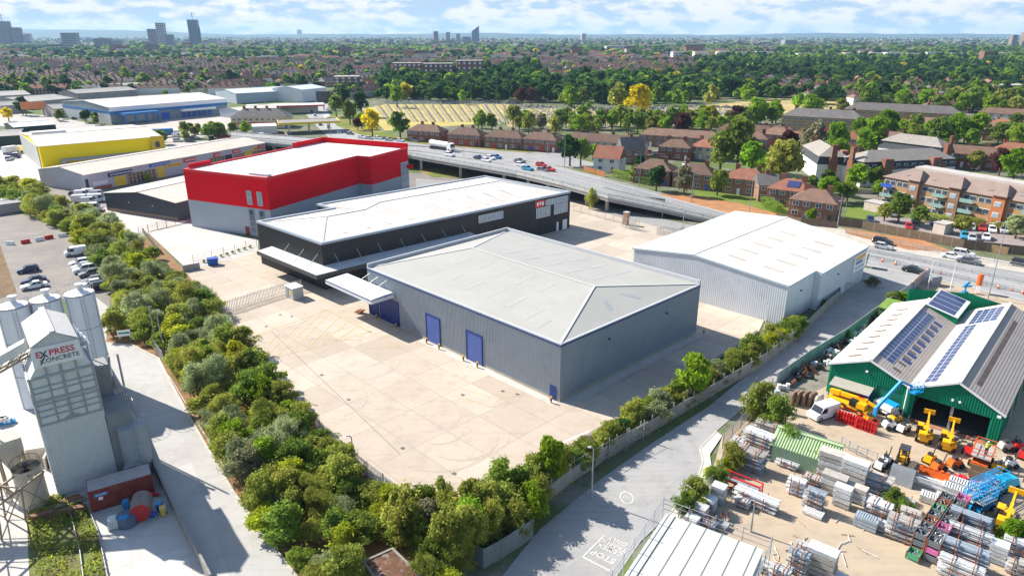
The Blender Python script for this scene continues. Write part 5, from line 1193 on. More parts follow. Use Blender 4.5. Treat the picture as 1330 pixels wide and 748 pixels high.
# corrugated roof at the bottom edge, with scaffold handrail
c4 = [G(865,667,4), G(992,714,4)]
ru = (c4[1]-c4[0]).normalized(); rv = V2(-ru.y, ru.x); RL_ = (c4[1]-c4[0]).length; RD_ = 16
base = c4[0]; loc = (*(base+ru*RL_/2-rv*4), 0)
t = thing('warehouse', 'white sheet roofed building with dark seams cut off by the bottom edge', 'building', loc); m = MB()
RP2 = lambda a, b, z: V3(base+ru*a-rv*b, z)
sh = M('white_sheet_roof', (.47,.49,.46), .55, .06, .25, dirt=((.48,.5,.46), .5, .3))
n_ = 6
for i in range(n_):
    a0, a1 = RL_*i/n_, RL_*(i+1)/n_
    b_ = [RP2(a0,RD_,4), RP2(a1,RD_,4), RP2(a1,0,4), RP2(a0,0,4)]; m.hexa(b_, [p+UP*.06 for p in b_])
m.build('roof', sh, t, loc)
for k in range(6): m = MB(); a0 = RL_*(.10+k*.165); m.beam(RP2(a0,RD_,4.07), RP2(a0,0,4.07), .08, .03); m.build('seam', M('dark_seam', (.16,.16,.16), .7, .1, 1), t, loc)
m = MB(); m.wall(RP2(RL_-.1,.1,0).xy, RP2(.1,.1,0).xy, 0, 3.95, .3); m.wall(RP2(.1,.1,0).xy, RP2(.1,RD_,0).xy, 0, 3.95, .3); m.wall(RP2(RL_-.1,RD_,0).xy, RP2(RL_-.1,.1,0).xy, 0, 3.95, .3); m.build('wall', lgrey_clad, t, loc)
t = thing('edge_scaffold', 'galvanised tube scaffold handrail round the white sheet roof', 'scaffold', loc); m = MB()
pts = [RP2(-.5,RD_,0), RP2(-.5,-.5,0), RP2(RL_+.5,-.5,0), RP2(RL_+.5,RD_,0)]
for p, q in zip(pts, pts[1:]):
    L_ = (q-p).length; k = int(L_/2.2)
    for z in (4.1, 4.7, 5.2): m.tube(p+UP*z, q+UP*z, .035, 5)
m.build('rail', galv, t, loc)
for p, q in zip(pts, pts[1:]):
    L_ = (q-p).length; k = int(L_/2.2)
    for i in range(k): r = p+(q-p)*i/k; mm = MB(); mm.tube(r, r+UP*5.5, .035, 5); mm.build('standard', galv, t, loc)
# mossy flat roofed brick hut in the leafy corner
hb = [G(470,730,2.6), G(510,712,2.6), G(548,748,2.6), G(505,775,2.6)]; loc = (*cent(hb), 0)
t = thing('pump_house', 'derelict flat roofed hut with mossy cracked roof among the bushes at the bottom', 'hut', loc); m = MB(); m.prism(hb, 0, 2.6); m.build('wall', M('brown_brick', (.36,.22,.14)), t, loc)
ins = parapet(hb, 2.6, .2, 2.6, 2.75, M('mossy_coping', (.24,.22,.18), .9, .25, 1.5), t, loc, 'coping'); m = MB(); pp = ins; m.face([V3(p, 2.66) for p in pp]); m.build('roof', M('mossy_roof', (.12,.06,.035), .95, .5, 1.2, dirt=((.36,.34,.31), .95, .7)), t, loc)
# painted words and roundel on the access road
worn_white = M('worn_road_paint', (.52,.51,.49), .85, .35, 3)
def road_text(s, px, size, up, z=.02, bold=.01, stretch=1.0):
    c = G(*px); u = Vector((*up, 0)).normalized(); r = Vector((u.y, -u.x, 0))
    o = text_mesh('road_lettering', s, size, worn_white, None, (c.x, c.y, z), r, u, .004, bold=bold, proud=0.002); o['kind'] = 'structure'; return o
upv = V2(-.58, -.82)
road_text('STOP', (783.6,722.5), 1.1, upv, bold=.02); road_text('CEMEX', (792.4,713.6), .85, upv); road_text('TRAFFIC', (796.5,707.5), .8, upv); road_text('ONLY', (802.5,703), .8, upv)
road_text('10', (814,646), .8, upv)
m = MB(); c_ = G(814, 646)
for k in range(28):
    a0, a1 = k*2*pi/28, (k+1)*2*pi/28; m.face([(c_.x+r*cos(a), c_.y+r*sin(a)*1.5, .02) for r, a in ((.62,a0),(.75,a0),(.75,a1),(.62,a1))])
pline(m, G(757,723), G(785,695), .16, .02); pline(m, G(757,723), G(792,741), .2, .021)
pline(m, G(205,470), G(222,492), .12, .02); pline(m, G(222,492), G(300,620), .09, .02)
o = m.build('road_markings', worn_white); o['kind'] = 'structure'
# ---------------------------------------------------------------- cars and vans
PAINT = {k: M('car_paint_'+k, c, .28, .05, 1, spec=.5) for k, c in dict(white=(.74,.75,.76), silver=(.42,.44,.46), black=(.018,.02,.024), navy=(.02,.035,.10), blue=(.03,.12,.40), red=(.45,.02,.02), grey=(.13,.14,.155), green=(.40,.50,.10), teal=(.04,.28,.45)).items()}
cglass = glassmat('car_glass', (.02,.025,.03), .08); rim_m = M('wheel_rim', (.35,.36,.37), .35, .1, 3, metal=.4); lampm = M('lamp_lens', (.6,.58,.52), .2, .05, 2); tail_m = M('tail_lens', (.4,.02,.02), .25, .05, 2)
def carbody(Lc, Wc, prof, cabin, wr, x1, x2):
    """prof: lower-body side outline [(x, z)], cabin: greenhouse outline; lofted over tapered widths"""
    b = MB(); n = len(prof)
    rows = [(-1, .90), (-.86, 1.0), (.86, 1.0), (1, .90)]
    vs = []
    for s, k in ((-.5, .93), (-.46, 1.0), (.46, 1.0), (.5, .93)):
        for x, z in prof: vs.append((x*(1 if abs(s) < .48 else .97), s*Wc, z if abs(s) < .48 else .22+(z-.22)*.93))
    fs = []
    for r in range(3):
        for i in range(n): fs.append((r*n+i, r*n+(i+1) % n, (r+1)*n+(i+1) % n, (r+1)*n+i))
    fs.append(tuple(range(n-1, -1, -1))); fs.append(tuple(range(3*n, 4*n))); b.mesh(vs, fs)
    g = MB(); (xa, za), (xb, zb), (xc, zc_), (xd, zd) = cabin     # windscreen foot, roof front, roof rear, rear foot
    w0, w1 = Wc*.46, Wc*.37
    g.hexa([(xa,-w0,za-.03),(xd,-w0,zd-.03),(xd,w0,zd-.03),(xa,w0,za-.03)], [(xb,-w1,zb),(xc,-w1,zc_),(xc,w1,zc_),(xb,w1,zb)])
    r = MB(); t = .05
    r.hexa([(xb-.04,-w1-.01,zb-.01),(xc+.04,-w1-.01,zc_-.01),(xc+.04,w1+.01,zc_-.01),(xb-.04,w1+.01,zb-.01)], [(xb+.03,-w1+.06,zb+t),(xc-.03,-w1+.06,zc_+t),(xc-.03,w1-.06,zc_+t),(xb+.03,w1-.06,zb+t)])
    for s in (-1, 1):     # pillars
        for (x0, z0), (x1_, z1) in (((xa,za),(xb,zb)), (((xa+xd)/2-.05,za),((xb+xc)/2-.05,zb)), ((xd,zd),(xc,zc_))): r.beam((x0, s*(w0-.0), z0-.02), (x1_, s*(w1+.0), z1), .09, .06)
    return b, g, r
def make_car(Lc=4.3, Wc=1.78, kind='hatch', lod=False, name='parked_car', paint='white'):
    h = Lc/2
    if kind == 'hatch': prof = [(-h,.25),(-h,.75),(-h*.9,.88),(h*.42,.92),(h*.9,.74),(h,.6),(h,.25)]; cab = ((h*.42,.9),(h*.08,1.42),(-h*.72,1.42),(-h*.95,.88)); Hc = 1.45
    elif kind == 'saloon': prof = [(-h,.25),(-h,.8),(-h*.62,.92),(h*.36,.92),(h*.9,.75),(h,.6),(h,.25)]; cab = ((h*.36,.9),(h*.02,1.38),(-h*.42,1.38),(-h*.72,.92)); Hc = 1.4
    elif kind == 'suv': prof = [(-h,.3),(-h,.9),(-h*.92,1.02),(h*.45,1.06),(h*.92,.92),(h,.7),(h,.3)]; cab = ((h*.45,1.04),(h*.14,1.66),(-h*.82,1.66),(-h*.96,1.02)); Hc = 1.7
    elif kind == 'van': prof = [(-h,.3),(-h,1.9),(-h*.97,1.98),(h*.42,1.96),(h*.66,1.15),(h*.95,.98),(h,.75),(h,.3)]; cab = ((h*.7,1.1),(h*.46,1.84),(h*.14,1.80),(h*.14,1.1)); Hc = 1.9
    elif kind == 'bigvan': prof = [(-h,.35),(-h,2.3),(-h*.97,2.4),(h*.52,2.4),(h*.74,1.35),(h*.96,1.15),(h,.8),(h,.35)]; cab = ((h*.78,1.3),(h*.56,2.2),(h*.30,2.1),(h*.30,1.3)); Hc = 2.4
    b, g, r = carbody(Lc, Wc, prof, cab, .32, h*.62, -h*.6)
    if kind in ('van', 'bigvan'):
        (xa,za),(xb,zb),(xc,zc_),(xd,zd) = cab; g = MB(); w = Wc*.505
        for s in (-1, 1): g.face([(xa-.1,s*w,za),(xb,s*w,zb-.05),(xc,s*w,zc_),(xd,s*w,zd)][::s])
        g.hexa([(xa+.02,-Wc*.42,za+.02),(xa+.04,-Wc*.42,za+.02),(xa+.04,Wc*.42,za+.02),(xa+.02,Wc*.42,za+.02)], [(xb+.03,-Wc*.4,zb),(xb+.05,-Wc*.4,zb),(xb+.05,Wc*.4,zb),(xb+.03,Wc*.4,zb)]); r = MB()
    if lod:
        for q in (b, r): q.m = [0]*len(q.m)
        n0 = len(b.v); b.v += r.v; b.f += [tuple(i+n0 for i in f) for f in r.f]; b.m += [0]*len(r.f); b.sm += r.sm
        n0 = len(b.v); b.v += g.v; b.f += [tuple(i+n0 for i in f) for f in g.f]; b.m += [1]*len(g.f); b.sm += g.sm
        for x in (h*.62, -h*.6):
            k = len(b.f); b.tube((x,-Wc*.48,.32), (x,Wc*.48,.32), .33, 8)
            for i in range(k, len(b.f)): b.m[i] = 2
        return b.build(name, [PAINT[paint], cglass, tyre])
    t = thing(name, 'car', 'car'); b.build('body', PAINT[paint], t); g.build('window', cglass, t)
    if r.v: r.build('roof', PAINT[paint], t)
    for x in (h*.62, -h*.6):
        for s in (-1, 1):
            m = MB(); m.tube((x, s*(Wc*.5-.2), .33), (x, s*(Wc*.5+.01), .33), .33, 14); w = m.build('wheel', tyre, t)
            m = MB(); m.tube((x, s*(Wc*.5-.02), .33), (x, s*(Wc*.5+.025), .33), .2, 10); o = m.build('rim', rim_m, t); o.parent = w
    zl = .66 if kind in ('hatch','saloon') else .82
    for s in (-1, 1):
        m = MB(); m.box(h*.96, s*Wc*.36, zl-.06, .1, .34, .13); m.build('headlight', lampm, t); m = MB(); m.box(-h*.985, s*Wc*.38, zl, .08, .24, .18); m.build('tail_light', tail_m, t)
    return t
def dirc(a, b): v = G(*b)-G(*a); return atan2(v.y, v.x)
KIND = {'hatch':(4.1,1.76),'saloon':(4.6,1.8),'suv':(4.5,1.85),'van':(4.5,1.85),'bigvan':(5.6,2.05)}
PROTO = {k: make_car(*KIND[k], k) for k in KIND}; LOD = {k: make_car(*KIND[k], k, True) for k in KIND}
def car(px, ang, kind, col, lab, group=None, lod=False, z=0.0, cat=None, sc=1.0):
    p = G(px[0], px[1], z); cat = cat or ('van' if 'van' in kind else 'car')
    src = LOD[kind] if lod else PROTO[kind]
    o = dup(src, (p.x, p.y, z+.02), ang, lab, group, swap={'car_paint_white': PAINT[col]}, scale=sc); o['category'] = cat; o.name = 'parked_van' if 'van' in cat else 'parked_car'; return o
lotA = dirc((112,345), (88,349))       # noses point left in the car park
for px, kind, col, lab in (((99,331),'van','white','small white van with yellow decals parked alone at the top of the left car park'), ((104,344),'hatch','white','white hatchback, farthest of the row under the shrubs in the left car park'), ((107,349),'hatch','silver','silver white hatchback second in the row under the shrubs'), ((111,353),'suv','white','white estate car third in the row under the shrubs, before the dark one'), ((117,358),'hatch','grey','dark grey hatchback in the row under the shrubs between white cars'), ((121,367),'hatch','grey','grey hatchback with pale bonnet behind the black car under the shrubs'), ((119,372),'hatch','white','white car squeezed beside the black car nearest the silos'), ((123,377),'suv','black','black car nearest the silos at the end of the row'), ((37,353),'hatch','navy','dark blue hatchback alone in the middle of the left car park'), ((44,367),'saloon','navy','dark saloon beside a white one behind the silos'), ((45,374),'saloon','white','white saloon with red stripe just behind the silos')):
    car(px, lotA+random.uniform(-.04,.04), kind, col, lab)
# vans by the charcoal shed
for i, (px, k, c) in enumerate((((99,254),'hatch','grey'),((108,255),'van','white'),((118,253),'van','white'),((108,263),'bigvan','white'),((117,264),'van','white'),((120,274),'bigvan','white'),((126,262),'bigvan','white'),((128,255),'van','silver'))):
    car(px, .25+random.uniform(-.06,.06), k, c, ['dark car behind the white vans by the charcoal shed','white van at the back of the cluster beside the charcoal shed','white van nearest the trade units signs','large white van at the left of the cluster beside the shrub belt','white van in the middle of the cluster by the charcoal shed','large white van closest to the camera beside the shrub belt','large white van against the charcoal shed wall','silver van at the back right of the cluster by the charcoal shed'][i], 'vans by the charcoal shed')
# trunk road right
rA = dirc((1121,325), (1330,364))
for px, k, c, lab in (((1146,317),'suv','black','black estate car on the far lane of the trunk road by the white shed'), ((1147,323),'hatch','silver','silver hatchback beside the black estate on the trunk road'), ((1237,336),'saloon','white','white car at the front left of the trio on the trunk road'), ((1251,333),'suv','white','white car on the farther lane of the trio on the trunk road'), ((1258,342),'saloon','grey','dark grey saloon at the back of the trio on the trunk road'), ((1328,346),'suv','black','dark car cut off by the right edge of the photo'), ((1187,354),'saloon','black','black saloon turning by the traffic cones at the road mouth')):
    car(px, rA, k, c, lab)
# resident car park
pA = dirc((1250,300), (1254,310))
for px, c, k, lab in (((1223,290),'green','hatch','lime green hatchback parked below the brick apartments'), ((1249,297),'white','suv','white car first of four in the row below the brick apartments'), ((1261,298),'silver','hatch','silver car between the white and red ones below the apartments'), ((1275,299),'red','hatch','red car parked below the brick apartments'), ((1288,301),'white','hatch','white car right of the red one below the apartments'), ((1303,302),'silver','suv','silver car at the right end of the row below the apartments'), ((1212,291),'navy','hatch','navy car left of the lime green one'), ((1188,289),'navy','hatch','dark blue car by the tree below the apartments'), ((1262,312),'silver','hatch','silver car behind the panel fence by the road'), ((1252,309),'teal','hatch','blue grey car behind the panel fence'), ((1280,311),'white','hatch','white car half hidden by the panel fence'), ((1160,281),'grey','hatch','grey car beside the pale hut below the apartments'), ((1130,288),'navy','hatch','dark car left end of the apartments car park'), ((1180,297),'red','hatch','red car behind the green tree at the panel fence')):
    car(px, pA+random.uniform(-.1,.1), k, c, lab)
# flyover
fA = dirc((640,212), (716,225))
for px, c, k, lab in (((622,207),'navy','saloon','dark car on the flyover left of the white and blue cars'), ((632,210),'white','hatch','white hatchback nearest the flyover parapet'), ((637,207),'white','hatch','white hatchback beside the blue car on the flyover'), ((645,206),'blue','hatch','bright blue hatchback on the flyover'), ((675,211),'grey','saloon','grey saloon ahead of the white car on the flyover'), ((676,216),'white','hatch','white hatchback alone on the near lane of the flyover'), ((685,221),'teal','hatch','light blue hatchback closest to the parapet on the flyover'), ((703,216),'red','hatch','bright red hatchback on the flyover'), ((705,223),'grey','hatch','grey hatchback below the red car on the flyover'), ((713,222),'red','saloon','dark red car behind the bright red hatchback'), ((584,203),'white','suv','white car beside the tanker on the flyover')):
    car(px, fA, k, c, lab, lod=True, z=Z5)
# traffic on the side road and junction, retail parking
sideL = [((405,146),'grey'),((409,151),'white'),((412,157),'navy'),((418,160),'blue'),((422,155),'white'),((407,139),'silver'),((416,163),'grey'),((426,166),'white'),((440,173),'white'),((452,172),'silver'),((455,175),'grey'),((470,180),'white'),((480,181),'silver'),((492,181),'white'),((505,183),'silver'),((520,184),'white'),((540,184),'silver'),((412,134),'white'),((420,131),'red'),((432,126),'white'),((440,123),'grey')]
for i, (px, c) in enumerate(sideL):
    car(px, dirc((424,165),(404,146)) if px[0] < 445 else dirc((450,174),(560,184)), 'hatch', c, f'{c} car in the queue of traffic '+('on the curving road by the filling station' if px[0] < 445 else 'along the junction behind the red block'), 'queue of traffic by the filling station', True)
for i in range(26):
    x, y = random.choice([(random.uniform(5,50), random.uniform(196,214)), (random.uniform(90,130), random.uniform(148,158)), (random.uniform(300,370), random.uniform(176,181)), (random.uniform(220,300), random.uniform(176,186))])
    k = random.choice(['hatch','hatch','suv','van']); c = random.choice(['white','white','silver','grey','navy','black','red'])
    car((x, y), random.choice([.3, .3+pi/2]), k, c, f'{c} {"van" if k == "van" else "car"} parked among the retail sheds at the left', 'vehicles parked among the retail sheds', True)
for px, c, lb in (((843,199),'red','red car in the court behind the pub'), ((853,201),'silver','silver car in the court behind the pub'), ((905,206),'blue','blue car by the brick semis'), ((805,196),'white','white car left of the pub roof'), ((1105,215),'red','small red car beside the white rendered flats'), ((1093,211),'blue','blue car behind the white rendered flats'), ((1095,246),'white','white car behind the bare hedge in the side street'), ((893,215),'white','white car in the back court')):
    car(px, .4, 'hatch', c, lb, lod=True)
for o in list(PROTO.values())+list(LOD.values()): drop(o)
def trunk(nm, lab, cat, px, ang, L_, H_, col, z=0.0, tank=False):
    p = G(px[0], px[1], z); t = thing(nm, lab, cat, (p.x, p.y, z+.02), ang); m = MB()
    if tank: m.tube((-L_/2,0,2.3), (L_/2-2.6,0,2.3), 1.15, 16)
    else: m.box(-1.3, 0, 1.1, L_-2.8, 2.5, H_-1.1)
    m.build('tank' if tank else 'box_body', col, t); m = MB(); m.hexa([(L_/2-2.3,-1.2,.6),(L_/2,-1.2,.6),(L_/2,1.2,.6),(L_/2-2.3,1.2,.6)], [(L_/2-2.3,-1.15,3.1),(L_/2-.35,-1.15,3.1),(L_/2-.35,1.15,3.1),(L_/2-2.3,1.15,3.1)]); m.build('cab', white_paint, t)
    m = MB(); m.hexa([(L_/2-.08,-1.1,1.7),(L_/2+.0,-1.1,1.7),(L_/2+.0,1.1,1.7),(L_/2-.08,1.1,1.7)], [(L_/2-.38,-1.05,2.8),(L_/2-.28,-1.05,2.8),(L_/2-.28,1.05,2.8),(L_/2-.38,1.05,2.8)]); m.build('windscreen', cglass, t); m = MB(); m.box(-.3,0,.7,L_-1,1.2,.35); m.build('chassis', dark_steel, t)
    for x in (-L_/2+.8, -L_/2+2.1, L_/2-1.2):
        for s in (-1, 1): m = MB(); m.tube((x,s*.8,.5), (x,s*1.22,.5), .5, 12); m.build('wheel', tyre, t)
    if tank: m = MB(); m.tube((L_/2-2.62,0,2.3), (L_/2-2.4,0,2.3), 1.2, 16); m.build('tank_end', yel_s, t)
    return t
trunk('tanker_lorry', 'white tanker lorry with yellow end on the far side of the flyover', 'lorry', (574,195), fA, 13, 3.4, white_paint, Z5, True)
trunk('box_lorry', 'white box lorry on the curving road below the cemetery trees', 'lorry', (426,158), dirc((424,165),(440,172)), 8, 3.4, white_paint)
trunk('box_lorry', 'dark blue trailer lorry behind the yellow store', 'lorry', (215,178), .35, 13, 4.0, navy_clad)
trunk('box_lorry', 'white box lorry parked by the red signed unit at far left', 'lorry', (18,200), 1.2, 8, 3.4, white_paint)
trunk('box_lorry', 'white box lorry at the corner of the yellow store', 'lorry', (70,214), 1.3, 7, 3.2, white_paint)
# traffic cones, barriers
for px in ((1144,339),(1163,342),(1185,346),(1205,351),(1221,354),(1252,364),(1272,369),(1296,372),(1314,376),(1140,336),(1296,371)):
    pass
cone0 = None
for i, px in enumerate(((1146,340),(1163,344),(1184,348),(1204,353),(1221,356),(1273,371),(1296,375),(1314,378),(1328,382))):
    p = G(*px)
    if cone0 is None:
        cone0 = thing('traffic_cone', 'orange and white traffic cone in the row along the trunk road lane edge', 'traffic cone', (p.x,p.y,.04), 0, 'traffic cones along the trunk road'); m = MB(); m.box(0,0,0,.5,.5,.06); m.build('base', dark_steel, cone0); m = MB(); m.cyl((0,0,.06), .22, .4, 10, .15); m.cyl((0,0,.7), .1, .3, 10, .04); m.build('cone', orange_paint, cone0); m = MB(); m.cyl((0,0,.46), .15, .24, 10, .1); m.build('sleeve', white_paint, cone0); cone0.scale = (1.05,1.05,1.05)
    else: dup(cone0, (p.x,p.y,.04), i)
def guard(nm, lab, pts, z, h=.75, post=3.0, mt=galv):
    t = thing(nm, lab, 'barrier', (pts[0].x, pts[0].y, pts[0].z)); loc = tuple(pts[0]); m = MB()
    for p, q in zip(pts, pts[1:]):
        for zz in (h-.12, h*.45): m.beam(p+UP*zz, q+UP*zz, .06, .14)
    m.build('rail', mt, t, loc); c = 0
    for p, q in zip(pts, pts[1:]):
        L_ = (q-p).length; k = int(L_/post)
        for i in range(k):
            if c < 95: r = p+(q-p)*(i/k); m = MB(); m.box(r.x, r.y, r.z, .1, .1, h); m.build('post', mt, t, loc); c += 1
    return t
guard('guard_rail', 'steel median guard rail along the middle of the trunk road', [V3(p,.03) for p in GG([(1000,296),(1121,326),(1200,342),(1330,369),(1480,398)])], 0)
guard('guard_rail', 'steel guard rail between slip lane and trunk road by the cones', [V3(p,.03) for p in GG([(1128,335),(1160,341),(1190,349),(1330,382),(1480,412)])], 0)
guard('pedestrian_rail', 'tall railing between footway and trunk road', [V3(p,.08) for p in GG([(1098,303),(1200,326),(1330,349),(1480,378)])], 0, 1.1, 2.5)
def wall3(nm, lab, pts, h, th, mt, off=0.0):
    t = thing(nm, lab, 'wall', tuple(pts[0])); m = MB()
    for p, q in zip(pts, pts[1:]):
        d = (q-p); n = Vector((-d.y, d.x, 0)).normalized()*th/2; b_ = [p-n, q-n, q+n, p+n]; m.hexa([x+UP*off for x in b_], [x+UP*(off+h) for x in b_])
    m.build('wall', mt, t, tuple(pts[0])); return t
wall3('parapet_wall', 'low pale concrete parapet along the near edge of the flyover', [GZ(*q) for q in FS], .55, .3, M('parapet_concrete', (.45,.44,.41), .85, .12, .5))
wall3('parapet_wall', 'low pale concrete parapet along the far edge of the flyover', [GZ(*q) for q in FN[:-1]], .5, .3, MATS['parapet_concrete'])
guard('parapet_rail', 'open green grey railing on the near parapet of the flyover', [GZ(*q)+UP*.55 for q in FS], 0, .9, 4, M('rail_green', (.22,.30,.28), .6, .1, 1))
wall3('median_wall', 'thin concrete kerb wall along the middle of the flyover', fly(.5), .3, .25, MATS['parapet_concrete'])
# piers under the flyover
for i in range(13):
    tt_ = i/12*5.0; k = min(int(tt_), 5); f_ = tt_-k
    p = GZ(*FS[k+0])*(1-f_)+GZ(*FS[k+1])*f_; q = GZ(*FN[k])*(1-f_)+GZ(*FN[k+1])*f_
    ang = atan2(q.y-p.y, q.x-p.x); c = p+(q-p)*.12; h = c.z-.9
    if h < 1.2: continue
    t = thing('bridge_pier', 'pale concrete pier carrying the flyover', 'pier', (c.x, c.y, 0), ang, 'flyover piers'); m = MB(); m.box(0,0,0,1.0,.9,h-.01); m.build('column', MATS['parapet_concrete'], t); m = MB(); m.box(3.2,0,h-.7,8,1.1,.69); m.build('crosshead', MATS['parapet_concrete'], t)
wall3('underdeck_shade', 'dark recessed wall below the flyover deck', [GZ(*q)*.45+GZ(*r)*.55-UP*(FS[i][1]) for i, (q, r) in enumerate(zip(FS[:-1], FN[:-1]))], 3.0, .3, M('underpass_shade', (.06,.06,.06), .9, .2, .5))  # near-black sheet: the shade under the open deck put into its colour
# red and white water-filled barriers across the car park
P_ = GG([(5,318),(22,318),(45,314),(70,309),(93,306)])
i = 0
for a, b in zip(P_, P_[1:]):
    L_ = (b-a).length; d = (b-a)/L_; n = max(1, int(L_/2.0))
    for k in range(n):
        c = a+d*(k+.5)*L_/n; col = i % 2; i += 1
        t = thing('road_barrier', ('red' if col else 'white')+' plastic road barrier block in the row across the left car park', 'road barrier', (c.x, c.y, 0), atan2(d.y, d.x), ('red' if col else 'white')+' barrier blocks'); m = MB(); m.hexa([(-.95,-.3,0),(.95,-.3,0),(.95,.3,0),(-.95,.3,0)], [(-.95,-.12,.9),(.95,-.12,.9),(.95,.12,.9),(-.95,.12,.9)]); m.build('block', red_paint if col else white_paint, t)
for k in range(9):
    p = G(10+k*3.6, 272+random.uniform(-1.5,1.5)); t = thing('scrap_bag', 'red and white rubble bag heaped by the grey block at the left edge', 'bag', (p.x,p.y,0), random.random()*3, 'rubble bags by the grey block'); m = MB(); m.box(0,0,0,1.5,1.2,.7,.2); m.build('bag', random.choice([red_paint, white_paint, blue_paint]), t)
# ---------------------------------------------------------------- hire yard: stacks, racks and machines
alum = M('aluminium', (.62,.63,.63), .45, .2, 3, metal=.1, rand=.15); pale_board = M('weathered_board', (.44,.41,.37), .8, .2, 2, rand=.15); bluish = M('bluish_steel', (.36,.42,.48), .5, .2, 3, metal=.2)
sA = dirc((990,642), (1023,655))
rs_ = random.Random(5)
def stack(px, kind, L_, W_, H_, lab, ang=None, group=None):
    p = G(*px); a = (sA if ang is None else ang)+rs_.uniform(-.06,.06); nm = {'beam':'beam_stack','board':'board_stack','rack':'scaffold_rack','box':'frame_stack'}[kind]
    L_ *= .88; W_ *= .9; t = thing(nm, lab, 'scaffolding', (p.x, p.y, 0), a, group); z = .12; k = 0
    if kind in ('beam', 'rack'):
        m = MB()
        for x in (-L_*.22, L_*.22):
            for y in (-W_/2-.05, W_/2+.05): m.beam((x,y,0), (x,y,H_+.25), .07, .07)
            zz = .08
            while zz < H_: m.beam((x,-W_/2-.05,zz), (x,W_/2+.05,zz), .07, .07); zz += .5
        for y in (-W_/2-.05, W_/2+.05): m.beam((-L_*.22,y,H_*.5), (L_*.22,y,H_*.5), .05, .05)
        m.build('rack_frame', rust, t)
        while z < H_-.2:
            m = MB(); n = max(5, int(W_/.14)); sh = rs_.uniform(-.15,.15); mt = rs_.choice([alum, alum, alum, pale_board, bluish])
            for lay in range(2):
                for i in range(n):
                    if rs_.random() < .9:
                        y = -W_/2+(i+.5)*W_/n; l_ = L_*rs_.uniform(.9,1)*.5; zq = z+.08+lay*.15
                        if rs_.random() < .5: m.beam((-l_+sh,y,zq), (l_+sh,y,zq), W_/n*.72, .11)
                        else: m.tube((-l_+sh,y,zq), (l_+sh,y,zq), W_/n*.36, 5)
            m.build('beam_bundle', mt, t); z += .5; k += 1
    elif kind == 'board':
        while z < H_-.1:
            m = MB(); h = rs_.uniform(.42,.6); w = W_*rs_.uniform(.94,1.04); sx = rs_.uniform(-.08,.08); n = 5
            for i in range(n): m.box(sx, -w/2+(i+.5)*w/n, z, L_*rs_.uniform(.97,1), w/n*.94, h)
            m.build('board_bundle', rs_.choice([pale_board, pale_board, alum]), t); m = MB()
            for x in (-L_*.3, L_*.3): m.box(x, 0, z-.1, .1, W_, .1)
            m.build('batten', wood, t); z += h+.1
    else:
        while z < H_-.1:
            m = MB(); h = .34
            for y in (-W_/2, W_/2): m.box(0, y, z, L_, .06, h)
            for x in (-L_/2, L_/2): m.box(x, 0, z, .06, W_, h)
            for i in range(9): m.box(-L_/2+(i+.5)*L_/9, 0, z+h-.06, .16, W_-.1, .05)
            m.build('frame', rs_.choice([alum, alum, bluish]), t); z += h+.08
    return t
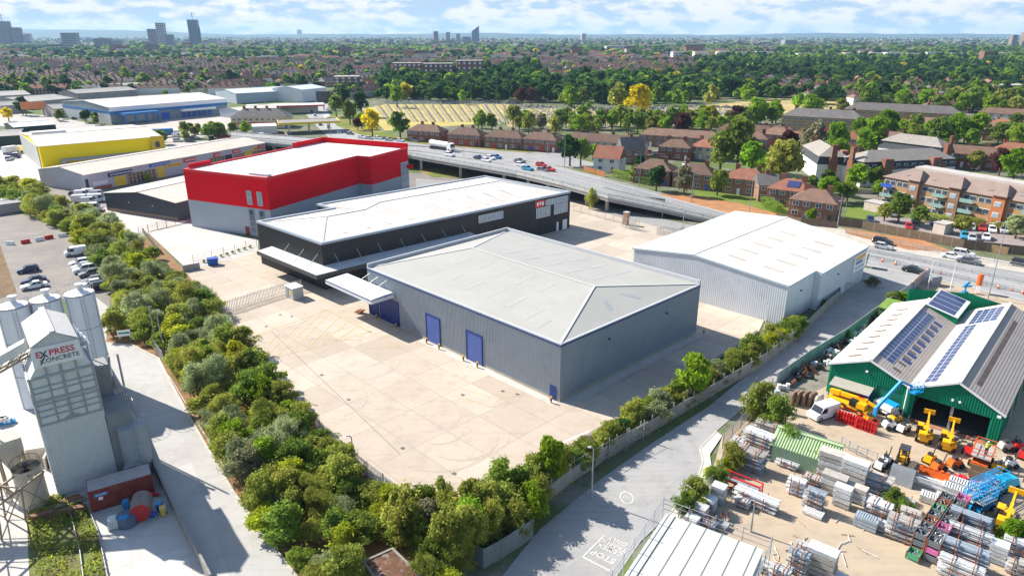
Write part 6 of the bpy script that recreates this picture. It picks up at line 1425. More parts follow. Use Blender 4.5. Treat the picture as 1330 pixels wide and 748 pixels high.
for row in (
 ((973,607),'beam',4.0,1.8,2.8,'tall stack of silver beams on short timber legs, nearest the bushes by the pavement'),((984,588),'beam',4.2,1.8,3.0,'tallest stack of silver beams behind the leafy bush'),((996,571),'beam',4.0,1.7,2.6,'silver beam stack farthest along the palisade fence'),((962,584),'rack',2.6,1.4,1.6,'low rack of beams against the palisade fence'),
 ((898,684),'box',1.5,1.2,1.4,'grey frame stack nearest the white sheet roof'),((909,674),'box',1.5,1.2,1.7,'grey frame stack second from the white sheet roof'),((920,663),'box',1.5,1.2,1.9,'grey frame stack third from the white sheet roof'),((932,651),'box',1.6,1.3,2.0,'grey frame stack in front of the red cage'),((921,686),'rack',1.6,1.2,1.2,'short rack with hanging clamps beside the grey frame stacks'),((940,676),'rack',1.5,.9,.8,'low trolley of silver tubes behind the white sheet roof'),((938,684),'box',1.2,.9,.5,'low grey pallet of couplers behind the white sheet roof'),
 ((980,655),'beam',5.6,1.4,1.4,'long stack of pale beams in front of the red cage'),((964,657),'rack',1.9,1.0,1.1,'small angled rack of silver fittings by the long pale beams'),
 ((1022,606),'beam',3.0,1.1,1.0,'low bundle of bluish round tubes beside the leafy bush'),((1052,609),'rack',2.2,1.3,2.8,'tall rusty rack of silver tubes below the pale green store'),((1054,632),'rack',2.2,1.3,1.6,'rusty rack in front of the tall one below the pale green store'),((1032,640),'rack',2.2,1.2,2.0,'rusty rack with pallet below, left end of its row'),((1056,660),'rack',2.4,1.3,2.4,'rusty rack with round holes on top, nearest the open dust of the yard'),((1056,668),'box',2.2,1.2,.5,'low silver frames on the ground in front of the rusty rack'),
 ((1078,622),'board',3.3,1.6,3.4,'tall stack of grey boards with blue tags below the pale green store'),((1082,640),'board',3.0,1.5,2.2,'lower stack of grey boards in front of the tallest one'),((1106,634),'board',3.0,1.5,3.4,'tall stack of cream boards right of the grey boards'),((1110,649),'board',2.6,1.3,2.0,'lower stack of cream boards in front of its tall neighbour'),((1092,656),'board',2.0,1.2,2.2,'bluish small board stack in front of the cream boards'),
 ((1133,640),'beam',4.2,1.9,2.6,'large stack of white frames with rusty straps beside the green bush'),((1137,657),'box',4.0,1.4,.8,'row of white upright brackets in front of the white frames'),((1140,672),'rack',2.8,1.5,2.2,'rusty rack of square tubes between white brackets and open dust'),((1124,684),'box',2.4,1.3,1.1,'white cage of short square tubes at the edge of the open dust'),((1146,688),'rack',2.6,1.2,1.2,'low rack of small fittings behind the white cage'),((1167,698),'rack',3.4,1.6,2.8,'tall rusty rack with blue and yellow bags on top'),((1180,682),'rack',2.2,1.2,2.0,'rusty rack against the green bush'),((1186,700),'rack',2.0,1.1,1.4,'dark rack of loose fittings beside the column of bins'),((1174,662),'rack',2.2,1.1,1.4,'rack of silver tubes in front of the green bush'),
 ((1256,692),'beam',4.2,1.2,2.4,'long white poles stacked high behind the columns of bins'),((1254,713),'beam',4.4,1.3,2.8,'long white poles with pink straps in the middle of the pole stacks'),((1250,734),'beam',4.6,1.4,2.6,'long white poles fanned outwards, nearest the bottom edge'),((1246,752),'beam',4.4,1.3,2.2,'long white poles cut by the bottom edge'),((1293,728),'box',1.6,1.3,2.2,'grey frame stack between the pole stacks and the wrapped bundles'),((1318,722),'beam',2.6,1.4,2.2,'white wrapped bundles with red straps at the right edge'),((1322,744),'beam',2.8,1.4,1.8,'second stack of white wrapped bundles, lower right corner'),
 ((1034,742),'rack',2.2,1.3,2.6,'rusty rack at the bottom edge left of the boards'),((1064,744),'board',3.0,1.6,3.0,'stack of pale boards at the bottom edge beside the rusty rack'),((1046,728),'rack',2.4,.9,2.0,'leaning silver boards behind the bottom rack'),((1090,752),'box',1.6,1.2,.5,'grey box lid lying at the bottom edge'),((997,742),'rack',2.4,1.2,1.0,'heap of silver boards beside the white sheet roof corner'),((1012,752),'rack',2.2,1.2,1.6,'rusty rack cut by the bottom edge beside the white sheet roof')):
    stack(*row)
bin_m = [M('bin_grey', (.16,.18,.19), .7, .15, 2), M('bin_pink', (.62,.16,.38), .6, .1, 2), M('bin_brown', (.32,.13,.06), .8, .2, 2), M('bin_green', (.08,.36,.18), .6, .15, 2)]
bA = dirc((1188,722), (1228,662)); bu = V2(cos(bA), sin(bA))
for col, (px, seq) in enumerate((((1186,724),(3,2,0,0,1,0,0,2,0)), ((1209,726),(0,0,1,0,0,0,1,0,0)))):
    p0 = G(*px)
    for i in range(8):
        p = p0+bu*i*1.32; n = 3
        for j in range(1 if (i == 0 and col == 0) else n):
            c = seq[(i+j*2) % 9]; t = thing('stillage_bin', ('grey','pink','brown','green')[c]+' steel stillage bin in the '+('left' if col == 0 else 'right')+' column of stacked bins'+(', bottom of its stack' if j == 0 else ', top of its stack' if j == 2 else ', middle of its stack'), 'bin', (p.x, p.y, .05+j*.82), bA, ('left' if col == 0 else 'right')+' column '+('grey','pink','brown','green')[c]+' bins level '+'abc'[j])
            m = MB()
            for x, y, lx, ly in ((0,-.55,1.2,.04),(0,.55,1.2,.04),(-.58,0,.04,1.1),(.58,0,.04,1.1)): m.box(x,y,.1,lx,ly,.62)
            m.box(0,0,.08,1.16,1.06,.04); m.build('side', bin_m[c], t)
            for x in (-.58,.58):
                for y in (-.55,.55): m = MB(); m.box(x,y,0,.08,.08,.80); m.build('corner_post', rust, t)
            if j == 2 or (i == 0 and col == 0):
                m = MB()
                for _ in range(10): x, y = rs_.uniform(-.45,.45), rs_.uniform(-.4,.4); m.tube((x,y,.3), (x+rs_.uniform(-.3,.3),y+rs_.uniform(-.3,.3),.62), .05, 5)
                m.build('fittings', galv, t)
# loose litter of tubes and ties on the dust
for i in range(26):
    px = (rs_.uniform(1005,1130), rs_.uniform(672,742)); p = G(*px); a = rs_.uniform(0,3); l_ = rs_.uniform(.3,1.0); t = thing('loose_tube', 'short pale tube lying loose on the open dust of the yard', 'tube', (p.x,p.y,.03), a, 'loose tubes on the dust'); m = MB(); m.tube((-l_,0,.04),(l_,0,.04),.04,5); m.build('tube', rs_.choice([alum, wood, alum]), t)
t = thing('safety_cage', 'bright red open steel cage frame standing among the beam stacks', 'cage', (*G(963,636), 0), sA); m = MB()
for x in (-2.1,2.1):
    for y in (-.5,.5): m.beam((x,y,0),(x,y,1.6),.1,.1)
for z in (.1,.9,1.5):
    for y in (-.5,.5): m.beam((-2.1,y,z),(2.1,y,z),.09,.12)
    for x in (-2.1,2.1): m.beam((x,-.5,z),(x,.5,z),.09,.09)
m.build('frame', red_paint, t); m = MB(); m.box(0,0,.9,4.1,.9,.04); m.build('deck', galv, t)
def wheels(t, xs, y, r, w=.34, hub=None):
    for x in xs:
        for s in (-1, 1):
            m = MB(); m.tube((x,s*(y-w/2),r),(x,s*(y+w/2),r),r,16); o = m.build('wheel', tyre, t); m = MB(); m.tube((x,s*(y-w/2-.01),r),(x,s*(y+w/2+.02),r),r*.5,12); h = m.build('hub', hub or yellow_paint, t); h.parent = o
def telehandler(lab, px, ang, up=True, sc=1.0):
    t = thing('telehandler', lab, 'telehandler', (*G(*px), 0), ang); wheels(t, (-1.25,1.25), .95, .62)
    m = MB(); m.box(-.1,0,.6,4.2,1.1,.75); m.box(-1.7,.25,1.2,1.2,1.0,.7); m.box(-.9,-.75,.7,1.7,.7,.75); m.build('chassis', yellow_paint, t)
    m = MB(); m.hexa([(-.9,.35,1.3),(.7,.35,1.3),(.7,1.05,1.3),(-.9,1.05,1.3)],[(-.75,.4,2.4),(.35,.4,2.4),(.35,1.0,2.4),(-.75,1.0,2.4)]); c = m.build('cab', cglass, t)
    m = MB(); m.box(-.2,.7,2.4,1.25,.75,.1); o = m.build('cab_roof', yellow_paint, t); o.parent = c; m = MB()
    for x, y in ((-.85,.38),(.6,.38),(.6,1.02),(-.85,1.02)): m.beam((x,y,1.3),(x*.8-.05,y,2.42),.09,.09)
    o = m.build('cab_frame', dark_steel, t); o.parent = c
    tip = Vector((1.9,-.15,3.7)) if up else Vector((3.3,-.15,1.3))
    m = MB(); base = Vector((-1.9,-.15,1.7)); mid_ = base+(tip-base)*.62; m.beam(base, mid_, .32, .34); m.beam(mid_-(tip-base)*.05, tip, .22, .24); m.build('boom', yellow_paint, t)
    m = MB(); m.box(tip.x+.15,-.15,tip.z-.35,.2,1.5,.7); 
    for y in (-.7,.4): m.box(tip.x+.45,y,tip.z-.35,.5,.14,.5)
    m.build('carriage', yellow_paint, t)
    m = MB(); m.tube((-.6,-.15,1.1), tuple(base+(tip-base)*.35), .08, 6); m.build('ram', galv, t); t.scale = (sc,)*3; return t
dn_ = dirc((1198,560),(1190,585))
telehandler('yellow telehandler with raised boom facing the open shed, left of the pair', (1199,569), dirc((1198,575),(1201,545)), True, .82)
telehandler('yellow telehandler with raised boom facing the open shed, right of the pair', (1230,580), dirc((1228,588),(1234,556)), True, .82)
telehandler('yellow telehandler at the right edge beyond the grey brown shrubs', (1304,682), dirc((1300,690),(1318,640)), True, .9)
t = thing('loader_crane', 'long yellow mobile crane with folded boom below the lean-to roof', 'crane', (*G(1104,531), 0), dirc((1075,512),(1128,533))); wheels(t, (-2.2,-.8,1.9), 1.0, .55)
m = MB(); m.box(0,0,.7,7,1.9,.5); m.box(1.4,-.5,1.2,2.2,1.1,.9); m.build('chassis', yellow_paint, t); m = MB(); m.beam((-3.4,.3,1.9),(2.2,.3,2.3),.6,.6); m.beam((-3.6,.3,1.85),(-2,.3,2.0),.75,.75); m.build('boom', yellow_paint, t); m = MB(); m.beam((2.2,.3,2.3),(3.6,.3,1.9),.4,.4); m.beam((3.6,.3,1.9),(3.8,.3,.6),.35,.35); m.build('jib', yellow_paint, t); m = MB(); m.box(.6,-.6,1.25,1.0,1.0,1.0); m.build('cab', cglass, t); m = MB(); m.box(1.3,.3,2.5,1.0,.35,.1); m.build('stripe', red_paint, t); t.scale = (.86,.86,.82)
t = thing('boom_lift', 'bright blue articulated boom lift with white base, basket raised by the green shed corner', 'boom lift', (*G(1151,538), 0), dirc((1140,535),(1160,545))); wheels(t, (-1.1,1.1), .95, .5, .32, white_paint)
m = MB(); m.box(0,0,.45,2.6,1.4,.45); m.box(-.3,0,.95,2.6,1.7,.75); m.build('base', white_paint, t); m = MB(); m.box(.2,0,1.7,2.2,.9,.35); e_ = t.matrix_basis.inverted(); w1, w2, w3 = [e_ @ V3(G(*q_, z_), z_) for q_, z_ in (((1138,530),2.2),((1171,495),6.0),((1185,502),5.2))]; m.beam(w1,w2,.3,.34); m.beam(w2,w3,.24,.26); m.beam((w1.x,w1.y,.9),w1,.4,.4); m.build('boom', blue_paint, t); m = MB(); bx, by, bz = e_ @ V3(G(1190,509,4.5), 4.5)
for z in (0,.55,1.1):
    for y in (-.8,.8): m.beam((bx-.4,by+y,bz+z),(bx+.4,by+y,bz+z),.07,.07)
    for x in (-.4,.4): m.beam((bx+x,by-.8,bz+z),(bx+x,by+.8,bz+z),.07,.07)
for x in (-.4,.4):
    for y in (-.8,0,.8): m.beam((bx+x,by+y,bz),(bx+x,by+y,bz+1.1),.06,.06)
m.box(bx,by,bz-.05,.8,1.6,.06); m.build('basket', blue_paint, t)
def scissor(lab, px, ang, col, h=1.6, L_=2.6, W_=1.5):
    t = thing('scissor_lift', lab, 'scissor lift', (*G(*px), 0), ang); wheels(t, (-L_*.34,L_*.34), W_*.5, .36, .25, col); m = MB(); m.box(0,0,.35,L_,W_*.85,.45); m.build('base', col, t); m = MB()
    for y in (-W_*.35,W_*.35):
        for k in range(3):
            z0 = .8+k*(h-.9)/3; z1 = z0+(h-.9)/3; m.beam((-L_*.42,y,z0),(L_*.42,y,z1),.08,.1); m.beam((-L_*.42,y,z1),(L_*.42,y,z0),.08,.1)
    m.build('scissor_arms', col if col is not orange_paint else dark_steel, t); m = MB(); m.box(0,0,h,L_,W_,.12); m.build('deck', M('deck_grey', (.38,.36,.34), .7, .1, 1), t); m = MB()
    for z in (h+.6,h+1.1):
        for y in (-W_/2,W_/2): m.beam((-L_/2,y,z),(L_/2,y,z),.05,.08)
        for x in (-L_/2,L_/2): m.beam((x,-W_/2,z),(x,W_/2,z),.05,.08)
    for k in range(7):
        for y in (-W_/2,W_/2): m.beam((-L_/2+k*L_/6,y,h),(-L_/2+k*L_/6,y,h+1.1),.05,.05)
    m.build('guard_rail', col, t); return t
scissor('orange scissor lift carrying a worker, standing in the open yard', (1273,602), dirc((1270,608),(1282,580)), orange_paint, 1.5, 3.2, 2.0)
# one worker on the deck: skeleton with radii, grown by a skin modifier
def person(lab, loc, rz):
    J = [((0,0,.95),.15),((0,0,1.2),.15),((0,0,1.42),.16),((0,0,1.52),.06),((0,.01,1.62),.09),((0,.01,1.72),.095),((.2,0,1.42),.065),((.26,.05,1.15),.05),((.22,.28,1.05),.04),((-.2,0,1.42),.065),((-.26,.05,1.15),.05),((-.22,.28,1.05),.04),((.1,0,.88),.1),((.11,.03,.5),.075),((.11,0,.08),.055),((.11,.14,.04),.045),((-.1,0,.88),.1),((-.11,.03,.5),.075),((-.11,0,.08),.055),((-.11,.14,.04),.045)]
    E = [(0,1),(1,2),(2,3),(3,4),(4,5),(2,6),(6,7),(7,8),(2,9),(9,10),(10,11),(0,12),(12,13),(13,14),(14,15),(0,16),(16,17),(17,18),(18,19)]
    me = bpy.data.meshes.new('person'); me.from_pydata([j[0] for j in J], E, []); me.materials.append(M('dark_workwear', (.03,.04,.07), .8, .2, 3)); o = bpy.data.objects.new('person', me); COL.objects.link(o)
    o.modifiers.new('skin', 'SKIN')
    for i, j in enumerate(J): me.skin_vertices[0].data[i].radius = (j[1], j[1]); me.skin_vertices[0].data[i].use_root = i == 0
    o.modifiers.new('smooth', 'SUBSURF').levels = 1; o.location = loc; o.rotation_euler = (0,0,rz); tag(o, lab, 'person')
    m = MB(); m.cyl((0,0,.98), .2, .5, 14, .215); m.build('vest', M('hi_vis_yellow', (.62,.72,.05), .7, .05, 2), o); m = MB(); m.cyl((0,.01,1.7), .125, .1, 12, .06); m.build('helmet', white_paint, o)
person('worker in yellow vest and white helmet standing on the orange scissor lift', V3(G(1280,590,1.64),1.64), 2.0)
bl = dirc((1255,655),(1300,640))
for i, (px, lb) in enumerate((((1262,658),'farthest left of the blue group'), ((1275,662),'nearest the grey brown shrubs'), ((1270,645),'behind the two nearest'), ((1284,648),'in the middle beside the turquoise cover'), ((1290,636),'beside the turquoise cover at the back'))): scissor('bright blue scissor lift folded low, '+lb, px, bl+.1, blue_paint, 1.25, 2.5, 1.2)
t = thing('covered_machine', 'machine under a turquoise moulded cover beside the blue scissor lifts', 'machine', (*G(1304,634), 0), bl); wheels(t, (-.9,.9), .7, .35, .25, dark_steel); m = MB(); m.hexa([(-1.5,-.8,.4),(1.5,-.8,.4),(1.5,.8,.4),(-1.5,.8,.4)],[(-1.1,-.6,1.7),(1.0,-.6,1.5),(1.0,.6,1.5),(-1.1,.6,1.7)]); m.build('cover', M('turquoise_cover', (.01,.40,.58), .45, .06, 1), t)
t = thing('forklift', 'yellow and black forklift with open cage parked alone on the dust', 'forklift', (*G(1171,602), 0), dirc((1173,595),(1167,610))); wheels(t, (-.7,.7), .55, .35, .28, dark_steel)
m = MB(); m.box(-.3,0,.35,1.6,1.0,.75); m.box(-1.0,0,.4,.5,1.1,.9); m.build('body', yellow_paint, t); m = MB()
for x in (-.9,.5):
    for y in (-.5,.5): m.beam((x,y,1.0),(x*.9,y,2.1),.09,.09)
m.box(-.2,0,2.1,1.5,1.1,.08); m.build('overhead_guard', dark_steel, t); m = MB(); m.beam((.95,-.35,.1),(.95,-.35,2.2),.12,.12); m.beam((.95,.35,.1),(.95,.35,2.2),.12,.12); m.box(.95,0,.8,.1,.8,.1); m.build('mast', dark_steel, t)
for s in (-.3,.3): m = MB(); m.box(1.5,s,.12,1.0,.14,.05); m.build('fork', wood, t)
m = MB(); m.box(-.3,0,1.1,.5,.5,.12); m.box(-.5,0,1.1,.1,.5,.6); m.build('seat', dark_steel, t)
# smaller kit
car_p = make_car(4.2, 1.75, 'van', False, 'parked_van', 'white'); car_p.location = (*G(1068,541), .02); car_p.rotation_euler = (0,0,dirc((1074,538),(1058,543))); tag(car_p, 'white crew van parked behind the pale green store among red racks', 'van')
def gas(lab, px, n, ang):
    t = thing('cylinder_rack', lab, 'rack', (*G(*px), 0), ang); m = MB(); L_ = n*.36
    for x in (-L_/2,0,L_/2):
        for y in (-.5,.5): m.beam((x,y,0),(x,y,1.7),.06,.06)
    for z in (.1,.8,1.7):
        for y in (-.5,.5): m.beam((-L_/2,y,z),(L_/2,y,z),.05,.05)
    m.build('rack_frame', red_paint, t)
    for i in range(n):
        for y in (-.28,.22): m = MB(); m.cyl((-L_/2+(i+.5)*.36,y,.1), .14, 1.2, 10); m.cyl((-L_/2+(i+.5)*.36,y,1.3), .14, .15, 10, .05); m.build('cylinder', red_paint, t)
gA = dirc((1096,548),(1130,560)); gas('red rack of gas cylinders, left of two behind the white crew van', (1103,550), 9, gA); gas('red rack of gas cylinders, right of two below the blue boom lift', (1124,558), 7, gA)
for i, px in enumerate(((1031,524),(1038,524),(1046,525),(1054,526),(1062,529))):
    t = thing('steel_plate', ('rusty curved steel plate standing in the row between hoarding and crane' if i < 4 else 'grey weathered board standing at the right end of the rusty plates'), 'steel plate', (*G(*px), 0), gA+pi/2-.2, 'row of rusty plates' if i < 4 else None); m = MB(); P_ = [(-.9,0),(.9,0),(.9,1.5),(.6,1.9),(-.6,1.9),(-.9,1.5)]; m.hexa([(x,-.15,z+.05) for x,z in P_],[(x,.15,z+.05) for x,z in P_]); m.build('plate', M('brown_plate', (.24,.16,.11), .85, .25, 1.5, rand=.15) if i < 4 else pale_board, t)
t = thing('upright_pipe', 'pale blue grey pipe standing upright by the road entrance', 'pipe', (*G(1006,532), 0)); m = MB(); m.cyl((0,0,0), .36, 3.0, 18); m.build('pipe', M('pale_blue_pipe', (.36,.45,.52), .5, .1, 1), t)
for i in range(70):
    f_ = rs_.random(); px = (1012+f_*155+rs_.uniform(-5,8), 508-f_*112+rs_.uniform(-4,10)); p = G(*px); a = rs_.uniform(0,3); t = thing('scrap_part', rs_.choice(['dark machine part lying in the storage strip beside the hoarding','pale drum or tube standing in the storage strip beside the hoarding','rusty tube frame dumped in the storage strip beside the hoarding']), 'scrap', (p.x,p.y,0), a); m = MB(); kd = {'d':0,'p':1,'r':2}[t['label'][0]]; t['group'] = 'scrap parts beside the hoarding '+('dark','pale','rusty')[kd]
    if kd == 0: m.box(0,0,0,rs_.uniform(.6,1.2),rs_.uniform(.4,.8),rs_.uniform(.4,1.0)); m.tube((-.4,0,.5),(.5,.3,1.0),.12,8)
    elif kd == 1: m.cyl((0,0,0),.3,.9,10); m.cyl((.5,.2,0),.22,.6,10)
    else:
        for k in range(5): m.tube((-.6,k*.2-.4,.1),(.6,k*.2-.4,rs_.uniform(.1,1.3)),.06,5)
    m.build('part', (dark_steel, white_paint, rust)[kd], t)
def lowkit(nm, lab, cat, px, ang, fn, mt):
    t = thing(nm, lab, cat, (*G(*px), 0), ang); m = MB(); fn(m); m.build('body', mt, t); return t
lowkit('fence_stack', 'leaning stack of silver mesh fence panels beside the forklift', 'fence panels', (1168,630), sA, lambda m: [m.hexa([(-1.2,.1*k,0),(1.2,.1*k,0),(1.2,.1*k+.03,0),(-1.2,.1*k+.03,0)],[(-1.2,.6+.1*k,1.8),(1.2,.6+.1*k,1.8),(1.2,.63+.1*k,1.8),(-1.2,.63+.1*k,1.8)]) for k in range(8)], galv)
lowkit('machine_rack', 'dark rusted rack of small parts beside the forklift', 'rack', (1182,618), bA, lambda m: [m.box(0,0,.1,2.4,.8,1.0)]+[m.box(-1+.5*k,0,1.1,.35,.6,.35) for k in range(5)], M('dark_rack', (.12,.10,.08), .8, .3, 2))
def barrier_f(m):
    for y in (-.7,.7): m.box(0,y,.05,3.2,.3,.35)
    m.box(0,-.7,.4,3.2,.12,.5)
lowkit('bench_frame', 'pair of silver trestle beams left of the orange barrier', 'trestle', (1208,629), sA, barrier_f, alum)
lowkit('crash_barrier', 'orange slatted barrier with yellow holes among the silver trestles', 'barrier', (1214,618), sA, lambda m: [m.hexa([(-1.6,-.35,0),(1.6,-.35,0),(1.6,.35,0),(-1.6,.35,0)],[(-1.6,-.15,.8),(1.6,-.15,.8),(1.6,.15,.8),(-1.6,.15,.8)])]+[m.box(-1.2+.6*k,-.05,.8,.3,.25,.2) for k in range(5)], orange_paint)
for px, lb in (((1238,640),'silver mesh basket stack nearer the red machine'), ((1247,633),'silver mesh basket stack behind its neighbour near the red machine'), ((1230,655),'low silver basket with open top beside the scissor lifts'), ((1210,652),'sloping rack of silver rods above the green bush')): stack(px, 'box', 2.6, 1.4, 1.0, lb)
lowkit('trailer_frame', 'red low machine frame with black drums behind the silver baskets', 'machine', (1256,630), sA, lambda m: [m.box(0,0,.3,3,.8,.4), m.box(-.6,0,.7,.8,.6,.3)]+[m.tube((x,-.6,.3),(x,.6,.3),.3,10) for x in (-1,1)], red_paint)
lowkit('skip', 'empty brown steel skip with sloping ends near the orange scissor lift', 'skip', (1277,622), sA, lambda m: [m.hexa([(-.9,-.7,0),(.9,-.7,0),(.9,.7,0),(-.9,.7,0)],[(-1.3,-.9,.05),(1.3,-.9,.05),(1.3,.9,.05),(-1.3,.9,.05)])]+[m.hexa([(-1.3,y-.03,.05),(1.3,y-.03,.05),(1.3,y+.03,.05),(-1.3,y+.03,.05)],[(-1.7,y-.03,1.1),(1.7,y-.03,1.1),(1.7,y+.03,1.1),(-1.7,y+.03,1.1)]) for y in (-.8,.8)], M('skip_brown', (.28,.18,.10), .8, .2, 1))
for px, lb, mt in (((1322,584),'red and white plant trailer at the right edge, farther of two', red_paint), ((1328,594),'red and white plant trailer at the right edge, nearer of two', red_paint), ((1306,584),'cream generator on a pallet near the right edge', pale_board), ((1155,556),'white mini roller parked below the boom lift', white_paint), ((1163,549),'yellow mini loader beside the white mini roller', yellow_paint), ((1128,548),'yellow mini digger between the crane and boom lift',yellow_paint),((1172,560),'white mini machine between boom lift and left telehandler',white_paint),((1240,606),'small orange machine alone on the open dust',orange_paint),((1207,600),'small yellow machine between forklift and telehandlers',yellow_paint),((1258,588),'small red machine left of the orange scissor lift',red_paint),((1218,610),'small orange machine beside the crash barrier',orange_paint),((1296,612),'small yellow machine behind the turquoise cover',yellow_paint),((1310,606),'small white machine near the right edge trailers',white_paint),((1143,608),'white mini machine with tall mast beside the blue rails', white_paint), ((1150,602),'second white mini machine behind the masted one', white_paint)):
    t = thing('site_machine', lb, 'machine', (*G(*px), 0), rs_.uniform(0,1)); wheels(t, (-.5,.5), .5, .32, .25, dark_steel); m = MB(); m.hexa([(-.9,-.45,.35),(.9,-.45,.35),(.9,.45,.35),(-.9,.45,.35)],[(-.7,-.4,1.1),(.5,-.4,1.0),(.5,.4,1.0),(-.7,.4,1.1)]); m.build('body', mt, t); m = MB(); m.beam((.6,0,.8),(1.0,0,2.0),.1,.1); m.box(-.2,0,1.1,.5,.5,.3); m.build('control_arm', dark_steel, t)
fence('scaffold_rails', 'long rack of blue grey scaffold rails behind the pale green store', 'rack', [(1092,578),(1112,590),(1138,600)], 1.2, 1.0, 'mesh', bluish)
t = thing('advert_box', 'orange roadside box sign on legs above the green gable', 'sign', (*G(1269,380), 0), .4); m = MB(); m.box(0,0,1.6,1.1,.5,2.2); m.build('box', orange_paint, t); m = MB(); m.box(-.4,0,0,.1,.1,1.6); m.box(.4,0,0,.1,.1,1.6); m.build('leg', white_paint, t)
t = thing('water_pump', 'bright blue machine on a pole beside the orange sign', 'machine', (*G(1253,380), 0)); m = MB(); m.box(0,0,0,.9,.7,.3); m.cyl((0,0,.3),.14,1.4,8); m.beam((-.6,0,1.2),(.6,.1,2.2),.35,.35); m.beam((0,0,1.4),(1.1,0,1.3),.25,.3); m.build('body', blue_paint, t)
t = thing('hoarding_board', 'roadside board with red and white advert along the road mouth hoarding', 'sign', (*G(1192,372), 0), dirc((1178,386),(1206,360))); m = MB(); m.box(0,0,1.4,8,.1,1.1); m.build('board', M('faded_advert', (.50,.30,.24), .6, .3, 1), t)
for x in (-3,0,3): m = MB(); m.box(x,.1,0,.12,.12,1.6); m.build('post', galv, t)
t = thing('grey_cabinet', 'grey roadside cabinet beside the white poles', 'cabinet', (*G(1213,370), 0), .3); m = MB(); m.box(0,0,0,2.6,.8,1.8); m.build('body', M('cabinet_grey', (.28,.30,.33), .6, .1, 1), t); m = MB(); m.box(0,0,1.8,2.7,.9,.06); m.build('lid', galv, t)
for px, lb in (((1119,346),'white and green road sign seen edge on at the shed corner, nearer'), ((1125,347),'dark green road sign behind the nearer one at the shed corner')): t = thing('road_sign', lb, 'sign', (*G(*px), 0), 1.0); m = MB(); m.box(0,0,1.6,1.8,.08,1.6); m.build('board', MATS['sign_green'], t); m = MB(); m.tube((-.6,.08,0),(-.6,.08,3),.06,6); m.tube((.6,.08,0),(.6,.08,3),.06,6); m.build('post', galv, t)
# ---------------------------------------------------------------- houses and flats
brick = M('house_brick', (.23,.10,.068), .85, .2, .6, rand=.2); brick2 = M('brown_house_brick', (.24,.14,.09), .85, .2, .6, rand=.2); render_ = M('house_render', (.46,.40,.35), .8, .12, .5, rand=.15); cream = M('cream_render', (.55,.47,.34), .8, .12, .5, rand=.1); whiter = M('white_render', (.66,.65,.62), .8, .08, .5)
tile_b = M('brown_tile', (.165,.10,.072), .85, .22, .5, rand=.25, rib=(0,.5,.2)); tile_r = M('red_tile', (.23,.095,.06), .85, .2, .5, rand=.2); tile_g = M('grey_slate', (.13,.12,.115), .8, .2, .4, rand=.2); stack_m = M('chimney_brick', (.20,.09,.055), .9, .2, 1)
winf = M('white_window_frame', (.70,.70,.70), .5, .05, 1); hglass = glassmat('house_glass', (.06,.08,.10))
rh = random.Random(11)
def hip(mb, L_, W_, ze, zr, over=.4, gable=False, m=0, y0=0.0):
    x, y = L_/2+over, W_/2+over; k = 0 if gable else min(W_/2+over, x*.9); ze_ = ze-.12
    a, b, c, d = (-x,y0-y,ze_), (x,y0-y,ze_), (x,y0+y,ze_), (-x,y0+y,ze_); r0, r1 = (-x+k,y0,zr), (x-k,y0,zr)
    for f in ([a,b,r1,r0], [c,d,r0,r1], [b,c,r1], [d,a,r0]): mb.face(f, m)
    mb.face([d,c,b,a], m)
def house(lab, px, L_, ang, wall, roof, n=2, W_=8.0, ze=5.2, zr=7.9, gable=False, group=None, chim=True, z=0, floors=2, cat='house', name='terraced_house', wy=None):
    p = G(*px) if not isinstance(px, Vector) else px
    t = thing(name, lab, cat, (p.x, p.y, z), ang, group); m = MB(); m.box(0, 0, 0, L_, W_, ze)
    if gable:
        for s in (-1, 1): m.face([(s*L_/2,-W_/2,ze),(s*L_/2,W_/2,ze),(s*L_/2,0,zr-.1)])
    m.build('wall', wall, t); m = MB(); hip(m, L_, W_, ze, zr, gable=gable); r = m.build('roof', roof, t)
    w = L_/n
    if chim:
        for i in range(n if n < 3 else n-1):
            m = MB(); m.box(-L_/2+w*(i+1 if n > 1 else .5)-(w*.5 if n == 2 else 0), .3, zr-1.0, 1.3, .7, 2.2); o = m.build('chimney', stack_m, t); o.parent = r
    fh = ze/floors
    for i in range(n):
        for fl in range(floors):
            for dx in ((.27,.73) if w > 5 else (.5,)):
                if fl == 0 and dx == .73: continue
                x = -L_/2+w*(i+dx); zz = fl*fh+.95
                m = MB(); m.box(x, -W_/2-.04, zz, 1.7, .08, 1.25, 0, 0)
                m.box(x-.4, -W_/2-.06, zz+.1, .66, .08, 1.05, 0, 1); m.box(x+.4, -W_/2-.06, zz+.1, .66, .08, 1.05, 0, 1); m.build('window', [winf, hglass], t)
        m = MB(); m.box(-L_/2+w*(i+.76), -W_/2-.04, 0, .95, .1, 2.1); m.build('door', rh.choice([white_paint, red_paint, blue_s, dark_steel]), t)
    for s in (-1, 1): m = MB(); m.box(s*(L_/2+.04), -W_*.15, ze*.62, .08, 1.1, 1.1, 0, 0); m.box(s*(L_/2+.06), -W_*.15, ze*.62+.1, .08, .9, .9, 0, 1); m.build('window', [winf, hglass], t)
    return t
rowA = dirc((585,188),(725,198)); LPX = lambda px, l: l*G(*px).length/CP/FPX*1.0
def H_(lab, cx, by, lpx, wall, roof, n, da=0., **k):
    p = G(cx, by); L_ = lpx*hypot(p.y, CAMH)/FPX/max(.5, cos(rowA+da)); return house(lab, V2(p.x, p.y+3.5), L_, rowA+da, wall, roof, n, **k)
H_('short brick terrace with red, grey and dark roof sections nearest the golden tree', 555, 185, 44, brick, tile_b, 3)
H_('brick and pebbledash terrace, second along the junction from the golden tree', 607, 190, 42, brick, tile_b, 3); H_('brown roofed terrace with half rendered front, third along the junction', 658, 194, 48, brick2, tile_b, 3)
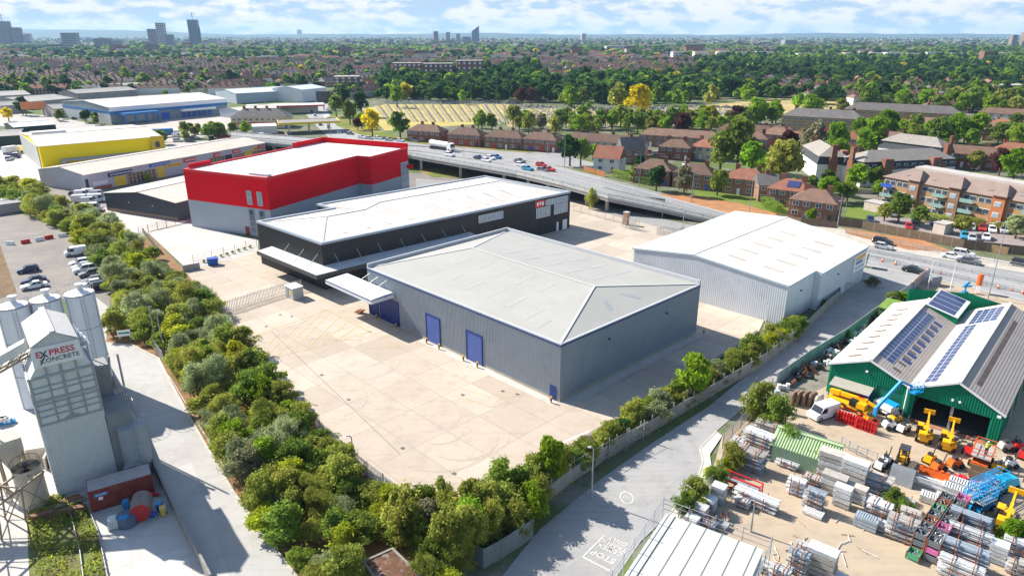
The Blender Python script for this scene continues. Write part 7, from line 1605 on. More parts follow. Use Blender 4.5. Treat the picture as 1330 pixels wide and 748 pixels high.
H_('dark brick terrace with white doors, fourth along the junction', 705, 197, 42, brick, tile_b, 3)
H_('long pale rendered terrace behind the round roadside bushes', 786, 200, 96, render_, tile_b, 5, -.05); H_('terrace half pale render half brick above the back court', 886, 193, 92, brick2, tile_b, 5, -.06); H_('long terrace with a single red roof section below the cemetery trees', 985, 186, 86, render_, tile_b, 5, -.08)
H_('white gabled inn with steep red tiles beside the orange fence', 793, 224, 30, whiter, tile_r, 1, -.05, gable=True, zr=9.2, chim=False); H_('dark steep roofed hall behind the white gabled inn', 820, 213, 28, brick2, tile_g, 1, .6, gable=True, zr=10)
H_('brick and cream detached pair with hipped roof in the back court', 880, 208, 36, brick, tile_b, 2, -.03); H_('pale rendered pair with orange hip left of the big round tree', 921, 208, 30, cream, tile_r, 2, -.2); H_('dark roofed row behind the big round tree', 945, 200, 44, brick2, tile_g, 3, -.1)
H_('hipped brick pair behind the clipped hedge', 853, 240, 42, brick, tile_b, 2, -.1); H_('hipped brown pair behind the bare tree', 906, 246, 44, brick2, tile_b, 2, -.12); H_('pair with one pink and one grey roof half', 973, 254, 46, brick2, tile_r, 2, -.1); H_('grey roofed cottage with dormer right of the pink and grey pair', 998, 262, 24, brick2, tile_g, 1, .3, gable=True)
sp_ = H_('pair with solar panel on orange roof', 1032, 270, 42, brick2, tile_r, 2, -.22); m = MB(); m.face([(-1,-3.2,6.05),(2.6,-3.2,6.05),(2.6,-1.0,7.48),(-1,-1.0,7.48)]); m.build('solar_panel', solar, sp_)
H_('brown and red hipped pair nearest the white shed', 1064, 286, 46, brick2, tile_b, 2, -.2)
H_('red brick terrace with red dormer left of the lawn', 1262, 218, 62, brick, tile_b, 4, -.2); H_('orange hipped house at the right edge above the copper bush', 1322, 214, 34, brick, tile_r, 1, -.3); dm = H_('brick house with white box dormer behind the white flats', 1194, 208, 40, whiter, tile_r, 2, -.2)
for i, (cx, by, l, wl, rf, n, da) in enumerate(((1105,196,26,brick,tile_r,2,-.3),(1160,196,34,brick,tile_b,2,-.3),(1225,186,34,render_,tile_b,2,-.2),(1275,182,40,brick,tile_b,3,-.2),(1312,178,34,render_,tile_r,2,-.3),(1205,174,36,cream,tile_b,2,-.25),(1255,168,52,render_,tile_g,4,-.25),(1310,160,46,render_,tile_b,3,-.25),(1012,190,30,brick,tile_b,2,-.2),(1040,196,24,brick,tile_r,1,-.4),(1318,186,30,cream,tile_b,2,-.2),(985,196,26,brick2,tile_b,2,-.1))):
    H_(['small red roofed brick house in the gardens','brown roofed pair in the gardens','pale brown roofed pair in the gardens','brick row in the gardens','pale red roofed pair in the gardens','cream pair below the shop parade','grey roofed pale row right of the shop parade','pale row at the right edge level with the shop parade','brick pair left of the purple bush','red tiled hut between the purple bush and white flats','cream pair at the right edge','brown pair under the long terrace'][i]+' on the right', cx, by, l, wl, rf, n, da)
# brick shop parades with many chimneys
ybrick = M('yellow_brick', (.34,.24,.12), .85, .15, .6)
for lab, cx, by, lpx, da in (('long yellow brick shop parade with tall chimneys and awning, left block', 1070, 176, 82, -.10), ('long yellow brick shop parade with red tiled end, right block', 1172, 167, 112, -.10)):
    t = H_(lab, cx, by, lpx, ybrick, tile_g, 7, da, ze=9, zr=12.5, W_=11, floors=3, cat='shop parade', name='shop_parade')
    m = MB(); m.box(4, -6.5, 2.6, 9, 2, .5); m.build('awning', M('magenta_awning', (.45,.02,.18), .6, .1, 1), t)
# mansard flats
def mansard(lab, p, L_, ang, W_=11, towers=()):
    t = thing('mansard_flats', lab, 'flats', (p.x,p.y,0), ang); m = MB(); m.box(0,0,0,L_,W_,5.6); m.build('wall', whiter, t)
    x, y = L_/2+.2, W_/2+.2; m = MB(); b_ = [(-x,-y,5.6),(x,-y,5.6),(x,y,5.6),(-x,y,5.6)]; u = [(-x+.9,-y+.9,8.2),(x-.9,-y+.9,8.2),(x-.9,y-.9,8.2),(-x+.9,y-.9,8.2)]; m.hexa(b_, u); m.build('mansard', M('dark_slate', (.045,.05,.06), .7, .15, 1), t)
    m = MB(); hip(m, L_-1.2, W_-1.2, 8.35, 11.2, .5); r = m.build('roof', M('weathered_tile', (.27,.245,.22), .85, .15, .6), t)
    for s in (-1, 1): m = MB(); m.box(s*(L_/2+.35), 0, 0, 1.0, 2.6, 8); m.box(s*(L_/2+.35), 0, 8, .9, 1.7, 4.4); m.build('chimney_stack', stack_m, t)
    for x in towers:
        m = MB(); m.box(x, -W_/2-.7, 0, 3.2, 2.0, 9.2); tw_ = m.build('stair_tower', brick, t)
        for z in (1.5,4.2,6.8): m = MB(); m.box(x, -W_/2-1.74, z, 1.0, .08, 1.2, 0, 1); o = m.build('window', [winf, hglass], t); o.parent = tw_
        for s in (-1, 1):
            for z in (2.9, 5.7): m = MB(); m.box(x+s*2.9, -W_/2-.6, z, 2.4, 1.2, .9); m.build('balcony', brick, t)
    k = int(L_/3)
    for i in range(k):
        x = -L_/2+(i+.5)*L_/k
        if any(abs(x-q) < 2.6 for q in towers): continue
        for z, yy in ((.9,-W_/2-.04),(3.5,-W_/2-.04),(6.2,-W_/2+.12)): m = MB(); m.box(x, yy, z, 1.5, .1, 1.1, 0, 0); m.box(x, yy-.04, z+.1, 1.3, .08, .9, 0, 1); m.build('window', [winf, hglass], t)
    return t
fa = dirc((1105,240),(1235,232)); p = G(1168,240); mansard('white rendered flats with dark mansard and two brick stair towers', V2(p.x+1,p.y+5), 36, fa-.05, 11, (-9.5,9.0))
p = G(1076,232); mansard('white mansard flats seen end on with big brick chimney, left of the twin towered block', V2(p.x+1,p.y+9), 26, fa+1.15, 10, (-4,)); p = G(1222,222); mansard('pale roofed mansard flats with tall brick end chimney behind the lawn', V2(p.x-3,p.y+14), 24, fa+1.9, 10)
# brick apartments
aA = dirc((1158,285),(1330,325)); p0, p1 = G(1162,268), G(1345,308); d = (p1-p0); L_ = d.length; aA = atan2(d.y,d.x); c = (p0+p1)/2+V2(-sin(aA),cos(aA))*5
ap = thing('apartment_block', 'three storey tan brick apartments with balconies and brown pitched roof above their car park', 'apartments', (c.x,c.y,0), aA); L_ += 8
tanb = M('tan_brick', (.36,.22,.115), .85, .15, .5); m = MB(); m.box(0,0,0,L_,12,8.4); m.build('wall', tanb, ap); m = MB(); hip(m, L_, 12, 8.4, 11.6, .6); m.build('roof', M('mauve_tile', (.24,.18,.155), .85, .12, .5), ap); m = MB(); m.box(0,1.5,10.9,L_-11,5,.75); m.build('flat_ridge', M('pale_felt', (.42,.39,.36), .9, .12, .4), ap)
nb = 12
for i in range(nb):
    x = -L_/2+(i+.5)*L_/nb
    if i in (2, 5, 8, 11):
        m = MB(); m.box(x, -6.5, 0, L_/nb*.8, 1.2, 8.9); m.build('bay', M('orange_brick', (.42,.15,.06), .85, .12, 1) if i == 8 else brick2, ap)
        for z in (.5,3.2,6.0): m = MB(); m.box(x,-7.13,z,1.6,.08,1.3,0,0); m.box(x,-7.17,z+.1,1.4,.08,1.1,0,1); m.build('window', [winf, pane], ap)
    else:
        for z in (.6,3.4,6.2):
            for dx in (-.22,.24): m = MB(); m.box(x+dx*L_/nb,-6.04,z,1.6,.1,1.3,0,0); m.box(x+dx*L_/nb,-6.08,z+.1,1.4,.1,1.1,0,1); m.build('window', [winf, hglass], ap)
        if i in (0,4,6,10):
            for z in (2.8,5.6): m = MB(); m.box(x,-6.9,z,3.4,1.6,.15); m.box(x,-7.6,z,3.4,.08,1.0); m.build('balcony', blue_s if i == 0 and z > 5 else M('balcony_glass', (.22,.34,.32), .3, .1, 1), ap)
    if i in (2, 5, 8, 11):
        m = MB(); hip(m, L_/nb*.85, 6.4, 9.0, 11.5, .4, y0=-4.1); m.v = [(a_+x,b_,c_) for a_,b_,c_ in m.v]; m.build('bay_roof', MATS['mauve_tile'], ap)
    elif i % 2: m = MB(); m.box(x,-4.0,9.45,1.1,1.2,.12,0,0); o = m.build('roof_window', pane, ap); o.rotation_euler = (0,0,0)
fence('board_fence', 'brown board fence between trunk road footway and the apartments', 'fence', [(1088,293),(1120,297),(1180,309),(1250,323),(1330,332),(1440,345)], 2.2, 2.6, 'board', M('brown_fence', (.17,.125,.085), .85, .2, .8), M('fence_post', (.36,.33,.29), .9, .15, 1))
fence('board_fence', 'short timber fence standing forward beside the footway at right', 'fence', [(1274,325),(1308,331)], 1.8, 2, 'board', wood)
fence('garden_fence', 'orange brown timber fence beside the white gabled inn', 'fence', [(758,222),(786,230)], 1.8, 2, 'board', M('orange_fence', (.36,.15,.05), .8, .2, 1))
fence('garden_fence', 'dark garden fence in front of the hipped pairs', 'fence', [(1008,285),(1040,292),(1088,297)], 1.8, 2.4, 'board', M('brown_fence', (.17,.125,.085)))
fence('boundary_wall', 'pale boundary wall in front of the white mansard flats', 'wall', [(1040,244),(1080,250),(1130,252),(1150,246)], 1.5, 3, 'wall', M('pale_wall', (.42,.38,.32), .85, .1, .6))
for px, lab in (((1137,274),'pale concrete garage hut at the end of the apartments car park'), ((1224,302),'small pale bin store beside the lime green car')):
    t = thing('garage_hut', lab, 'outbuilding', (*G(*px),0), aA); m = MB(); m.box(0,0,0,5 if px[0] < 1200 else 3,4,2.6); m.build('wall', M('pale_hut', (.50,.43,.37), .85, .1, 1), t); m = MB(); m.box(0,0,2.6,5.3 if px[0] < 1200 else 3.3,4.3,.14); m.build('roof', M('pale_felt', (.42,.39,.36)), t)
# pub and filling station
pb = house('cream public house with dark hipped roof and red band beside the filling station', V2(*G(342,165)), 30, .10, cream, tile_g, 5, W_=12, ze=6, zr=10, cat='pub', name='pub_building'); m = MB(); m.box(0,-6.15,2.6,30,.2,.5); m.build('red_band', red_s, pb)
t = thing('filling_station', 'filling station canopy with yellow edge on white posts', 'filling station', (*G(402,171),0), .35); m = MB(); m.box(0,0,5.0,30,16,.5); m.build('roof', old, t); m = MB()
for x, y, lx, ly in ((0,-8.1,30.4,.2),(0,8.1,30.4,.2),(-15.1,0,.2,16),(15.1,0,.2,16)): m.box(x,y,4.7,lx,ly,1.1)
m.build('yellow_fascia', yel_s, t)
for x in (-10,0,10):
    for y in (-4,4): m = MB(); m.box(x,y,0,.5,.5,5); m.build('post', white_paint, t)
m = MB(); m.box(-22,3,0,12,12,4); m.build('shop', whiter, t)
t = thing('filling_station', 'long low red fronted filling station canopy behind the pub', 'filling station', (*G(372,147),0), .3); m = MB(); m.box(0,0,4.6,48,16,.6); m.build('roof', M('pale_plinth', (.62,.62,.62)), t); m = MB(); m.box(0,-8.1,4.4,48,.2,1.0); m.build('red_fascia', red_s, t); m = MB(); m.box(0,3,0,40,8,4.5); m.build('shop', whiter, t)
t = thing('billboard', 'orange roadside billboard among workshops at left', 'billboard', (*G(46,151),0), .2); m = MB(); m.box(0,0,4,14,.4,4.5); m.build('board', M('orange_board', (.65,.22,.08), .6, .2, .5), t); m = MB(); m.box(-5,.3,0,.4,.4,4); m.box(5,.3,0,.4,.4,4); m.build('post', dark_steel, t)
t = thing('billboard', 'dark roadside billboard at the bend by the cemetery trees', 'billboard', (*G(421,143),0), .1); m = MB(); m.box(0,0,4,9,.5,8); m.build('board', dark_steel, t); m = MB(); m.box(0,.3,0,.6,.4,4); m.build('post', dark_steel, t)
# graves: rows of headstones in the striped lawn (uncountable) and the dense ground beyond
m = MB(); stone = M('headstone', (.50,.48,.45), .8, .25, .3)
for r in range(17):
    xa = 492+r*11.5; a, b = G(xa, 137), G(xa+16, 159); L_ = (b-a).length; k = int(L_/1.6)
    for i in range(k): q = a+(b-a)*(i/k); m.box(q.x+rh.uniform(-.4,.4), q.y, 0, .7, .35, rh.uniform(.5,1.2)); 
for i in range(3200):
    u, v = rh.random(), rh.random(); q = G(655+u*330, 138+v*24) if rh.random() < .8 else G(500+u*170, 131+v*4)
    m.box(q.x, q.y, 0, .7, .4, rh.uniform(.5,1.1), rh.uniform(-.3,.3))
o = m.build('headstones', stone); o['kind'] = 'stuff'
m = MB()
for r in range(17): xa = 488+r*11.5; pline(m, G(xa,137), G(xa+16,159), 1.5, .05)
pline(m, G(488,148), G(655,150), 2.5, .055); pline(m, G(630,135), G(648,162), 2.5, .055)
o = m.build('grave_paths', M('grave_path', (.25,.21,.16), .9, .2, .5)); o['kind'] = 'structure'
# ---------------------------------------------------------------- trees and shrubs
rt = random.Random(3)
LEAF = {k: leafmat('leaf_'+k, c) for k, c in dict(mid=(.225,.315,.055), olive=(.34,.375,.075), yellow=(.43,.47,.04), grey=(.34,.40,.20), dark=(.06,.13,.035), gold=(.80,.68,.008), copper=(.14,.055,.05), bright=(.25,.40,.03), brown=(.30,.29,.17)).items()}
bark = M('bark', (.12,.09,.065), .9, .25, 2)
def unit(r):
    z = r.uniform(-1,1); a = r.uniform(0,2*pi); k = sqrt(1-z*z); return Vector((k*cos(a), k*sin(a), z))
def crown(r, R, Hc, zb, n, s, lobes, flat=.35, up=.35, spike=0.0, lr=(.26,.46)):
    """leaf clumps spread on uneven lobes: R spread, Hc crown height, zb underside"""
    m = MB(); lb = []
    for i in range(lobes):
        a = r.uniform(0,2*pi); q = sqrt(r.random())*.66*R; h = r.random(); k = (1-abs(h-.42)*1.05)
        lb.append((Vector((cos(a)*q*k, sin(a)*q*k, zb+Hc*(.12+.76*h))), R*r.uniform(*lr)*(1-.25*h)))
    for i in range(n):
        c, rad = lb[r.randrange(lobes)]; d = unit(r)
        if r.random() < up and d.z < 0: d.z = -d.z
        p = c+Vector((d.x*rad, d.y*rad, d.z*rad*(Hc/R)*.5))*r.uniform(.62,1.12)
        if spike and r.random() < spike: p += Vector((0,0,1))*r.random()*rad*.7
        if p.z < zb*.35: p.z = zb*.35+r.random()*.3
        nn = (d+unit(r)*.9).normalized(); t = nn.cross(unit(r)).normalized(); b = nn.cross(t); k = s*r.uniform(.6,1.35)
        m.face([p-t*k*.5, p-b*k*flat, p+t*k*.5, p+b*k*flat])
    return m
def stems(r, R, h, n, w):
    m = MB()
    if n == 1:
        m.tube((0,0,-.1), (0,0,h*.62), w, 8, w*.6)
        for i in range(6): a = i*1.05+r.random(); m.tube((0,0,h*r.uniform(.35,.6)), (cos(a)*R*.55,sin(a)*R*.55,h*r.uniform(.7,.95)), w*.45, 5, w*.15)
    else:
        for i in range(n): a = i*2*pi/n+r.random(); m.tube((cos(a)*.2,sin(a)*.2,-.1), (cos(a)*R*.6,sin(a)*R*.6,h*r.uniform(.6,.85)), w, 5, w*.3)
    return m
CR, ST = {}, {}
for i in range(5): CR['s%d' % i] = crown(rt, 1.0, 1.35, .08, 5200, .10, 34+6*i, .26, .45, .14, (.16,.34)).data('foliage', LEAF['mid'])
for i in range(2): CR['w%d' % i] = crown(rt, 1.0, 1.5, .08, 6400, .10, 40, .12, .45, .25, (.15,.34)).data('foliage', LEAF['grey'])
for i in range(5): CR['t%d' % i] = crown(rt, 1.0, 1.5, .45, 1500, .20, 15+3*i, .38, .4).data('crown', LEAF['mid'])
CR['p0'] = crown(rt, .62, 2.3, .3, 2600, .13, 26, .4, .4, .1).data('crown', LEAF['yellow'])
for i in range(3): CR['f%d' % i] = crown(rt, 1.0, 1.35, .35, 300, .42, 10, .42, .5).data('crown', LEAF['mid'])
for k in ('s','w'): ST[k] = stems(rt, .7, 1.0, 5, .035).data('stem', bark)
ST['t'] = stems(rt, .9, 1.5, 1, .075).data('trunk', bark); ST['p'] = stems(rt, .4, 2.2, 1, .04).data('trunk', bark)
NT = {}
def plant(proto, p, R, hs, col, lab, cat, name, group=None, z=0.0, parts=True):
    me = CR[proto]; a = rt.uniform(0, 2*pi)
    if parts:
        t = thing(name, lab, cat, (p[0], p[1], z), a, group); o = bpy.data.objects.new('foliage' if cat == 'shrub' else 'crown', me); COL.objects.link(o); o.parent = t
        s = bpy.data.objects.new('stem' if cat == 'shrub' else 'trunk', ST[proto[0]]); COL.objects.link(s); s.parent = t; s.scale = (R, R, R*hs); k_ = rt.uniform(.82,1.24) if cat == 'shrub' else rt.uniform(.92,1.1); o.scale = (R*k_, R/k_, R*hs)
    else:
        o = t = bpy.data.objects.new(name, me); COL.objects.link(o); tag(t, lab, cat, group); o.location = (p[0], p[1], z); o.rotation_euler = (0,0,a); o.scale = (R, R, R*hs)
    o.material_slots[0].link = 'OBJECT'; o.material_slots[0].material = LEAF[col]; NT[cat] = NT.get(cat, 0)+1; return t
WORD = dict(mid='mid green', olive='olive green', yellow='yellow green', grey='grey green feathery', dark='dark green', gold='golden yellow', copper='copper leaved', bright='bright green', brown='dry brownish')
def poisson(poly, d, tries, avoid=()):
    xs = [p[0] for p in poly]; ys = [p[1] for p in poly]; out = []
    for _ in range(tries):
        q = Vector((rt.uniform(min(xs),max(xs)), rt.uniform(min(ys),max(ys)))); dd = d*(.8+.4*rt.random())*max(1, .62+q.y/190)
        if not inside(q, poly) or any(inside(q, a) for a in avoid): continue
        if all((q-o).length > dd for o in out): out.append(q)
    return out
HUT = [G(452,728), G(512,700), G(565,752), G(500,800)]
BELT = GG([(0,243),(40,250),(75,268),(120,290),(165,312),(190,330),(215,350),(248,382),(278,408),(300,440),(336,486),(375,534),(424,584),(468,624),(512,660),(540,700),(600,735),(590,790),(420,790),(398,748),(352,690),(310,630),(272,565),(236,500),(214,462),(176,440),(150,436),(155,395),(145,362),(124,335),(95,306),(52,286),(0,262)])
def zone(y): return 'behind the car park' if y > 125 else 'between service road and concrete yard' if y > 78 else 'at its wide end near the bottom edge'
for q in sorted(poisson(BELT, 2.15, 24000, (HUT,)), key=lambda v: v.y):
    col = rt.choices(['olive','yellow','mid','grey','bright','brown'], [.42,.14,.20,.21,.02,.01] if q.y > 70 else [.46,.18,.22,.10,.03,.01])[0]
    pr = 'w%d' % rt.randrange(2) if col == 'grey' or (col == 'olive' and rt.random() < .3) else 's%d' % rt.randrange(5)
    R = rt.uniform(2.1,3.4)*max(1, .75+q.y/330); hs = rt.uniform(.6,1.15)*(.85 if q.y > 120 else 1)
    lb = f'{WORD[col]} shrub in the belt {zone(q.y)}'; plant(pr, q, R, hs, col, lb, 'shrub', 'shrub', lb)
FRONT = GG([(515,690),(560,672),(612,668),(655,652),(700,634),(735,612),(712,650),(692,684),(650,718),(612,716),(600,745),(562,745)])
for q in poisson(FRONT, 2.0, 9000, (HUT,)):
    col = rt.choices(['olive','mid','dark','brown','bright'], [.50,.36,.02,.04,.08])[0]; R = rt.uniform(2.2,3.2); lb = f'{WORD[col]} leafy bush in the clump at the near corner of the concrete yard'
    plant('s%d' % rt.randrange(5), q, R, rt.uniform(1.1,1.5), col, lb, 'shrub', 'shrub', lb)
STRIP = GG([(748,604),(800,566),(860,530),(930,492),(985,458),(1015,432),(1042,418),(1036,436),(985,472),(912,515),(860,545),(800,580),(748,616)])
for q in poisson(STRIP, 1.6, 12000):
    col = rt.choices(['olive','mid','brown','grey','yellow','dark'], [.38,.30,.08,.14,.08,.02])[0]; R = rt.uniform(1.7,2.7); lb = f'{WORD[col]} bush in the strip between the grey warehouse passage and access road'
    plant('s%d' % rt.randrange(5), q, R, rt.uniform(.7,1.15), col, lb, 'shrub', 'shrub', lb)
uc = MB()      # brambles and low growth under the shrubs, too many to count
FB = GG([(700,660),(790,598),(860,550),(985,470),(1040,434),(1044,440),(985,482),(912,528),(860,560),(800,596),(745,634),(700,674)])
for poly, n in ((BELT,120000),(FRONT,14000),(STRIP,20000),(FB,9000)):
    xs = [p[0] for p in poly]; ys = [p[1] for p in poly]
    for _ in range(n):
        q = Vector((rt.uniform(min(xs),max(xs)), rt.uniform(min(ys),max(ys))))
        if not inside(q, poly) or inside(q, HUT): continue
        z = rt.random()**1.1*(1.7+1.6*abs(sin(q.x*.5)*sin(q.y*.37)))*(.7 if poly is STRIP or poly is FB else 1); n_ = (unit(rt)+Vector((0,0,.6))).normalized(); t_ = n_.cross(unit(rt)).normalized(); b_ = n_.cross(t_); p_ = Vector((q.x,q.y,z)); k = rt.uniform(.12,.26); uc.face([p_-t_*k,p_-b_*k*.5,p_+t_*k,p_+b_*k*.5], int(4*abs(sin(q.x*.21)*sin(q.y*.17)+.35*rt.random())) % 4)
o = uc.build('undergrowth', [LEAF[k] for k in ('olive','mid','yellow','brown')]); o['kind'] = 'stuff'
uw = MB(); WB = GG([(38,652),(80,642),(110,655),(125,690),(138,755),(48,790)]); xs = [p[0] for p in WB]; ys = [p[1] for p in WB]
for _ in range(9000):
    q = Vector((rt.uniform(min(xs),max(xs)), rt.uniform(min(ys),max(ys))))
    if not inside(q, WB) or sin(q.x*1.3+q.y*.4)*sin(q.y*.9) > .35: continue
    n_ = (unit(rt)+Vector((0,0,.5))).normalized(); t_ = n_.cross(unit(rt)).normalized(); b_ = n_.cross(t_); p_ = Vector((q.x,q.y,rt.random()**2*.7)); k = rt.uniform(.08,.2); uw.face([p_-t_*k,p_-b_*k*.5,p_+t_*k,p_+b_*k*.5], rt.randrange(3))
o = uw.build('weeds', [LEAF[k] for k in ('olive','yellow','mid')]); o['kind'] = 'stuff'
def P1(pr, px, R, hs, col, lab, cat='shrub', name='shrub', parts=True, group=None): return plant(pr, G(*px), R, hs, col, lab, cat, name, group, parts=parts)
P1('t2', (899,520), 3.0, 1.25, 'bright', 'broad bright green young tree rising over the roadside strip', 'tree', 'young_tree')
P1('t1', (714,640), 2.6, 1.5, 'bright', 'bright green sapling beside the lamp post in the verge fence', 'tree', 'young_tree')
for px, R, hs, col, lab in (((984,548),3.2,1.3,'olive','big leafy bush between the store shed and beam stacks, farther one'),((1006,562),3.0,1.25,'mid','leafy bush touching the left wall of the pale green store'),((1022,590),2.6,1.1,'mid','dark leafy bush below the pale green store'),((1046,596),1.6,1.1,'mid','small bush in front of the pale green store gable'),((950,606),2.2,1.0,'olive','bush between the pavement and the beam stacks'),((942,612),1.5,.8,'yellow','low flowering bush at the pavement corner'),((930,632),1.9,1.0,'mid','low bush along the mesh fence in the middle of the pavement'),((903,656),2.4,1.0,'olive','bush at the corner of the white sheet roof, larger'),((888,668),1.9,1.0,'mid','bush at the corner of the white sheet roof, smaller'),((922,618),1.2,.7,'yellow','grassy bush on the orange verge by the pavement'),((1158,658),1.7,1.0,'mid','green bush growing between the racks in the middle of the yard'),((1172,668),1.5,.9,'mid','green bush right of its twin between the racks'),((1232,690),1.3,.8,'brown','dry grey bush behind the pole stacks, left'),((1252,700),1.3,.8,'brown','dry grey bush behind the pole stacks, right'),((1308,706),2.2,.9,'bright','bright fern green bush at the right edge in the yard'),((1326,702),1.8,.9,'bright','bright green bush cut by the right edge in the yard'),((1160,396),2.0,1.0,'mid','rounded green bush behind the mossy roofed cabin'),((1172,392),1.6,.9,'bright','smaller bush right of the rounded one behind the cabin'),((1099,440),1.3,.9,'mid','small green bush on the hoarding by the storage strip'),((1012,450),2.2,1.0,'yellow','yellow green bush at the near corner of the white shed'),((1030,440),1.8,1.0,'olive','olive bush at the near corner of the white shed'),((1036,426),1.5,1.1,'brown','brown leafless bush by the white shed wall'),((1066,398),1.4,.8,'mid','bush along the white shed wall, first'),((1076,386),1.4,.8,'dark','bush along the white shed wall, second'),((1132,372),2.0,.7,'brown','dry bush below the green road signs'),((768,272),2.6,1.7,'olive','slim olive tree by the roadside fence behind the black warehouse'),((185,208),2.4,.8,'yellow','round bush in front of the trade units'),((192,236),2.2,.9,'yellow','bright round bush between the trade units and charcoal shed')): P1('s%d' % rt.randrange(5), px, R, hs, col, lab)
for i in range(9): P1('s1', (265+i*7.5, 341-i*2.4), .6, .8, 'olive', 'tiny shrub planted along the mesh fence of the pale forecourt', group='tiny shrubs along the mesh fence')
# named trees of the middle distance: (px, py of the foot, radius, height factor, colour, label)
TL_ = [((484,178),5.6,1.25,'gold','golden yellow tree at the cemetery corner beside the road'),((520,180),6.2,1.1,'mid','round mid green tree right of the golden tree'),((516,140),6.5,1.2,'bright','light green tree at the back of the striped cemetery lawn'),((465,170),3.4,1.0,'copper','small copper tree left of the golden tree'),((470,168),4.4,1.0,'bright','light green tree behind the small copper tree'),((437,152),6.0,1.1,'mid','dark rounded tree first at the bend of the road'),((448,150),4.0,2.2,'dark','tall dark poplar at the bend of the road'),((455,162),6.0,1.2,'mid','green tree second from the bend along the road'),((470,152),6.0,1.3,'dark','tall green tree at the corner of the cemetery lawn'),((430,138),5.5,1.0,'brown','brownish tree at the bend behind the billboard'),((601,136),4.0,1.3,'bright','light tree on the back edge of the cemetery lawn'),((648,134),3.4,1.2,'mid','small round tree at the right end of the cemetery lawn'),((678,138),5.8,1.1,'copper','copper beech in the cemetery, left of a pair'),((690,138),5.8,1.1,'copper','copper beech in the cemetery, right of a pair'),((667,160),5.4,1.0,'copper','copper beech beside the cemetery path'),
((802,150),9.5,1.1,'olive','broad olive tree left of the yellow tree in the burial ground'),((828,156),9.5,1.1,'gold','broad golden yellow tree in the middle of the burial ground'),((740,140),7.0,1.1,'bright','light green tree in the burial ground, left of a pair'),((758,140),6.0,1.2,'mid','green tree in the burial ground, right of a pair'),((764,144),3,1.0,'bright','small round tree in front of the light green pair'),((885,178),6.0,1.0,'copper','dark copper tree above the terrace half brick'),((955,168),6.4,1.0,'copper','copper tree above the long terrace'),((918,170),6.2,1.1,'yellow','yellow tree above the terrace half brick'),((740,216),5.6,1.1,'dark','large round roadside bush left of a pair at the junction'),((754,216),5.0,1.1,'mid','round roadside bush right of a pair at the junction'),((770,208),3.4,1.0,'bright','small bright tree behind the roadside bushes'),((935,222),7.0,1.1,'mid','round green tree, left of the big group behind the hipped pairs'),((957,222),8.0,1.25,'mid','tallest green tree of the big group behind the hipped pairs'),((975,228),6.5,1.0,'bright','right hand tree of the big group behind the hipped pairs'),((1015,244),9.0,.95,'olive','spreading olive tree left of the white mansard flats'),((1000,240),6.0,.9,'bright','yellowish tree left of the spreading olive tree'),((1052,214),7.5,1.2,'brown','bronze tall tree above the white mansard flats'),((1022,208),6.5,1.0,'copper','deep purple tree left of the bronze tree'),((1082,206),5.4,1.4,'bright','bright tree right of the end chimney flats'),((1090,214),4.4,1.2,'bright','lower bright tree right of the end chimney flats'),((1127,206),7.6,1.15,'bright','large bright green tree in front of the shop parade'),((1146,190),7.0,1.2,'bright','bright tree behind the large one before the shop parade'),((1117,190),6.0,1.1,'bright','bright tree left behind the large one before the shop parade'),((1166,290),4.0,1.1,'mid','green tree at the panel fence before the apartments'),((1193,296),3.0,1.0,'mid','smaller green tree right at the panel fence before the apartments'),((1148,287),3.0,.9,'olive','pale bush tree left at the panel fence before the apartments'),((1248,304),3.2,.8,'olive','loose bush by the board fence in the apartments car park'),((1318,310),4.0,.8,'grey','grey bush at the right end of the board fence'),((852,248),4.4,1.0,'dark','round clipped dark bush on the flyover bank'),((931,254),4.0,1.1,'mid','lollipop tree on the dry bank'),((888,254),3.4,1.5,'brown','bare brown tree on the dry bank'),((830,226),2.6,1.4,'dark','dark conifer behind the white gabled inn'),((826,236),3.2,1.0,'mid','green garden tree behind the clipped hedge'),((1110,246),5.0,.9,'bright','bright bush in front of the twin towered flats'),((1052,290),2.2,1.0,'bright','small round tree before the brown and red hipped pair'),((1315,236),5.6,1.1,'bright','bright green tree at the right edge above the lawn'),((1297,228),4.6,1.1,'copper','copper bush left of the bright tree above the lawn'),((1265,220),4.2,.9,'olive','olive tree at the lawn corner'),((1248,216),4.0,.8,'dark','dark bush at the lawn corner'),((1185,196),5.6,1.1,'mid','green tree above the box dormer'),((1212,192),6.5,1.1,'mid','green tree left in the garden group above the red terrace'),((1240,188),7.0,1.1,'bright','bright tree in the garden group above the red terrace'),((1268,186),6.5,1.1,'bright','bright tree right in the garden group above the red terrace'),((1322,196),5.5,1.1,'bright','bright tree at the right edge beside the orange hipped house'),((1295,190),5.0,1.1,'mid','green tree right of the garden group'),((1168,255),3.6,.9,'bright','green bush behind the apartments left end'),((1100,262),3.4,.9,'mid','ivy bush left of the pale garage hut'),((210,188),4.4,.8,'mid','round tree at the right of the yellow store'),((272,182),5,.8,'mid','tree behind the trade units, left'),((284,180),5,.8,'mid','tree behind the trade units, right'),((12,158),4.6,.9,'gold','yellow tree at the left edge among the workshops'),((30,150),5,1.2,'dark','dark tree left of the orange billboard')]
for px, R, hs, col, lab in TL_: P1('t%d' % rt.randrange(5), px, R, hs, col, lab, 'tree', 'broadleaf_tree')
hm = M('hedge_green', (.05,.085,.02), .95, .4, 2)
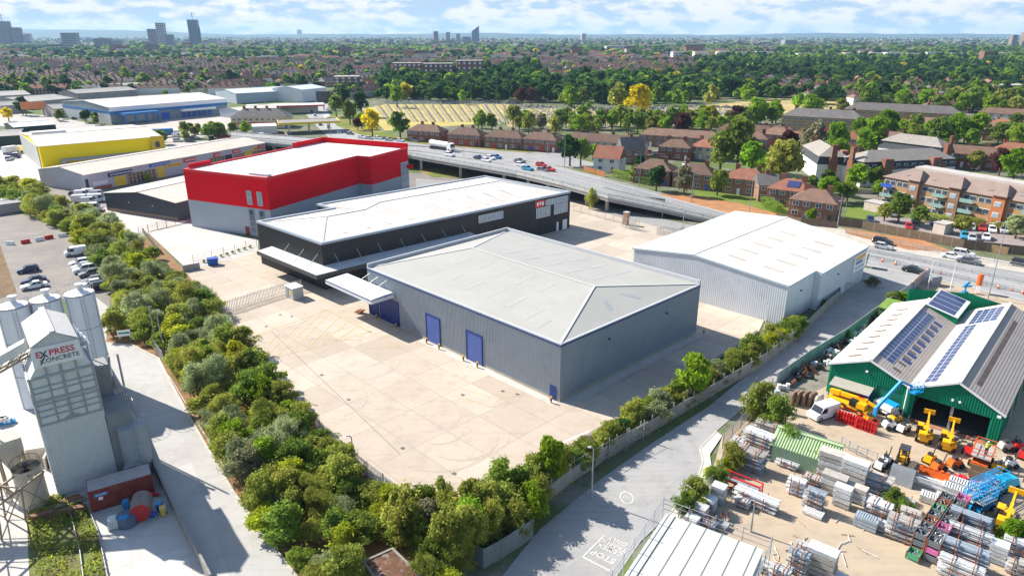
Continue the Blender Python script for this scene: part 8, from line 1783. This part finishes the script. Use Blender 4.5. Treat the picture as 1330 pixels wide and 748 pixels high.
for a, b, lab in (((797,229),(822,236),'clipped dark hedge along the flyover bank, left half'),((824,236),(848,241),'clipped dark hedge along the flyover bank, right half'),((1195,287),(1232,294),'rounded clipped hedge below the apartments, left'),((1240,291),(1276,298),'rounded clipped hedge below the apartments, middle'),((1286,298),(1322,304),'rounded clipped hedge below the apartments, right'),((992,266),(1012,278),'garden hedge beside the green bank')):
    p, q = G(*a), G(*b); L_ = (q-p).length; t = thing('hedge', lab, 'hedge', (*((p+q)/2),0), atan2((q-p).y,(q-p).x)); m = MB()
    for k in range(int(L_*220)):
        x, y, z = rt.uniform(-L_/2,L_/2), rt.uniform(-1.3,1.3), rt.uniform(.1,2.4); s = rt.randrange(3)
        if s == 0: z = 2.4
        elif s == 1: y = rt.choice([-1.3,1.3])
        pp = Vector((x,y,z))+unit(rt)*.15; n_ = unit(rt); tt_ = n_.cross(unit(rt)).normalized(); bb = n_.cross(tt_); m.face([pp-tt_*.18,pp-bb*.1,pp+tt_*.18,pp+bb*.1])
    m.build('foliage', LEAF['olive' if a[0] > 1000 else 'mid'], t)
# more garden and roadside trees, scattered where the photo shows rows of them
def scat(poly, n, r0, r1, cols, lab, pr='t', dmin=7):
    P_ = GG(poly); got = []
    for _ in range(n*40):
        if len(got) >= n: break
        xs = [a[0] for a in poly]; ys = [a[1] for a in poly]; px = (rt.uniform(min(xs),max(xs)), rt.uniform(min(ys),max(ys)))
        if not inside(px, poly): continue
        q = G(*px)
        if any((q-o).length < dmin for o in got): continue
        got.append(q); col = rt.choice(cols); lb = f'{WORD[col]} tree {lab}'; plant(pr+'%d' % rt.randrange(5 if pr == 't' else 3), q, rt.uniform(r0,r1), rt.uniform(.95,1.25), col, lb, 'tree', 'broadleaf_tree', lb, parts=pr == 't')
scat([(585,171),(700,176),(830,180),(900,178),(1010,170),(1010,160),(900,164),(800,163),(690,166),(585,167)], 62, 3.8, 5.6, ['bright','mid','mid','bright','olive','brown'], 'in the row between the terraces and the cemetery', dmin=5.5)
scat([(960,160),(1100,146),(1250,138),(1330,140),(1330,158),(1240,150),(1120,146),(1040,156),(980,170)], 38, 5, 8, ['bright','bright','mid','olive'], 'in the gardens around the shop parades')
scat([(1120,178),(1240,170),(1330,176),(1330,192),(1240,200),(1130,200)], 14, 4, 6, ['bright','mid','bright'], 'in the gardens right of the white flats')
scat([(1000,145),(1100,125),(1250,122),(1330,125),(1330,140),(1200,136),(1040,146)], 26, 5, 8, ['bright','mid','dark'], 'among the far gardens on the right', 'f')
scat([(690,138),(800,132),(900,132),(1000,128),(1000,138),(900,142),(800,140),(700,145)], 16, 5, 8, ['bright','mid','dark','olive'], 'along the back of the burial ground', 'f')
scat([(0,108),(420,108),(420,122),(290,116),(0,126)], 26, 5, 8, ['dark','mid','mid'], 'among the terraces behind the sheds on the left', 'f')
scat([(222,176),(330,168),(336,178),(225,186)], 12, 2.2, 3.6, ['mid','olive','bright'], 'among the fences beside the yellow store', dmin=4)
scat([(70,150),(150,164),(146,168),(66,156)], 8, 2.0, 3.4, ['mid','dark','olive'], 'along the verge of the blue banded warehouse', dmin=4)
scat([(1010,262),(1090,240),(1160,250),(1100,270)], 9, 2.4, 3.8, ['mid','bright','olive'], 'in the back gardens before the white flats', dmin=5)
# ---------------------------------------------------------------- the far town
rf = random.Random(21)
F1 = [(485,112),(520,98),(600,94),(700,92),(700,134),(640,134),(500,134)]; F2 = [(660,112),(760,104),(870,106),(1000,116),(1010,130),(900,134),(800,136),(690,134)]; F3 = [(900,86),(960,74),(1160,80),(1330,92),(1330,114),(1150,110),(1000,104),(905,102)]; F4 = [(1150,74),(1330,68),(1330,88),(1180,80)]
IND = [(-60,126),(300,124),(440,112),(440,180),(-60,220)]; CEMX = [(430,130),(1010,126),(1120,140),(1010,166),(430,180)]; RT = [(860,130),(1330,128),(1330,400),(860,300)]
AVOID = [F1, F2, F3, F4, IND, CEMX, [(500,100),(640,95),(640,112),(500,112)]]
def px_of(x, y): dd = y*CP+CAMH*SP; u = y*SP-CAMH*CP; return (665+FPX*x/dd, 374-FPX*u/dd)
WM = [brick, brick2, render_, whiter, cream]; RM = [tile_b, tile_b, tile_r, tile_g]
ff = M('far_roof_tile', (.20,.11,.085), .85, .3, .02)
protoH = []
def farhouse(L_, W_, ze, zr, n):
    m = MB(); m.box(0,0,0,L_,W_,ze,0,0); hip(m, L_, W_, ze, zr, .3, rf.random() < .4, 1)
    for i in range(n): m.box(-L_/2+L_/n*(i+.5),.2,zr-.8,1.2,.7,1.8,0,2)
    for i in range(n*2):
        for z in (1,3.6): m.box(-L_/2+L_/n/2*(i+.5),-W_/2-.05,z,1.3,.1,1.1,0,3)
    return m.data('far_house', [WM[0], RM[0], stack_m, winf])
for n in (2,3,4,5,6): protoH.append(farhouse(n*5.6, 8.5, 5.2, 8, n))
spots = []
for ang in (0.18,):
    for y in range(330, 1330, 31):
        x = -y*.78
        while x < y*.78:
            k = rf.randrange(5); L_ = (k+2)*5.6; x += L_*.5+rf.uniform(2,14); a = ang+(.9 if int(x/190+y/150) % 3 == 0 else 0)+rf.uniform(-.08,.08)
            q = px_of(x, y+rf.uniform(-4,4)); spots.append((y, x, k, a, q)); x += L_*.5
spots = [s for s in spots if not any(inside(s[4], A_) for A_ in AVOID) and not (s[4][1] > 148) and -70 < s[4][0] < 1400]
spots = [s for s in spots if not inside(s[4], [(420,128),(420,200),(1010,200),(1010,128)])]
spots.sort(); C_ = dict(); RNM = ['brown','dark brown','red','grey']; WNM = ['brick','brown brick','pale rendered','white','cream']
def band(q): return ('left' if q[0] < 430 else 'centre' if q[0] < 900 else 'right')
stuffh = MB(); SZ = ['tiny','short','medium','long','longest']; TIER = ['nearest row','second row','third row','fourth row','fifth row','sixth row','seventh row','farthest row']
LMK = ['beyond the workshops','beyond the grey workshop roofs','beyond the blue banded warehouse','beyond the dock doors','beyond the long white shed','beyond the road bend','left of the dark wood','above the red brick flats','beyond the middle wood','beyond the copper beeches','beyond the golden tree','behind the burial ground trees','behind the shop parades','right of the shop parades','at the right edge']
for i, (y, x, k, a, q) in enumerate(spots):
    w_, r_ = rf.choices(range(5), [.24,.20,.22,.24,.10])[0], rf.choices(range(4), [.40,.22,.12,.26])[0]
    if i < 235:
        o = bpy.data.objects.new('terraced_house', protoH[k]); COL.objects.link(o); o.location = (x, y, 0); o.rotation_euler = (0,0,a)
        for s, mt in ((0, WM[w_]), (1, RM[r_])): o.material_slots[s].link = 'OBJECT'; o.material_slots[s].material = mt
        lb = f'{SZ[k]} {WNM[w_]} house block, {RNM[r_]} roof, {TIER[min(7, int(i/30))]}, {LMK[max(0, min(14, int(q[0]/90)))]}'; tag(o, lb, 'house', lb)
    else:
        me = protoH[k]; n0 = len(stuffh.v); ca, sa = cos(a), sin(a)
        stuffh.v += [(x+v.co.x*ca-v.co.y*sa, y+v.co.x*sa+v.co.y*ca, v.co.z) for v in me.vertices]
        for p in me.polygons:
            if p.material_index in (0,1,2): stuffh.f.append(tuple(n0+v for v in p.vertices)); stuffh.m.append([w_, 5+r_, 1][p.material_index]); stuffh.sm.append(False)
for i in range(4200):     # beyond 1.3 km
    y = 1330*(6.5**rf.random()); x = rf.uniform(-.8,.8)*y; q = px_of(x, y)
    if any(inside(q, A_) for A_ in (F3, F4)): continue
    if sin(x*.004+1.3)*sin(y*.003) > .45: continue
    L_ = rf.uniform(14,50); a = rf.choice([.2,1.1])+rf.uniform(-.2,.2); h = rf.uniform(5,9) if rf.random() < .95 else rf.uniform(12,22)
    stuffh.box(x, y, 0, L_, 9, h*.7, a, rf.choice([0,1,2,2,3,4]))
    ca, sa = cos(a), sin(a); P_ = [(x+u*ca-v*sa, y+u*sa+v*ca) for u, v in ((-L_/2,-4.7),(L_/2,-4.7),(L_/2,4.7),(-L_/2,4.7),(-L_/2,0),(L_/2,0))]; mi = 5+rf.randrange(4)
    e, z = h*.7, h; stuffh.face([(*P_[0],e),(*P_[1],e),(*P_[5],z),(*P_[4],z)], mi); stuffh.face([(*P_[2],e),(*P_[3],e),(*P_[4],z),(*P_[5],z)], mi)
o = stuffh.build('far_houses', WM+RM); o['kind'] = 'stuff'
# woods and trees too many to count
fm = [leafmat('far_leaf_'+k, c) for k, c in dict(dark=(.045,.10,.03), mid=(.10,.18,.035), bright=(.24,.35,.035), gold=(.5,.42,.03)).items()]
ft = MB(); B_ = [crown(rf, 1.0, 1.3, .3, 70, .8, 8, .45, .6) for _ in range(6)]; B2 = [crown(rf, 1.0, 1.3, .3, 230, .45, 10, .45, .6) for _ in range(5)]
def clump(mb, x, y, R, hs, mi, near=False):
    b = rf.choice(B2 if near else B_); n0 = len(mb.v); a = rf.uniform(0,6.28); ca, sa = cos(a)*R, sin(a)*R
    mb.v += [(x+v[0]*ca-v[1]*sa, y+v[0]*sa+v[1]*ca, v[2]*R*hs) for v in b.v]; mb.f += [tuple(i+n0 for i in f) for f in b.f]; mb.m += [mi]*len(b.f); mb.sm += [False]*len(b.f)
for poly, n, r0, r1, w_ in ((F1,420,5,8,(.66,.28,.05,.01)),(F2,380,4.5,8,(.5,.38,.1,.02)),(F3,1200,4.5,8,(.55,.37,.075,.005)),(F4,420,5,8,(.3,.4,.3,0))):
    xs = [p[0] for p in poly]; ys = [p[1] for p in poly]; c = 0; ymin, ymax = G(0,max(ys)).y, G(0,min(ys)).y
    while c < n:
        y = rf.uniform(ymin, ymax); x = rf.uniform(min(xs)-665, max(xs)-665)/FPX*(y*CP+CAMH*SP)
        if inside(px_of(x, y), poly): clump(ft, x, y, rf.uniform(r0,r1), rf.uniform(.9,1.3), rf.choices(range(4), w_)[0], y < 900); c += 1
for i in range(9400):
    y = 380*(22**(rf.random()**1.15)); x = rf.uniform(-.8,.8)*y; q = px_of(x, y)
    if q[1] > 146 or any(inside(q, A_) for A_ in (IND, CEMX)): continue
    if y > 2500 and rf.random() < .2: continue
    clump(ft, x, y, rf.uniform(3.2,6.8) if y < 1500 else rf.uniform(6,14), rf.uniform(.6,1.1) if y < 1500 else rf.uniform(.45,.7), rf.choices(range(4), (.45,.38,.15,.02))[0], y < 800)
for i in range(420):      # pale avenue in the distance
    y = rf.uniform(2150,2500); x = rf.uniform(-.75,.75)*y; clump(ft, x, y, rf.uniform(7,11), .8, 2)
for i in range(60):
    y = rf.uniform(1150,1250); x = rf.uniform(.3,.75)*y; clump(ft, x, y, 9, .9, 2)
o = ft.build('far_woodland', fm); o['kind'] = 'stuff'
# red brick flats behind the woods, pale terrace band, towers
def slab(lab, cx, by, lpx, z, mt, roofm, ang=.1, W_=14, n=0, name='flats', cat='flats', fl=4):
    p = G(cx, by); dist = hypot(p.y, CAMH); L_ = lpx*dist/FPX; t = thing(name, lab, cat, (p.x,p.y,0), ang); m = MB(); m.box(0,0,0,L_,W_,z); m.build('wall', mt, t); m = MB(); m.box(0,0,z,L_+.6,W_+.6,.6); m.build('roof', roofm, t)
    k = max(2, int(L_/5)); wm = MB()
    for i in range(k):
        for f in range(fl): wm.box(-L_/2+(i+.5)*L_/k,-W_/2-.06,z*(f+.3)/fl,2.4,.1,z/fl*.5,0,0)
    wm.build('window_rows', [winf if mt is not whiter else hglass], t)['kind'] = 'stuff'; return t
pk = M('pale_felt', (.42,.39,.36))
for a_ in (('red brick flats, left block above the dark wood', 530, 103, 34, 17, brick, pk), ('red brick flats, middle block above the dark wood', 570, 106, 36, 18, brick, pk), ('red brick flats, right block above the dark wood', 610, 104, 32, 20, brick, pk), ('brown flat roofed corner block behind the white sheds', 452, 116, 30, 11, brick2, pk), ('grey striped school block among bright trees on the right', 1266, 143, 46, 9, whiter, pk), ('broad pale roofed hall at the right among the far houses', 1305, 124, 46, 8, cream, pk), ('white house block behind the dark trees on the right', 899, 112, 24, 7, whiter, tile_r)): slab(*a_)
for i in range(16):
    cx = 880+i*28+rf.uniform(-6,6); slab('pale cream block in the sunlit band beyond the wood, '+['first','second','third','fourth','fifth','sixth','seventh','eighth','ninth','tenth','eleventh','twelfth','thirteenth','fourteenth','fifteenth','sixteenth'][i]+' from the left', cx, 76+i*.25, rf.uniform(16,26), rf.uniform(10,15), rf.choice([cream, cream, render_, whiter]), pk, .1, 16, fl=2)
def tower(lab, x0, x1, top, base, mt, slope=0, crane=False, g=None):
    p = G((x0+x1)/2, base); h = HT((x0+x1)/2, base, top); w = .8*(x1-x0)*hypot(p.y, CAMH)/FPX; t = thing('tower_block', lab, 'tower block', (p.x,p.y,0), .15, g); m = MB(); y = min(w*.8, 30)
    m.hexa([(-w/2,-y/2,0),(w/2,-y/2,0),(w/2,y/2,0),(-w/2,y/2,0)], [(-w/2,-y/2,h-slope),(w/2,-y/2,h),(w/2,y/2,h),(-w/2,y/2,h-slope)]); m.build('wall', mt, t); m = MB(); k = max(3, int(w/6)); fl = int(h/7)
    for i in range(k):
        for f in range(fl):
            z = 3+f*7
            if z+4 < h-slope*(1-(i+.5)/k): m.box(-w/2+(i+.5)*w/k,-y/2-.15,z,w/k*.6,.3,4)
    m.build('window_rows', hglass, t)['kind'] = 'stuff'
    if crane:
        m = MB(); m.beam((0,0,h),(0,0,h+28),1.6,1.6); m.beam((-8,0,h+18),(14,0,h+26),1.2,1.2); m.build('crane', dark_steel, t)
    return t
tg = M('tower_grey', (.26,.27,.29), .6, .2, .02); tb = M('tower_brown', (.22,.17,.15), .7, .2, .02); td_ = M('tower_dark_glass', (.05,.08,.12), .3, .2, .02); tp = M('tower_pale', (.45,.43,.42), .6, .15, .02)
for a_ in (('dark glass tower with cranes, tallest on the skyline at left', 248, 262, 26, 60, td_, 0, True),('slim dark annex of the tallest left tower', 258, 263, 36, 60, td_),('white gridded tower left of the tallest one', 207, 219, 30, 62, tp),('lower gridded wing of the white tower', 218, 228, 45, 62, tg),('pale brown tower behind the white gridded one', 195, 207, 38, 61, tb),('brown grey tower at the left end of the skyline', 1, 19, 28, 60, tb, 0, True),('second brown tower right of the left end one', 20, 32, 36, 60, tb),('low stepped block right of the left end towers', 33, 43, 44, 60, tp),('square grey tower alone above the green roofed hall', 84, 105, 43, 64, tg),('long green and white hall below the square grey tower', 15, 82, 57, 66, M('hall_green', (.28,.36,.20), .7, .2, .02)),('brown wide block between the grey tower and the white tower', 124, 146, 50, 62, tb),('pale twin block right of the wide brown one', 147, 160, 52, 62, tg),('pale block right of the tallest left tower', 272, 284, 51, 62, tp),('brown block left of the pale brown tower', 186, 196, 54, 62, tb),
    ('small tower at centre left of the horizon', 386, 393, 39, 48, tb),('brown tower left of the central cluster', 563, 570, 41, 57, tb),('slim grey tower second in the central cluster', 579, 585, 42, 57, tg),('grey tower third in the central cluster', 592, 598, 44, 56, tg),('wide brown block in the central cluster', 600, 612, 48, 56, tb),('tallest slanted glass tower of the central cluster', 612, 623, 34, 56, td_, 28),('brick block far left of the central cluster, first', 448, 455, 51, 58, tb),('brick block far left of the central cluster, second', 475, 481, 51, 58, tb),('brick block far left of the central cluster, third', 486, 495, 51, 58, tb),('brick block far left of the central cluster, fourth', 506, 512, 51, 58, tb),('lone pale tower right of centre on the horizon', 754, 761, 44, 56, tp),('brown block left of the lone pale tower', 733, 738, 50, 56, tb),('dark tower at the right edge of the skyline', 1324, 1336, 42, 62, tb),('dark tower second from the right edge of the skyline', 1309, 1318, 46, 62, tb),('brick tower standing over the dark wood on the right', 1270, 1283, 67, 86, M('tower_brick', (.22,.10,.08), .8, .2, .05)),('grey stepped block far right of centre', 1014, 1034, 52, 62, tg),('pale silo block right of centre', 783, 816, 60, 67, tp)): tower(*a_)
# low hills on the horizon
m = MB(); N_ = 90; rows = []
for j, (yy, k) in enumerate(((9300,0),(10200,.55),(11200,1.0))):
    rows.append([])
    for i in range(N_+1):
        x = (-1+2*i/N_)*yy*.95; u = 665+FPX*x/yy; e = 42+20*math.exp(-((u-100)/170)**2)*3.0+10*sin(u*.013)+7*sin(u*.031+1)+4*sin(u*.11); rows[-1].append((x, yy, -.5+k*max(e, 8)))
for j in range(2):
    for i in range(N_): m.face([rows[j][i], rows[j][i+1], rows[j+1][i+1], rows[j+1][i]], 0, True)
for i in range(N_): m.face([rows[2][i], rows[2][i+1], (rows[2][i+1][0], 11400, -.5), (rows[2][i][0], 11400, -.5)])
o = m.build('hills', M('hill_green', (.045,.07,.035), .95, .35, .004)); o['kind'] = 'structure'
# air between the viewer and the distance
hz = MB(); hz.box(0, 2000, -1.2, 23600, 23600, 190); ho = hz.build('haze', []); ho['kind'] = 'stuff'
hm_ = bpy.data.materials.new('haze'); hm_.use_nodes = True; nn_ = hm_.node_tree.nodes; nn_.remove(nn_['Principled BSDF']); pv = nn_.new('ShaderNodeVolumePrincipled'); pv.inputs['Color'].default_value = (.42,.66,1,1); pv.inputs['Density'].default_value = HAZE; pv.inputs['Anisotropy'].default_value = .1
hm_.node_tree.links.new(pv.outputs[0], nn_['Material Output'].inputs['Volume']); ho.data.materials.append(hm_)
# ---------------------------------------------------------------- camera, sun, sky
cam = bpy.data.cameras.new('camera'); co = bpy.data.objects.new('camera', cam); COL.objects.link(co)
cam.sensor_width = 36; cam.lens = 36*FPX/1330; cam.clip_start = 1; cam.clip_end = 60000
co.location = (0, 0, CAMH); co.rotation_euler = (pi/2-PITCH, 0, 0); S.camera = co
SUN_EL = radians(37.5); SUN_AZ = Vector((-.857, .515))           # horizontal direction towards the sun
sl = bpy.data.lights.new('sun', 'SUN'); sl.energy = 4.9; sl.angle = radians(.5); sl.color = (1, .935, .83)
so = bpy.data.objects.new('sun', sl); COL.objects.link(so)
d = Vector((SUN_AZ.x*cos(SUN_EL), SUN_AZ.y*cos(SUN_EL), sin(SUN_EL)))
so.rotation_euler = d.to_track_quat('Z', 'Y').to_euler(); so.location = (0, 0, 200)
W = bpy.data.worlds.new('World'); S.world = W; W.use_nodes = True
nt = W.node_tree; N = nt.nodes; L = nt.links; bg = N['Background']
sky = N.new('ShaderNodeTexSky'); sky.sky_type = 'NISHITA'; sky.sun_disc = False
sky.sun_elevation = SUN_EL; sky.sun_rotation = atan2(SUN_AZ.x, SUN_AZ.y)
sky.air_density = 1.0; sky.dust_density = .6; sky.ozone_density = 2.0
bg.inputs['Strength'].default_value = .1
# broken cloud deck: noise on a plane high above, seen in true direction
tc = N.new('ShaderNodeTexCoord'); sep = N.new('ShaderNodeSeparateXYZ'); L.new(tc.outputs['Generated'], sep.inputs[0])
nz = N.new('ShaderNodeTexNoise'); nz.inputs['Scale'].default_value = .55; nz.inputs['Detail'].default_value = 9; nz.inputs['Roughness'].default_value = .62; nz.inputs['Distortion'].default_value = .4
cm = N.new('ShaderNodeMapping'); cm.inputs['Scale'].default_value = (22, 22, 64); L.new(tc.outputs['Generated'], cm.inputs['Vector'])
L.new(cm.outputs[0], nz.inputs['Vector'])
cov = N.new('ShaderNodeMapRange'); cov.inputs[1].default_value = .22; cov.inputs[2].default_value = .40; L.new(nz.outputs['Fac'], cov.inputs[0])
nb = N.new('ShaderNodeTexNoise'); nb.inputs['Scale'].default_value = 1.3; nb.inputs['Detail'].default_value = 7; L.new(cm.outputs[0], nb.inputs['Vector'])
shade = N.new('ShaderNodeMapRange'); shade.inputs[1].default_value = .40; shade.inputs[2].default_value = .56; L.new(nb.outputs['Fac'], shade.inputs[0])
fade = N.new('ShaderNodeMapRange'); fade.inputs[1].default_value = .10; fade.inputs[2].default_value = .38; fade.inputs[3].default_value = 1; fade.inputs[4].default_value = .03; L.new(sep.outputs['Z'], fade.inputs[0])
covm = N.new('ShaderNodeMath'); covm.operation = 'MULTIPLY'; L.new(cov.outputs[0], covm.inputs[0]); L.new(fade.outputs[0], covm.inputs[1])
cc = N.new('ShaderNodeMix'); cc.data_type = 'RGBA'; cc.inputs[6].default_value = (2.6, 3.5, 4.5, 1); cc.inputs[7].default_value = (4.9, 4.95, 5.0, 1); L.new(shade.outputs[0], cc.inputs[0])
mixc = N.new('ShaderNodeMix'); mixc.data_type = 'RGBA'; L.new(covm.outputs[0], mixc.inputs[0])
L.new(sky.outputs[0], mixc.inputs[6]); L.new(cc.outputs[2], mixc.inputs[7]); L.new(mixc.outputs[2], bg.inputs['Color'])
S.view_settings.view_transform = 'Standard'; S.view_settings.look = 'None'; S.view_settings.gamma = 1
S.view_settings.use_curve_mapping = False; S.view_settings.exposure = 1.0
S.cycles.max_bounces = 5; S.cycles.diffuse_bounces = 3; S.cycles.glossy_bounces = 2; S.cycles.transmission_bounces = 3; S.cycles.volume_bounces = 1
